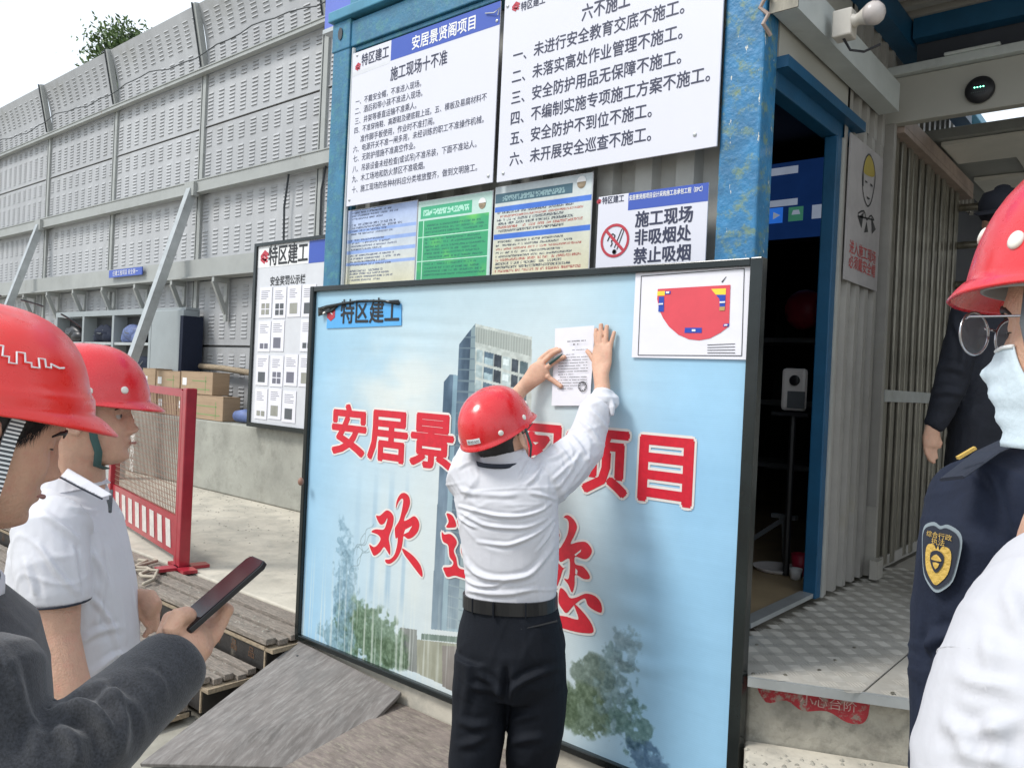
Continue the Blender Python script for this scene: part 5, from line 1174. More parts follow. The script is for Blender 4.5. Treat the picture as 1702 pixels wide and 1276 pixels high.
def add_head(mb, F, lid=0.0):
    nt_, nz_ = 96, 110; zs = np.linspace(.1185, -.1215, nz_); vs = []; fs = []
    for z in zs:
        for k in range(nt_):
            t = 2*math.pi*k/nt_; p = head_pt(t, z)
            if math.cos(t) > 0:
                w_ = min(1, math.cos(t)*2.2)
                for bx, bz, sx, sz, a in BUMPS:
                    q = ((p.x-bx)/sx)**2+((z-bz)/sz)**2
                    if q < 9: p.y += w_*a*math.exp(-q)
            vs.append(F(p))
    for i in range(nz_-1):
        for k in range(nt_): fs.append((i*nt_+k, i*nt_+(k+1) % nt_, (i+1)*nt_+(k+1) % nt_, (i+1)*nt_+k))
    fs.append(tuple(reversed(range(nt_)))); fs.append(tuple((nz_-1)*nt_+k for k in range(nt_)))
    mb.add(vs, fs)
    for sx in (1, -1):       # ears
        pts = [(.0, .012), (-.006, .026), (-.018, .033), (-.030, .026), (-.034, .008), (-.028, -.012), (-.018, -.026), (-.008, -.031), (-.003, -.022)]
        q = [F(sx*(.080+.010*min(1, max(0, -y/.02))), y-.004, z-.012) for y, z in pts]
        mb.tube(q, [.0045*F.k]*len(q), n=8)
        mb.loft([(F(sx*.070, -.014, -.012), .016*F.k, .026*F.k), (F(sx*.080, -.018, -.012), .014*F.k, .024*F.k)], ref=F.f, n=14)
        mb.ball(F(sx*.083, -.010, -.036), .0075*F.k, 10, 7)
        mb.ball(F(sx*.079, .001, -.013), .006*F.k, 8, 6)
        if lid:      # lowered lid or upper lid fold
            mb.ball(F(sx*.031, .0600, .001+(.0005 if lid > .9 else .0055)), (.0148*F.k,)*3, 16, 10)
def add_eyes(F, parent, gaze=(0, 0)):
    for sx in (1, -1):
        m = MB(); m.ball(F(sx*.031, .0592, -.0015), .0136*F.k, 18, 12); e = m.build('eye', M['eye'], parent, smooth=True)
        d = (F.f+F.r*gaze[0]+F.u*gaze[1]).normalized(); c = F(sx*.031, .0592, -.0015)
        m = MB(); m.lathe([(.0068*F.k, .0120*F.k), (.0045*F.k, .0138*F.k), (.001, .0143*F.k)], c, 16, axis=d); m.build('iris', M['iris'], e, smooth=True)
def add_brows(F, parent):
    for sx in (1, -1):
        m = MB(); m.loft([(F(sx*.013, .0885, .015), .0035, .0015), (F(sx*.028, .0850, .021), .0042, .0018), (F(sx*.044, .0725, .018), .0028, .0018), (F(sx*.052, .0625, .012), .0015, .001)], ref=F.u, n=8)
        m.build('eyebrow', M['hair'], parent, smooth=True)
LOW = [0]
def hairline(t):
    a = abs((t+math.pi) % (2*math.pi)-math.pi)   # 0 front .. pi back
    return float(np.interp(a, [0, .7, 1.05, 1.25, 1.42, 1.62, 1.75, 1.9, 2.2, 3.15], [.082, .078, .060, .035, -.010, -.014, .030, .010, -.045, -.062]))-LOW[0]*max(0, 1-abs(a-1.1)/.75)
def add_hair(F, parent, tufts=0, seed=0, off=.006):
    r_ = random.Random(seed); m = MB(); nt_, nz_ = 120, 60; idx = {}
    for i in range(nz_):
        for k in range(nt_):
            t = 2*math.pi*k/nt_; hl = hairline(t)+.006*math.sin(t*23)+.004*math.sin(t*57)
            z = .117-(.117-hl)*(i/(nz_-1)); p = head_pt(t, z); n_ = Vector((p.x, p.y+.01, (z-.0)*.8)).normalized(); ed = (1-(i/(nz_-1))**6)
            m.v.append(tuple(F(p+n_*(off*ed+.0005+r_.uniform(0, .0012)))))
    for i in range(nz_-1):
        for k in range(nt_): m.f.append((i*nt_+k, (i+1)*nt_+k, (i+1)*nt_+(k+1) % nt_, i*nt_+(k+1) % nt_)); m.m.append(0)
    o = m.build('hair', M['hair'], parent, smooth=True)
    if tufts:
        m = MB()
        for i in range(tufts):
            t = r_.uniform(0, 6.283); hl = hairline(t); z = hl+abs(r_.gauss(0, .02))-.002; p = head_pt(t, z); n_ = Vector((p.x, p.y+.01, .0)).normalized()
            tg = Vector((-n_.y, n_.x, 0)); d = (Vector((0, 0, -1))-tg*(.5 if p.x*n_.y > 0 else -.5)*(1 if p.x > 0 else -1)*.6+tg*r_.gauss(0, .35)+n_*.18).normalized()
            L_ = r_.uniform(.008, .016); b_ = p+n_*(.0045*r_.random()+.0015); w_ = tg*.0005
            m.add([F(b_-w_), F(b_+w_), F(b_+d*L_)], [(0, 1, 2)])
        o2 = m.build('hair_strands', M['hair'], o); o2['kind'] = 'stuff'
def helmet(F, parent, mt, style=0, c=(0, -.010, .040), tilt=0, sx=.112, sy=.140, H=.138, label=None, rivets=(), strap=None, name='helmet', pk=.044):
    cx, cy, cz = c; tl = math.radians(tilt)
    def L(x, y, z):       # tilt about the ear axis
        y0, z0 = y-cy, z-cz; return F(x, cy+y0*math.cos(tl)-z0*math.sin(tl), cz+y0*math.sin(tl)+z0*math.cos(tl))
    def dome(t, s_):      # t: 0 front, s_: 0 rim .. 1 top
        k = (1-s_**2.3)**(1/2.3) if s_ < 1 else 0
        z = H*s_; fl = 1+.03*(1-s_)**3
        x = sx*k*fl*math.sin(t); y = (sy if math.cos(t) > 0 else sy*1.0)*k*fl*math.cos(t)
        if style == 1: z += .010*math.exp(-(x/.026)**2)*min(1, s_*1.6)*(1 if math.cos(t) > -.9 else 1)
        return Vector((x+cx, y+cy, z+cz))
    m = MB(); nt_ = 96; rings = []
    for s_ in [1, .995, .98, .95, .9, .84, .77, .7, .6, .5, .4, .3, .24, .2, .16, .1, .05, 0]:
        ring = []
        for k in range(nt_):
            t = 2*math.pi*k/nt_; p = dome(t, min(s_, .9999))
            if style == 1: q_ = min(1, max(0, (.26-s_)/.12)); p += Vector((math.sin(t), math.cos(t), 0))*.006*q_*q_*(3-2*q_)
            ring.append(p)
        rings.append(ring)
    for e in (.25, .55, .85, 1.0):
        ring = []
        for k in range(nt_):
            t = 2*math.pi*k/nt_; p = dome(t, 0).copy()
            if style == 1: p += Vector((math.sin(t), math.cos(t), 0))*.006
            fr = max(0, math.cos(t)); ex = .006+pk*fr**1.6; dr = -.006-.016*fr**1.5-(.004 if style else 0)
            if math.cos(t) < 0: ex = .006+.001*(-math.cos(t)); dr = -.008-.006*(-math.cos(t))**2
            p += Vector((math.sin(t)*ex*e*.75, math.cos(t)*ex*e, dr*e**1.4)); ring.append(p)
        rings.append(ring)
    vs = [L(*p) for r_ in rings for p in r_]; fs = []
    for i in range(len(rings)-1):
        for k in range(nt_): fs.append((i*nt_+k, (i+1)*nt_+k, (i+1)*nt_+(k+1) % nt_, i*nt_+(k+1) % nt_))
    m.add(vs, fs); o = m.build(name, mt, parent, smooth=True); so = o.modifiers.new('thickness', 'SOLIDIFY'); so.thickness = .0032; so.offset = 1
    hp = o
    m = MB()                # inner band
    ring = [dome(2*math.pi*k/48, .02) for k in range(48)]
    vs = [L(*(p*1.0-Vector((p.x-cx, p.y-cy, 0))*.10+Vector((0, 0, dz)))) for dz in (.02, -.012) for p in ring]; m.add(vs, [(k, (k+1) % 48, 48+(k+1) % 48, 48+k) for k in range(48)])
    b_ = m.build('head_band', M['hgrey'], hp, smooth=True); so = b_.modifiers.new('thickness', 'SOLIDIFY'); so.thickness = .003
    for t, s_ in rivets:
        p = dome(t, s_); q = dome(t, s_+.03); n_ = (L(*p)-L(cx, cy, cz-.02)).normalized(); m = MB()
        tt = (L(*dome(t+.05, s_))-L(*p)).cross(L(*q)-L(*p)).normalized(); 
        if tt.dot(n_) < 0: tt = -tt
        m.lathe([(.0088, -.002), (.0088, .0016), (.006, .0032), (.001, .0036)], L(*p), 18, axis=tt); m.build('rivet', M['rivet'], hp, smooth=True)
    return hp, dome, L
def ribbon(mb, pts, wd, th, side):
    mb.loft([(p, wd/2, th/2) for p in pts], n=8, ref=side, ex=5, round_caps=False)
def surf_line(dome, L, pts, off=.0012):
    return [L(*(dome(t, s_)+Vector((math.sin(t), math.cos(t), .4)).normalized()*off)) for t, s_ in pts]

def A(px, py, D): return at(px, py, D=D)
# ---------------------------------------------------------------- man posting the notice
D3 = 2.62
p3 = thing('person', 'man in red helmet, white shirt and black trousers pressing a paper notice onto the banner', 'person', (A(848, 1000, D3).x, A(848, 1000, D3).y, .1))
f3 = VW(.25, 0, .97).normalized(); s3 = VW(.97, 0, -.25).normalized()
Fh = Frame((0, 0, 0), VW(.46, .36, .81), VW(-.32, .86, -.24)); Fh.O = A(816, 685, 2.60)-Fh.u*.098+Fh.f*.010
body = MB(); add_head(body, Fh)
body.loft([(A(838, 800, D3), .065, .062), (A(838, 765, D3), .060, .058), (Fh(0, -.022, -.075), .057, .060), (Fh(0, -.02, -.03), .055, .06)], ref=s3, n=20)
wr = at(1001, 642, Y=YB-.052); el = A(972, 742, 2.74); sh = A(905, 800, 2.62)
body.loft([(sh, .055, .055), (el, .045, .045), (wr*.6+el*.4, .041, .041), (at(1000, 660, Y=YB-.06), .034, .031), (wr, .029, .024), (at(999, 625, Y=YB-.045), .030, .021), (at(1000, 605, Y=YB-.032), .041, .017), (at(1001, 585, Y=YB-.026), .042, .014), (at(1002, 574, Y=YB-.022), .038, .011)], ref=(1, 0, 0), n=20)
def hpt(x, y, o=.016): return at(840+x/7.09, 520+y/7.09, Y=YB-o)
for pts, r in (([(1082, 400), (1074, 340), (1066, 260), (1070, 190)], .0092), ([(1122, 390), (1122, 310), (1124, 220), (1128, 135)], .0098), ([(1180, 390), (1184, 310), (1190, 230), (1196, 152)], .0096), ([(1232, 420), (1248, 350), (1268, 280), (1284, 222)], .0084),
               ([(1080, 600), (1030, 540), (1000, 490), (962, 448)], .0100)):
    body.loft([(hpt(x, y, .022-.003*i), r*(1.12-.08*i), r*(1.05-.1*i)) for i, (x, y) in enumerate(pts)], n=12)
wl = at(866, 648, Y=YB-.06); ell = A(805, 728, 2.86)
body.loft([(A(782, 800, 2.62), .055, .055), (ell, .045, .045), (wl*.5+ell*.5, .041, .040), (wl, .028, .024), (at(880, 634, Y=YB-.045), .032, .02), (at(893, 620, Y=YB-.035), .042, .017), (at(905, 610, Y=YB-.028), .036, .013)], ref=(0, 0, 1), n=20)
for pts, r in (([(440, 590), (500, 530), (560, 475), (645, 432)], .0098), ([(500, 640), (560, 585), (625, 550), (702, 515)], .0098), ([(400, 560), (450, 510), (520, 455), (610, 420)], .0090), ([(500, 745), (520, 770), (570, 800), (660, 868)], .0104)):
    body.loft([(hpt(x, y, .026-.004*i), r*(1.12-.08*i), r*(1.05-.1*i)) for i, (x, y) in enumerate(pts)], n=12)
body.loft([(A(845, 1060, D3), .12, .09), (A(845, 900, D3), .13, .09), (A(842, 800, D3), .13, .08), (A(838, 778, D3), .07, .06)], ref=s3)
gz = .12
def footpos(px_, D): q = A(px_, 1276, D); return q
LK, RK = A(788, 1262, 2.60), A(884, 1262, 2.64)
for K in (LK, RK): body.loft([(A(812 if K is LK else 880, 1090, D3), .07, .07), (K, .05, .05), ((K.x, K.y, .2), .035, .04), ((K.x, K.y, .13), .035, .045)], ref=s3)
remesh(body, 'body', .0032, M['skin2'], p3, 2)
add_hair(Fh, p3, 0, 1)
def P3(px_, py_, d=2.50): return A(px_, py_, d)
F_ = []
def fl(pts, wd, ht): F_.append((pts, wd*.72, ht*1.05))
k7 = lambda x, y: (730+x/4.253, 720+y/4.253)
for pts, wd, ht in (([(120, 510), (250, 545), (400, 580), (560, 585), (700, 550), (800, 480)], .007, .0075), ([(150, 560), (250, 615), (330, 650), (470, 665), (620, 660), (760, 600)], .007, .0068), ([(140, 590), (200, 640), (260, 670)], .006, .006),
                    ([(270, 765), (400, 785), (500, 785), (620, 740), (720, 680), (810, 600)], .007, .0070), ([(185, 900), (230, 960), (310, 1010), (420, 1030), (560, 1020), (660, 980), (760, 860), (810, 780)], .010, .0095),
                    ([(180, 1020), (260, 1070), (380, 1075), (480, 1040)], .007, .006), ([(680, 840), (760, 740), (810, 640)], .006, .005), ([(200, 1100), (330, 1130), (520, 1130), (700, 1090)], .009, .006), ([(640, 420), (740, 440), (830, 470)], .007, .005), ([(600, 380), (680, 300), (740, 200)], .008, .005), ([(560, 330), (600, 260), (640, 190)], .007, .004),
                    ([(300, 430), (450, 440), (560, 430)], .01, .004), ([(150, 380), (200, 420), (300, 430)], .01, .005), ([(830, 460), (900, 400), (980, 320), (1060, 200)], .009, .006), ([(800, 330), (880, 260), (960, 180)], .008, .006), ([(840, 380), (930, 250), (1000, 120)], .008, .005), ([(130, 250), (200, 210), (270, 200)], .008, .004),
                    ([(700, 180), (800, 180), (900, 120)], .009, .005), ([(860, 420), (960, 300), (1060, 150)], .007, .005)):
    fl([k7(*p) for p in pts], wd, ht)
F_ += [([(x+dx, y-dx*.8) for x, y in ((928, 722), (950, 745), (968, 775))], .007, .005) for dx in (-12, 10, 34, 52)]
shirt = MB()
shirt.loft([(A(848, 1030, D3), .138, .102), (A(848, 988, D3), .149, .113), (A(850, 955, D3), .150, .118), (A(848, 900, D3), .158, .120), (A(843, 850, D3), .168, .120), (A(842, 812, D3), .176, .112), (A(841, 788, D3), .158, .094), (A(839, 768, D3), .090, .074), (A(838, 760, D3), .068, .064)], ref=s3, n=32, ex=2.3, round_caps=False)
shirt.loft([(A(888, 812, D3), .085, .085), (A(908, 800, 2.62), .085, .085), (A(940, 772, 2.67), .078, .078), (el, .070, .070), (el*.72+wr*.28, .061, .060), (el*.42+wr*.58, .054, .053), (at(1000, 672, Y=YB-.062), .049, .047)], ref=s3, n=24)
shirt.loft([(A(800, 812, D3), .085, .085), (A(784, 798, 2.64), .084, .084), (A(792, 765, 2.74), .074, .074), (ell, .066, .066), (ell*.8+wl*.2, .056, .056)], ref=s3, n=24)
so_ = remesh(shirt, 'shirt', .0036, M['shirt'], p3, 3, (), .0018, 22, 3, F_, .0022)
m = MB(); m.loft([(at(1001, 674, Y=YB-.064), .047, .045), (at(1002, 668, Y=YB-.063), .055, .053), (at(1003, 660, Y=YB-.062), .053, .050), (at(1003, 655, Y=YB-.060), .040, .038)], ref=(1, 0, 0), n=24)
m.loft([(at(1012, 668, Y=YB-.08), .02, .012), (at(1016, 678, Y=YB-.085), .014, .01), (at(1017, 690, Y=YB-.085), .008, .006)], n=10)
remesh(m, 'rolled_cuff', .004, M['shirt'], p3, 2, [([at(990, 664, Y=YB-.11), at(1003, 668, Y=YB-.12), at(1015, 664, Y=YB-.11)], .004, .003)], .0025, 90, 5)
m = MB(); cN = A(838, 762, D3); m.loft([(A(838, 766, D3), .086, .076), (A(837, 757, D3-.006), .077, .070), (A(836, 745, D3-.010), .070, .066)], ref=s3, n=28, round_caps=False); remesh(m, 'collar', .004, M['shirt'], p3, 2)
m = MB(); ring = []
for i in range(15):
    a_ = math.radians(205+i*130/14); ring.append(A(836, 766, D3)+s3*(.093*math.cos(a_))+f3*(.084*math.sin(a_))+UP*(-.003-.006*math.sin(math.radians(i*180/14))))
ribbon(m, ring, .015, .004, UP); m.build('collar_lining', M['navytrim'], p3, smooth=True)
tr = MB()
tr.loft([(A(848, 1000, D3), .150, .116), (A(849, 1030, D3), .163, .124), (A(850, 1070, D3), .176, .134), (A(850, 1120, D3), .170, .130), (A(848, 1150, D3), .14, .11)], ref=s3, n=32, ex=2.4, round_caps=False)
for K, hx in ((LK, 800), (RK, 896)):
    tr.loft([(A(hx+(4 if K is LK else -4), 1085, D3), .090, .120), (A(hx, 1150, D3), .091, .108), (A((hx+K and (792 if K is LK else 890)) if False else (794 if K is LK else 891), 1210, 2.61), .088, .100), (K, .080, .088), ((K.x-.0, K.y, .30), .074, .080), ((K.x, K.y, .14), .072, .080)], ref=s3, n=26, ex=2.2, round_caps=False)
TF = []
k4 = lambda x, y: (480+x/3.394, 900+y/3.394)
for pts, wd, ht in (([(1230, 890), (1300, 800), (1420, 740), (1520, 700)], .010, .006), ([(1230, 840), (1330, 770), (1450, 720)], .009, .005), ([(1220, 880), (1150, 800), (1060, 740)], .010, .006), ([(1210, 860), (1120, 830), (1020, 820)], .010, .005), ([(1225, 700), (1228, 800), (1225, 900)], .010, -.010),
                    ([(1240, 1010), (1320, 990), (1420, 960)], .012, .005), ([(960, 1010), (1050, 1040), (1160, 1020)], .012, .006), ([(1000, 660), (1010, 800), (980, 1000)], .012, .004), ([(1250, 1130), (1350, 1110), (1440, 1100)], .012, .006), ([(950, 1150), (1050, 1130), (1120, 1080)], .012, .006)):
    TF.append(([k4(*p) for p in pts], wd, ht))
remesh(tr, 'trousers', .0055, M['trous'], p3, 2, (), .0025, 18, 8, [(a_, b_, c_*1.5) for a_, b_, c_ in TF], .0015)
m = MB(); m.loft([(A(848, 1006, D3), .156, .122), (A(848, 985, D3), .155, .1215)], ref=s3, n=48, ex=2.35, round_caps=False); m.build('belt', M['leather'], p3, smooth=False)
m = MB()
for i, a_ in enumerate((232, 262, 300)):
    a_ = math.radians(a_); c0 = A(848, 996, D3)+s3*(.158*math.cos(a_))+f3*(.125*math.sin(a_)); m = MB(); m.bar(c0-UP*.026, c0+UP*.022, .012, .004, ref=s3); m.build('belt_loop', M['trous'], p3)
m = MB(); q = [A(480+x/3.394, 900+y/3.394, 2.493) for x, y in ((1310, 492), (1400, 474), (1515, 446))]; m.tube(q, .003, n=6); m.build('pocket_seam', M['leather'], p3)
for K in (LK, RK):
    m = MB(); m.loft([((K.x-f3.x*.09, K.y-f3.y*.09, .15), .035, .035), ((K.x+f3.x*.02, K.y+f3.y*.02, .155), .045, .045), ((K.x+f3.x*.14, K.y+f3.y*.14, .14), .045, .025)], ref=s3, n=16); m.build('shoe', M['leather'], p3, smooth=True)
hp, dm, LL = helmet(Fh, p3, M['hred'], 0, pk=.020, rivets=((.92, .30), (1.55, .16), (2.35, .13), (-.9, .3), (-1.55, .16)))
m = MB(); rows = []
for sv in (.07, .19): rows.append([LL(*(dm(t, sv)+Vector((math.sin(t), math.cos(t), 0))*.0016)) for t in np.linspace(3.36, 2.92, 8)])
m.add(rows[0]+rows[1], [(i, i+1, i+9, i+8) for i in range(7)]); st_ = m.build('number_sticker', M['white'], hp)
m = MB(); V_, F2_ = glyphs('质检005'); xs = [v[0] for v in V_]; a_, b_ = min(xs), max(xs)
def onh(x, y): t = 3.335-(x-a_)/(b_-a_)*.39; s_ = .09+y*.09; return LL(*(dm(t, s_)+Vector((math.sin(t), math.cos(t), 0))*.0026))
m.add([onh(x, y) for x, y in V_], F2_); m.build('lettering', M['inkblack'], st_)
m = MB(); ribbon(m, [Fh(.078, .03, .045), Fh(.084, .022, .0), Fh(.080, .028, -.05), Fh(.055, .03, -.10), Fh(.0, .03, -.125)], .014, .003, Fh.f); m.build('chin_strap', M['strap'], hp, smooth=True)
g_ = thing('spectacles', 'dark framed spectacles worn by the man posting the notice', 'glasses', Fh(0, .1, 0)) if False else None
m = MB()
for sx in (1, -1):
    m.tube([Fh(sx*.078, -.01, .003), Fh(sx*.081, .03, .004), Fh(sx*.072, .092, .004)], .0018, n=6)
    m.tube([Fh(sx*.034+.022*math.cos(a_), .098, .0+.017*math.sin(a_)) for a_ in np.linspace(0, 6.283, 20)], .0016, n=6)
m.tube([Fh(-.012, .1, .004), Fh(.012, .1, .004)], .0016, n=6); sp_ = m.build('spectacles', M['blackplastic'], p3, smooth=True)
m = MB(); p_, q_ = hpt(520, 600, .040), hpt(672, 486, .030); m.tube([p_, p_*.3+q_*.7, q_], [.0052, .0052, .002], n=8); tag(m.build('marker_pen', M['strap'], smooth=True), 'dark green pen held between the left fingers of the man posting the notice', 'pen')

# ---------------------------------------------------------------- man in white polo, second from left
p2 = thing('person', 'man in white polo shirt and glossy red helmet in profile by the stairs', 'person', (A(120, 1100, 1.95).x, A(120, 1100, 1.95).y, 0))
F2 = Frame(A(152, 690, 1.93), VW(.965, .02, .26), VW(-.03, 1, 0))
f2 = VW(.965, 0, .26).normalized(); s2 = VW(.26, 0, -.965).normalized()
body = MB(); add_head(body, F2, .5)
body.loft([(A(122, 850, 1.95), .075, .065), (A(132, 800, 1.95), .062, .058), (F2(0, -.03, -.08), .058, .058), (F2(0, -.03, -.03), .058, .062)], ref=s2)
body.loft([(A(122, 1200, 1.95), .14, .10), (A(118, 900, 1.95), .15, .10), (A(120, 840, 1.95), .10, .08)], ref=s2)
body.loft([(A(78, 890, 1.80), .05, .05), (A(90, 985, 1.76), .054, .052), (A(92, 1060, 1.74), .049, .047), (A(108, 1120, 1.72), .045, .043), (A(140, 1200, 1.70), .034, .032), (A(160, 1250, 1.70), .035, .02)], ref=f2, n=18)
kz = lambda x, y, d=2.0: A(160+x/5.673, 980+y/5.673, d)
body.loft([(A(150, 900, 2.15), .05, .05), (A(150, 1010, 2.12), .045, .045), (kz(330, 110, 2.06), .032, .028), (kz(420, 120, 2.04), .036, .022), (kz(510, 140, 2.02), .040, .020), (kz(550, 190, 2.01), .034, .018)], ref=UP, n=18)
for pts, r in (([(520, 120), (575, 230), (572, 310), (560, 380)], .0078), ([(540, 210), (545, 300), (500, 370), (455, 435)], .0074), ([(470, 200), (510, 270), (520, 330), (510, 400)], .0074), ([(370, 210), (420, 250), (470, 300), (480, 325)], .0095), ([(400, 150), (400, 220), (440, 270), (500, 290)], .0090)):
    body.loft([(kz(x, y, 2.015), r, r*.9) for x, y in pts], n=10)
for dx in (.09, -.09):
    b_ = A(122, 1200, 1.95)+s2*dx; body.loft([(b_, .07, .07), ((b_.x, b_.y, .45), .05, .05), ((b_.x, b_.y, .1), .035, .04)], ref=s2)
remesh(body, 'body', .0034, M['skin'], p2, 2)
add_eyes(F2, p2); add_brows(F2, p2); add_hair(F2, p2, 0, 4, .003)
m = MB(); m.loft([(F2(.020, .086, -.0695), .001, .002), (F2(.0, .0955, -.0700), .0035, .004), (F2(-.020, .086, -.0695), .001, .002)], ref=F2.u, n=8); m.build('lips', M['lips'], p2, smooth=True)
sh_ = MB()
sh_.loft([(A(125, 1215, 1.95), .175, .128), (A(128, 1130, 1.95), .175, .140), (A(128, 1050, 1.95), .175, .140), (A(124, 980, 1.95), .180, .132), (A(118, 910, 1.95), .192, .122), (A(116, 868, 1.95), .185, .108), (A(120, 835, 1.95), .130, .088), (A(126, 812, 1.95), .085, .072), (A(130, 800, 1.95), .070, .064)], ref=s2, n=32, ex=2.3, round_caps=False)
for sg, dd_ in ((1, 0), (-1, .34)):
    sh_.loft([(A(100, 868, 1.84+dd_), .080, .078), (A(82, 888, 1.80+dd_*1.1), .080, .078), (A(86, 940, 1.77+dd_), .074, .072), (A(92, 988, 1.76+dd_), .070, .066), (A(92, 996, 1.76+dd_), .068, .064)] if sg > 0 else [(A(120, 868, 2.08), .078, .075), (A(130, 900, 2.13), .074, .07), (A(140, 975, 2.14), .068, .064)], ref=f2, n=24, round_caps=sg < 0)
W2 = []
k8 = lambda x, y, d=1.83: A(x, y, d)
for pts, wd, ht in (([(70, 850), (110, 880), (160, 930), (190, 1000)], .012, .006), ([(150, 850), (165, 900), (170, 960), (160, 1040)], .012, .006), ([(195, 860), (185, 930), (200, 1010)], .01, .005), ([(120, 1080), (160, 1050), (215, 1040)], .012, .005), ([(150, 990), (185, 1040), (205, 1110)], .01, .006), ([(60, 900), (95, 950), (125, 985)], .010, .005), ([(40, 930), (55, 970), (60, 990)], .01, .005), ([(130, 900), (135, 950), (140, 990)], .009, -.007), ([(150, 1120), (190, 1090), (225, 1080)], .01, .005), ([(110, 840), (150, 850), (190, 845)], .009, .004)):
    W2.append((pts, wd*.6, ht*1.15))
remesh(sh_, 'polo_shirt', .004, M['shirt'], p2, 2, (), .003, 18, 5, W2, .0022)
m = MB()   # collar wings
def cl(px_, py_, d): return A(px_, py_, d)
m.slab([cl(112, 778, 1.86), cl(150, 800, 1.82), cl(186, 822, 1.80), cl(170, 828, 1.79), cl(130, 808, 1.81), cl(100, 792, 1.85)], s2*-.010)
m.loft([(A(124, 814, 1.95), .088, .082), (A(122, 803, 1.95), .080, .078), (A(124, 790, 1.95), .070, .070)], ref=s2, n=24, round_caps=False)
remesh(m, 'collar', .0026, M['shirt'], p2, 3)
m = MB(); ribbon(m, [cl(100, 793, 1.845), cl(130, 809, 1.803), cl(170, 829, 1.783)], .0035, .003, UP); m.build('collar_stripe', M['navytrim'], p2)
m = MB(); cc_ = A(92, 998, 1.76); pts = [cc_+f2*(.0695*math.cos(a_))+s2*(.0655*math.sin(a_)) for a_ in np.linspace(0, 6.283, 40)]; m.tube(pts, .0024, n=6); m.build('sleeve_stripe', M['navytrim'], p2, smooth=True)
m = MB()
m.loft([(A(125, 1205, 1.95), .165, .120), (A(125, 1260, 1.95), .17, .125), (A(125, 1330, 1.95), .16, .12)], ref=s2, n=24)
for dx in (.085, -.085):
    b_ = A(125, 1290, 1.95)+s2*dx; m.loft([(b_, .09, .10), ((b_.x, b_.y, .45), .075, .08), ((b_.x, b_.y, .09), .07, .075)], ref=s2, n=20, round_caps=False)
remesh(m, 'trousers', .009, M['trous'], p2, 2)
for dx in (.09, -.09):
    b_ = A(122, 1200, 1.95)+s2*dx; m = MB(); m.loft([((b_.x-f2.x*.08, b_.y-f2.y*.08, .045), .035, .035), ((b_.x, b_.y, .05), .045, .04), ((b_.x+f2.x*.14, b_.y+f2.y*.14, .03), .045, .022)], ref=s2, n=14); m.build('shoe', M['leather'], p2, smooth=True)
hp, dm, LL = helmet(F2, p2, M['hred'], 0, tilt=-3, c=(0, -.012, .036), pk=.028, rivets=((1.35, .17), (.78, .20), (2.2, .17), (-1.35, .17)))
m = MB(); ribbon(m, [F2(.079, .010, .040), F2(.081, .018, .0), F2(.080, .022, -.05), F2(.066, .028, -.085), F2(.045, .02, -.118), F2(.0, .03, -.13)], .018, .003, F2.f); m.build('chin_strap', M['strap'], hp, smooth=True)
m = MB(); ribbon(m, [F2(.080, -.060, .03), F2(.083, -.03, .012), F2(.083, .012, -.01)], .006, .003, F2.u); m.build('rear_strap', M['strapg'], hp, smooth=True)
m = MB(); m.tube([A(185, 815, 1.84), A(183, 850, 1.80), A(180, 830, 1.80)], .004, n=6); m.box(0, 0, 0, 0, 0, 0) if False else None; m.build('strap_end', M['strapg'], hp)

# ---------------------------------------------------------------- man with the phone, far left
p1 = thing('person', 'man in dark grey jacket and orange red vented helmet holding a phone, far left', 'person', (A(-60, 1200, 1.0).x, A(-60, 1200, 1.0).y, 0))
F1 = Frame((0, 0, 0), VW(.66, -.28, .70), VW(.22, .94, .17), 1.0); F1.O = A(-24, 716, 1.04)
s1 = VW(.42, 0, -.90).normalized(); f1 = VW(.9, 0, .42).normalized()
body = MB(); add_head(body, F1, 1)
body.loft([(A(-130, 1060, 1.05), .08, .07), (A(-95, 960, 1.05), .065, .062), (F1(0, -.03, -.075), .060, .062), (F1(0, -.03, -.03), .058, .062)], ref=s1)
body.loft([(A(-140, 1500, 1.05), .14, .10), (A(-130, 1060, 1.05), .13, .09)], ref=s1)
DH = 1.12; kp = lambda x, y, d=DH: A(160+x/5.673, 980+y/5.673, d)
body.loft([(A(200, 1160, 1.03), .040, .036), (kp(780, 620, 1.09), .036, .030), (kp(820, 520, 1.10), .040, .028), (kp(850, 430, 1.11), .044, .024), (kp(930, 400, 1.13), .040, .020)], ref=VW(.6, -.75, 0), n=20)
for pts, r in (([(760, 470, 1.09), (720, 340, 1.08), (775, 250, 1.085), (850, 235, 1.10), (876, 250, 1.105)], .0135), ([(930, 420, 1.13), (1060, 370, 1.155), (1170, 270, 1.17), (1235, 165, 1.175)], .0125), ([(930, 500, 1.12), (1060, 440, 1.14), (1140, 350, 1.16), (1190, 260, 1.17)], .0122), ([(900, 560, 1.11), (1020, 520, 1.13), (1100, 440, 1.145), (1140, 380, 1.155)], .0115), ([(860, 600, 1.10), (960, 590, 1.12), (1040, 530, 1.13), (1080, 470, 1.14)], .0105)):
    body.loft([(kp(x, y, d), r*(1.1-.05*i), r*(1.1-.06*i)) for i, (x, y, d) in enumerate(pts)], n=12)
remesh(body, 'body', .0028, M['skin2'], p1, 4)
add_brows(F1, p1); LOW[0] = .045; add_hair(F1, p1, 5200, 2, .006); LOW[0] = 0
m = MB()
m.loft([(F1(.022, .076, -.0690), .001, .001), (F1(.0, .0915, -.0700), .0035, .0035), (F1(-.022, .076, -.0690), .001, .001)], ref=F1.u, n=10); m.build('lips', M['lips'], p1, smooth=True)
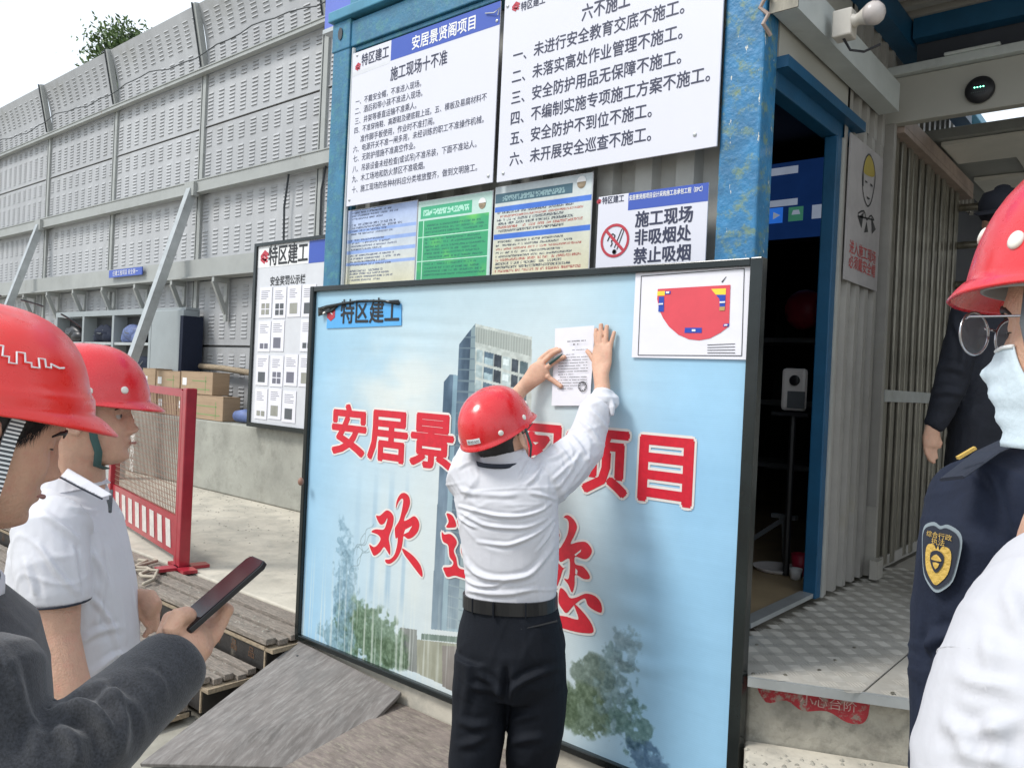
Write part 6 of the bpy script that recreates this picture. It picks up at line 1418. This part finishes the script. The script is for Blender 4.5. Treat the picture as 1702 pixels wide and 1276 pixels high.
for sx in (1,):
    m = MB(); m.tube([F1(.031+.0150*math.cos(-.42)*math.sin(a_*1.0), .060+.0150*math.cos(-.42)*math.cos(a_*1.0), .0015+.0150*math.sin(-.42)) for a_ in np.linspace(-1, 1, 9)], [.0004, .0009, .0011, .0012, .0012, .0012, .0012, .001, .0005], n=5); m.build('eyelashes', M['hair'], p1)
jk = MB()
jk.loft([(A(-130, 1600, 1.05), .22, .15), (A(-130, 1300, 1.05), .22, .155), (A(-125, 1130, 1.05), .225, .14), (A(-120, 1050, 1.05), .20, .125), (A(-115, 1010, 1.05), .13, .10), (A(-110, 980, 1.05), .085, .08)], ref=s1, n=32, ex=2.3)
jk.loft([(A(-70, 1150, .92), .095, .10), (A(-30, 1280, .90), .085, .09), (A(50, 1305, .90), .072, .072), (A(150, 1226, .95), .061, .060), (A(225, 1157, 1.02), .055, .053), (A(281, 1106, 1.076), .051, .047)], ref=VW(.6, -.75, 0), n=28)
W1 = []
for pts, wd, ht in (([(105, 1165), (130, 1150), (160, 1145), (200, 1135)], .007, -.010), ([(60, 1180), (110, 1170), (160, 1180), (190, 1230)], .010, .011), ([(150, 1130), (185, 1150), (205, 1200), (200, 1260)], .010, .010), ([(170, 1140), (220, 1170), (240, 1220)], .008, .005), ([(90, 1200), (120, 1230), (130, 1276)], .010, .009), ([(20, 1120), (50, 1180), (60, 1260)], .012, .010), ([(120, 1190), (160, 1220), (165, 1276)], .010, -.008), ([(0, 1060), (30, 1120), (35, 1200)], .012, .008), ([(235, 1110), (262, 1130), (275, 1165)], .006, .003)):
    W1.append((pts, wd*.75, ht*1.1))
remesh(jk, 'jacket', .0042, M['tweed'], p1, 5, (), .0025, 16, 3, W1, .0008)
m = MB(); m.loft([(A(-110, 985, 1.05), .088, .082), (A(-100, 950, 1.05), .075, .075)], ref=s1, n=24, round_caps=False); m.build('collar', M['shirt'], p1, smooth=True)
m = MB()
for dx in (.09, -.09):
    b_ = A(-130, 1500, 1.05)+s1*dx; m.loft([(b_, .10, .11), ((b_.x, b_.y, .45), .08, .08), ((b_.x, b_.y, .08), .07, .075)], ref=s1, n=20, round_caps=False)
remesh(m, 'trousers', .010, M['trous'], p1, 2)
hp, dm, LL = helmet(F1, p1, M['hred1'], 1, tilt=8, c=(0, -.018, .034), sx=.107, sy=.127, H=.120, pk=.030)
sky_ = [(1.95, .46), (1.95, .52), (1.88, .52), (1.88, .44), (1.80, .44), (1.80, .50), (1.72, .50), (1.72, .60), (1.63, .60), (1.63, .50), (1.57, .50), (1.57, .44), (1.50, .44), (1.50, .56), (1.42, .56), (1.42, .47), (1.36, .47), (1.36, .43), (1.28, .43), (1.28, .53), (1.21, .53), (1.21, .45), (1.15, .45), (1.15, .49), (1.05, .46), (.98, .47)]
m = MB(); m.tube([p+Vector((0, 0, 0)) for p in surf_line(dm, LL, sky_, .003)], .0013, n=5)
sk2 = [(1.86, .41), (1.86, .47), (1.66, .47), (1.66, .54), (1.60, .54)]
m.build('skyline_print', M['white'], hp)
for a0, a1 in ((.30, .55), (.75, 1.0), (-.15, .1)):
    for xs_ in (.017,):
        m = MB(); pts = []
        for v in np.linspace(a0, a1, 6):
            y = -.02+.11*v*1.0; kx = math.sqrt(max(0, 1-(y/.146)**2)); z = .130*(max(0, 1-abs(y/.146)**2.3-(.028/.116)**2.3))**(1/2.3)+.0095*math.exp(-(.028/.026)**2); pts.append(LL(.028, y-.012, .040+z+.0012))
        ribbon(m, pts, .004, .002, F1.r); m.build('vent_slot', M['cabdark'], hp)
# striped strap in front of the ear
m = MB(); sp1 = [F1(.083, .012, .045), F1(.088, .006, .0), F1(.086, .008, -.05), F1(.075, .012, -.10), F1(.045, .02, -.135)]
ribbon(m, sp1, .017, .003, F1.f); stp = m.build('chin_strap', M['strapg'], hp, smooth=False)
m = MB()
for a_, b_ in zip(sp1[:-1], sp1[1:]):
    for i in range(9): c_ = a_+(b_-a_)*((i+.5)/9); m.bar(c_-F1.f*.0078+F1.r*.0022, c_+F1.f*.0078+F1.r*.0022, .0024, .002, ref=F1.r)
o = m.build('strap_stripe', M['maskw'], stp); o['kind'] = 'stuff'
# phone
Lh = VW(.64, .585, .49).normalized(); w1 = (FW-Lh*FW.dot(Lh)).normalized(); w2 = Lh.cross(w1).normalized()
if w2.dot(RT) < 0: w2 = -w2
Wd = (-w1*math.cos(math.radians(22))+w2*math.sin(math.radians(22))).normalized(); Nn = Wd.cross(Lh).normalized()
if Nn.dot(-FW) < 0: Nn = -Nn
pc = A(366, 986, 1.145)
t = thing('smartphone', 'black smartphone held up by the man in the grey jacket', 'phone', pc)
m = MB()
def PB(a, b, c): return pc+Wd*a+Lh*b+Nn*c
def pbox(m, a, b, c0, c1, r=.008):
    prof = [(a-r, b), (a, b-r), (a, -b+r), (a-r, -b), (-a+r, -b), (-a, -b+r), (-a, b-r), (-a+r, b)]
    m.slab([PB(x, y, c0) for x, y in prof], Nn*(c1-c0))
pbox(m, .0335, .070, -.005, .003); m.build('body', M['phone'], t, bevel=.0012)
m = MB(); pbox(m, .0315, .0675, .0031, .0038, .006); m.build('screen', M['screen'], t)
m = MB(); m.bar(PB(-.034, .02, -.001), PB(-.034, .045, -.001), .002, .002); m.build('side_button', M['strapg'], t)

# ---------------------------------------------------------------- officer in navy uniform, right
p5 = thing('person', 'officer in dark navy uniform with a gold and blue shoulder patch, right edge', 'person', (A(1780, 1100, 1.4).x, A(1780, 1100, 1.4).y, 0))
f5 = VW(-.55, 0, .83).normalized(); s5 = VW(.83, 0, .55).normalized()
F5 = Frame(A(1830, 590, 1.42), f5, UP)
body = MB(); add_head(body, F5); body.loft([(A(1815, 800, 1.42), .07, .065), (F5(0, -.03, -.08), .06, .06), (F5(0, -.03, -.03), .055, .06)], ref=s5)
body.loft([(A(1800, 1500, 1.42), .14, .10), (A(1800, 900, 1.42), .15, .10), (A(1812, 800, 1.42), .1, .08)], ref=s5)
for dx in (.09, -.09):
    b_ = A(1800, 1500, 1.42)+s5*dx; body.loft([(b_, .07, .07), ((b_.x, b_.y, .4), .05, .05), ((b_.x, b_.y, .1), .04, .04)], ref=s5)
remesh(body, 'body', .006, M['skin'], p5, 2); add_hair(F5, p5, 0, 7)
m = MB()
m.loft([(A(1790, 1600, 1.42), .20, .14), (A(1790, 1200, 1.42), .20, .145), (A(1795, 960, 1.42), .215, .14), (A(1800, 850, 1.42), .20, .12), (A(1808, 790, 1.42), .12, .09), (A(1815, 765, 1.42), .075, .07)], ref=s5, n=30, ex=2.3)
m.loft([(A(1790, 800, 1.38), .07, .07), (A(1700, 822, 1.25), .082, .082), (A(1640, 852, 1.17), .083, .083), (A(1622, 920, 1.15), .077, .080), (A(1612, 1020, 1.15), .073, .076), (A(1600, 1150, 1.15), .070, .070), (A(1590, 1290, 1.14), .062, .062), (A(1585, 1400, 1.12), .055, .055)], ref=f5, n=28)
W5 = [(pts, wd, ht*1.4) for pts, wd, ht in (([(1640, 790), (1660, 850), (1680, 900)], .008, .005), ([(1545, 1040), (1560, 1090), (1570, 1150)], .010, .006), ([(1535, 1020), (1530, 1060), (1540, 1100)], .008, -.006), ([(1600, 770), (1640, 810), (1662, 870)], .005, -.004), ([(1525, 1090), (1560, 1060), (1600, 1050)], .008, .006))]
remesh(m, 'uniform_jacket', .005, M['navy'], p5, 2, (), .0022, 20, 6, W5, .002)
m = MB(); b_ = A(1790, 1500, 1.42)
for dx in (.09, -.09):
    b2 = b_+s5*dx; m.loft([(b2, .10, .11), ((b2.x, b2.y, .4), .08, .08), ((b2.x, b2.y, .08), .07, .075)], ref=s5, n=20, round_caps=False)
remesh(m, 'trousers', .010, M['navy'], p5, 2)
m = MB(); e = [A(1582, 795, 1.075), A(1640, 752, 1.13), A(1705, 722, 1.22)]
ribbon(m, e, .036, .005, VW(.3, .1, .9)); ep = m.build('epaulette', M['navytrim'], p5)
m = MB(); c_ = A(1606, 771, 1.085); m.bar(c_-VW(.012, -.008, 0), c_+VW(.012, -.008, 0)*-1+VW(.024, .014, 0), .006, .004); m.build('gold_bar', M['gold'], ep)
# sleeve patch, laid on the round of the sleeve
C5 = A(1618, 922, 1.15); R5 = .0815; ax5 = (A(1622, 880, 1.15)-A(1612, 1020, 1.15)).normalized(); n5 = (VW(-.86, 0, -.5)-ax5*VW(-.86, 0, -.5).dot(ax5)).normalized(); t5 = ax5.cross(n5)
if t5.dot(RT) < 0: t5 = -t5
def PT(u, v, o): a_ = u*.72/R5; return C5+n5*((R5+o)*math.cos(a_))+t5*((R5+o)*math.sin(a_))+ax5*(v*.86)
def patch(m, poly, o, n=3):
    bm = bmesh.new(); f = bm.faces.new([bm.verts.new((x, y, 0)) for x, y in smooth_poly(poly, n)]); bmesh.ops.triangulate(bm, faces=[f]); bmesh.ops.subdivide_edges(bm, edges=bm.edges[:], cuts=2, use_grid_fill=True); bmesh.ops.triangulate(bm, faces=bm.faces[:]); bm.verts.index_update()
    m.add([PT(v.co.x, v.co.y, o) for v in bm.verts], [tuple(v.index for v in g.verts) for g in bm.faces]); bm.free()
shield = [(-.030, .045), (-.012, .052), (0, .048), (.012, .052), (.030, .045), (.036, .030), (.033, .0), (.026, -.030), (.012, -.046), (0, -.052), (-.012, -.046), (-.026, -.030), (-.033, 0), (-.036, .030)]
pt_ = thing('dummy', '', '') if False else None
m = MB(); patch(m, [(x*1.08, y*1.07) for x, y in shield], .0035); pa = m.build('sleeve_patch', M['patchgrey'], p5)
m = MB(); patch(m, [(x*.97, y*.96) for x, y in shield], .0050); m.build('patch_field', M['navytrim'], pa)
m = MB(); patch(m, [(-.024, .004), (-.020, .018), (-.008, .020), (-.003, .013), (0, .02), (.003, .013), (.008, .020), (.020, .018), (.024, .004), (.020, -.022), (.006, -.040), (0, -.043), (-.006, -.040), (-.020, -.022)], .0062); m.build('gold_wreath', M['gold'], pa)
m = MB(); patch(m, [(-.012, .006), (0, .012), (.012, .006), (.011, -.010), (0, -.024), (-.011, -.010)], .0074); m.build('inner_shield', M['navytrim'], pa)
m = MB(); patch(m, [(-.008, .0), (0, .006), (.008, .0), (.008, -.004), (-.008, -.004)], .0086, 2); patch(m, [(-.006, -.008), (.006, -.008), (0, -.018)], .0086, 2); m.build('gold_emblem', M['gold'], pa)
for row_, v0 in (('综合行政', .032), ('执法', .0215)):
    V_, G_ = glyphs(row_); xs = [v[0] for v in V_]; a_, b_ = min(xs), max(xs); wd = .046 if len(row_) > 2 else .024; m = MB(); k_ = wd/(b_-a_)
    m.add([PT(-wd/2+(x-a_)*k_, v0+y*k_*.9, .0075) for x, y in V_], G_); m.build('patch_lettering', M['gold'], pa)

# ---------------------------------------------------------------- man in mask and spectacles, right foreground
p4 = thing('person', 'man in white shirt, red helmet, spectacles and pale blue mask, right foreground', 'person', (A(1850, 1100, .85).x, A(1850, 1100, .85).y, 0))
F4 = Frame(A(1842, 552, .76), VW(-.50, .04, .86), VW(.10, .99, .0))
s4 = VW(.79, 0, .6).normalized(); f4 = VW(-.6, 0, .79).normalized()
body = MB(); add_head(body, F4, 1)
body.loft([(A(1840, 880, .82), .075, .07), (F4(0, -.03, -.09), .060, .060), (F4(0, -.03, -.03), .058, .062)], ref=s4)
body.loft([(A(1870, 1600, .85), .14, .10), (A(1860, 1000, .85), .15, .10), (A(1845, 880, .83), .1, .08)], ref=s4)
body.loft([(A(1740, 1020, .70), .05, .05), (A(1700, 1300, .66), .045, .045), (A(1690, 1500, .64), .03, .03)], ref=f4)
for dx in (.09, -.09):
    b_ = A(1870, 1600, .85)+s4*dx; body.loft([(b_, .07, .07), ((b_.x, b_.y, .4), .05, .05), ((b_.x, b_.y, .1), .04, .04)], ref=s4)
remesh(body, 'body', .003, M['skin2'], p4, 3)
add_brows(F4, p4)
m = MB(); m.tube([F4(-.031+.0150*math.cos(-.42)*math.sin(a_*1.0), .060+.0150*math.cos(-.42)*math.cos(a_*1.0), .0015+.0150*math.sin(-.42)) for a_ in np.linspace(-1.2, 1, 9)], [.0004, .0009, .0011, .0012, .0012, .0012, .0012, .001, .0005], n=5); m.build('eyelashes', M['hair'], p4); add_hair(F4, p4, 1500, 5)
W4 = [(pts, wd*.8, ht) for pts, wd, ht in (([(1620, 940), (1650, 1020), (1660, 1100)], .010, .005), ([(1590, 1050), (1640, 1080), (1700, 1090)], .010, .005), ([(1560, 1180), (1600, 1230), (1610, 1276)], .008, .006), ([(1640, 1180), (1660, 1230), (1650, 1276)], .010, .006), ([(1690, 900), (1680, 1000), (1700, 1080)], .012, .005), ([(1600, 990), (1640, 1060), (1640, 1130)], .008, .006), ([(1545, 1170), (1580, 1210), (1640, 1215), (1700, 1190)], .008, .007), ([(1560, 1240), (1620, 1250), (1690, 1276)], .008, .006), ([(1660, 960), (1700, 1040)], .008, .006), ([(1580, 1100), (1610, 1130), (1680, 1140)], .006, .005))]
m = MB()
m.loft([(A(1880, 1700, .86), .21, .16), (A(1880, 1200, .86), .21, .15), (A(1870, 1010, .85), .20, .13), (A(1860, 940, .84), .15, .10), (A(1845, 890, .83), .085, .08)], ref=s4, n=30, ex=2.3)
m.loft([(A(1850, 1010, .76), .09, .09), (A(1800, 1030, .71), .087, .088), (A(1758, 1110, .69), .087, .087), (A(1725, 1200, .67), .085, .085), (A(1694, 1310, .66), .083, .082), (A(1680, 1400, .65), .075, .075)], ref=f4, n=30)
remesh(m, 'shirt', .0045, M['shirt2'], p4, 2, (), .0018, 20, 9, W4, .0015)
m = MB(); cS = A(1740, 1160, .678); ax_ = (A(1758, 1110, .69)-A(1694, 1310, .66)).normalized(); e1_ = (f4-ax_*f4.dot(ax_)).normalized(); e2_ = ax_.cross(e1_)
m.tube([cS+e1_*(.0855*math.cos(a_))+e2_*(.0855*math.sin(a_)) for a_ in np.linspace(0, 6.283, 50)], .0013, n=6); m.build('sleeve_seam', M['shirt2'], p4, smooth=True)
m = MB(); b_ = A(1880, 1600, .86)
for dx in (.09, -.09):
    b2 = b_+s4*dx; m.loft([(b2, .10, .11), ((b2.x, b2.y, .4), .08, .08), ((b2.x, b2.y, .08), .07, .075)], ref=s4, n=20, round_caps=False)
remesh(m, 'trousers', .010, M['trous'], p4, 2)
hp, dm, LL = helmet(F4, p4, M['hred'], 0, tilt=4, c=(0, -.018, .038), pk=.012, H=.145, rivets=((-1.15, .22), (-.35, .35), (-2.0, .2)))
m = MB(); ribbon(m, [F4(-.080, .030, .045), F4(-.083, .030, .0), F4(-.080, .020, -.04), F4(-.073, .010, -.085), F4(-.04, .02, -.128), F4(0, .03, -.135)], .015, .003, F4.f); m.build('chin_strap', M['strapg'], hp, smooth=True)
m = MB(); ribbon(m, [F4(-.085, -.055, .03), F4(-.086, -.03, -.03), F4(-.075, .0, -.10)], .026, .003, F4.f); m.build('rear_strap', M['strap'], hp, smooth=True)
# mask
m = MB(); nu, nv = 28, 20; vs = []
for j in range(nv+1):
    for i in range(nu+1):
        u = i/nu*2-1; v = j/nv; z = -.020-.098*v
        hw = .064-.012*abs(v-.4); x = u*hw; yf_ = np.interp(max(z, -.105), ZZ[::-1], YFf[::-1]); w_ = max(.060, np.interp(max(z, -.09), ZZ[::-1], WW[::-1])*1.02)
        y = -.012+(yf_+.012)*max(0, 1-min(1, abs(x)/w_)**2.27)**.45+.005
        y += .026*math.exp(-(x/.020)**2)*math.exp(-((z+.040)/.024)**2)+.010*(1-u*u)*math.exp(-((z+.07)/.03)**2)+.0024*math.cos(v*26)*(1-u*u)
        vs.append(F4(x, y, z))
m.add(vs, [(j*(nu+1)+i, j*(nu+1)+i+1, (j+1)*(nu+1)+i+1, (j+1)*(nu+1)+i) for j in range(nv) for i in range(nu)])
mk = m.build('face_mask', M['mask'], p4, smooth=True); so = mk.modifiers.new('t', 'SOLIDIFY'); so.thickness = .0015
m = MB()
for sx in (-1, 1):
    m = MB(); m.tube([F4(sx*.058, .040, -.024), F4(sx*.074, .02, -.010), F4(sx*.088, -.022, .004), F4(sx*.084, -.034, -.02), F4(sx*.075, .0, -.06), F4(sx*.055, .030, -.112)], .0016, n=6); m.build('ear_loop', M['maskw'], mk, smooth=True)
m = MB(); m.tube([vs[0], vs[nu//2], vs[nu]], .0015, n=5); pts = [vs[i] for i in range(nu+1)]; m = MB(); m.tube(pts, .0022, n=6); m.build('nose_edge', M['maskw'], mk, smooth=True)
# spectacles
m = MB()
for sx in (-1, 1): m.tube([F4(sx*.034+.027*math.cos(a_), .108-.10*(abs(sx*.034+.027*math.cos(a_))**2)/.08*.35, -.004+.022*math.sin(a_)) for a_ in np.linspace(0, 6.283, 32)], .0013, n=6)
for sx in (-1, 1): m.tube([F4(sx*.062, .100, .008), F4(sx*.074, .09, .008), F4(sx*.082, .02, .006), F4(sx*.082, -.02, .0)], .0014, n=6)
m.tube([F4(-.010, .110, .004), F4(.010, .110, .004)], .0015, n=6); sg = m.build('spectacles', M['glassmetal'], p4, smooth=True)
for sx in (-1, 1):
    m = MB(); m.add([F4(sx*.034+.026*math.cos(a_), .107-.10*(abs(sx*.034+.026*math.cos(a_))**2)/.08*.35, -.004+.021*math.sin(a_)) for a_ in np.linspace(0, 6.1, 24)], [tuple(range(24))]); m.build('lens', M['lens'], sg)

# ---------------------------------------------------------------- man in black on the platform
D6 = 3.35; p6 = thing('person', 'man in black clothes and black cap standing on the platform by the turnstile', 'person', (A(1640, 1000, D6).x, A(1640, 1000, D6).y, PL))
f6 = VW(-.5, 0, .86).normalized(); s6 = VW(.86, 0, .5).normalized()
F6 = Frame(A(1668, 366, D6), VW(-.75, -.15, -.6), UP)
body = MB(); add_head(body, F6); body.loft([(A(1668, 470, D6), .065, .06), (F6(0, -.03, -.08), .058, .06), (F6(0, -.03, -.03), .055, .06)], ref=s6)
hx = lambda x, y, d=3.27: A(1200+x/2.215, 700+y/2.215, d)
body.loft([(A(1608, 520, 3.27), .045, .045), (A(1575, 640, 3.27), .04, .04), (hx(775, 20), .028, .024), (hx(772, 60), .038, .018), (hx(770, 90), .034, .016)], ref=VW(1, 0, 0), n=16)
for pts in ([(755, 85), (752, 115), (768, 145)], [(768, 90), (768, 125), (780, 152)], [(782, 88), (785, 115), (788, 135)], [(795, 60), (805, 80), (798, 95)], [(760, 70), (748, 95), (752, 118)]):
    body.loft([(hx(x, y), .0095, .009) for x, y in pts], n=8)
body.loft([(A(1650, 780, D6), .13, .09), (A(1655, 520, D6), .14, .09), (A(1665, 470, D6), .1, .07)], ref=s6)
for dx in (.09, -.09):
    b_ = A(1645, 800, D6)+s6*dx; body.loft([(b_, .07, .07), ((b_.x, b_.y, 1.25), .05, .05), ((b_.x, b_.y, PL+.08), .04, .04)], ref=s6)
remesh(body, 'body', .005, M['skin'], p6, 2); add_hair(F6, p6, 0, 3)
m = MB()
m.loft([(A(1635, 800, D6), .175, .13), (A(1640, 700, D6), .18, .13), (A(1648, 600, D6), .19, .13), (A(1652, 530, D6), .20, .12), (A(1658, 490, D6), .16, .10), (A(1666, 466, D6), .09, .08)], ref=s6, n=26)
m.loft([(A(1640, 508, 3.30), .07, .07), (A(1612, 518, 3.27), .072, .072), (A(1596, 580, 3.26), .066, .066), (A(1578, 640, 3.26), .060, .060), (A(1566, 680, 3.27), .052, .052), (A(1552, 706, 3.27), .040, .040)], ref=VW(1, 0, 0), n=22)
remesh(m, 'jacket', .007, M['blackcloth'], p6, 2, [(pts, .012, 0) for pts in ()], .003, 22, 4, [(pts, .012, .010) for pts in (([(1540, 660), (1570, 650), (1600, 655)]), ([(1555, 620), (1580, 610), (1605, 620)]), ([(1580, 520), (1600, 570), (1598, 620)]))], .002)
m = MB()
m.loft([(A(1635, 790, D6), .165, .125), (A(1635, 850, D6), .16, .12)], ref=s6, n=20)
for dx in (.085, -.085):
    b_ = A(1635, 820, D6)+s6*dx; m.loft([(b_, .085, .09), ((b_.x, b_.y, 1.25), .075, .08), ((b_.x, b_.y, PL+.06), .065, .07)], ref=s6, n=18, round_caps=False)
remesh(m, 'trousers', .009, M['blackcloth'], p6, 2)
for dx in (.085, -.085):
    b_ = A(1635, 820, D6)+s6*dx; m = MB(); m.loft([((b_.x+f6.x*.07, b_.y+f6.y*.07, PL+.04), .035, .035), ((b_.x, b_.y, PL+.045), .045, .04), ((b_.x-f6.x*.14, b_.y-f6.y*.14, PL+.03), .045, .022)], ref=s6, n=14); m.build('shoe', M['leather'], p6, smooth=True)
m = MB(); m.loft([(F6(0, -.005, .035), .090, .108), (F6(0, -.005, .08), .088, .104), (F6(0, -.01, .115), .070, .085), (F6(0, -.01, .13), .03, .04)], ref=F6.r, n=24); cp6 = m.build('cap', M['blackcloth'], p6, smooth=True)
m = MB(); m.loft([(F6(0, .07, .045), .075, .006), (F6(0, .12, .040), .070, .005), (F6(0, .165, .030), .04, .004)], ref=F6.r, n=16); m.build('peak', M['blackcloth'], cp6, smooth=True)
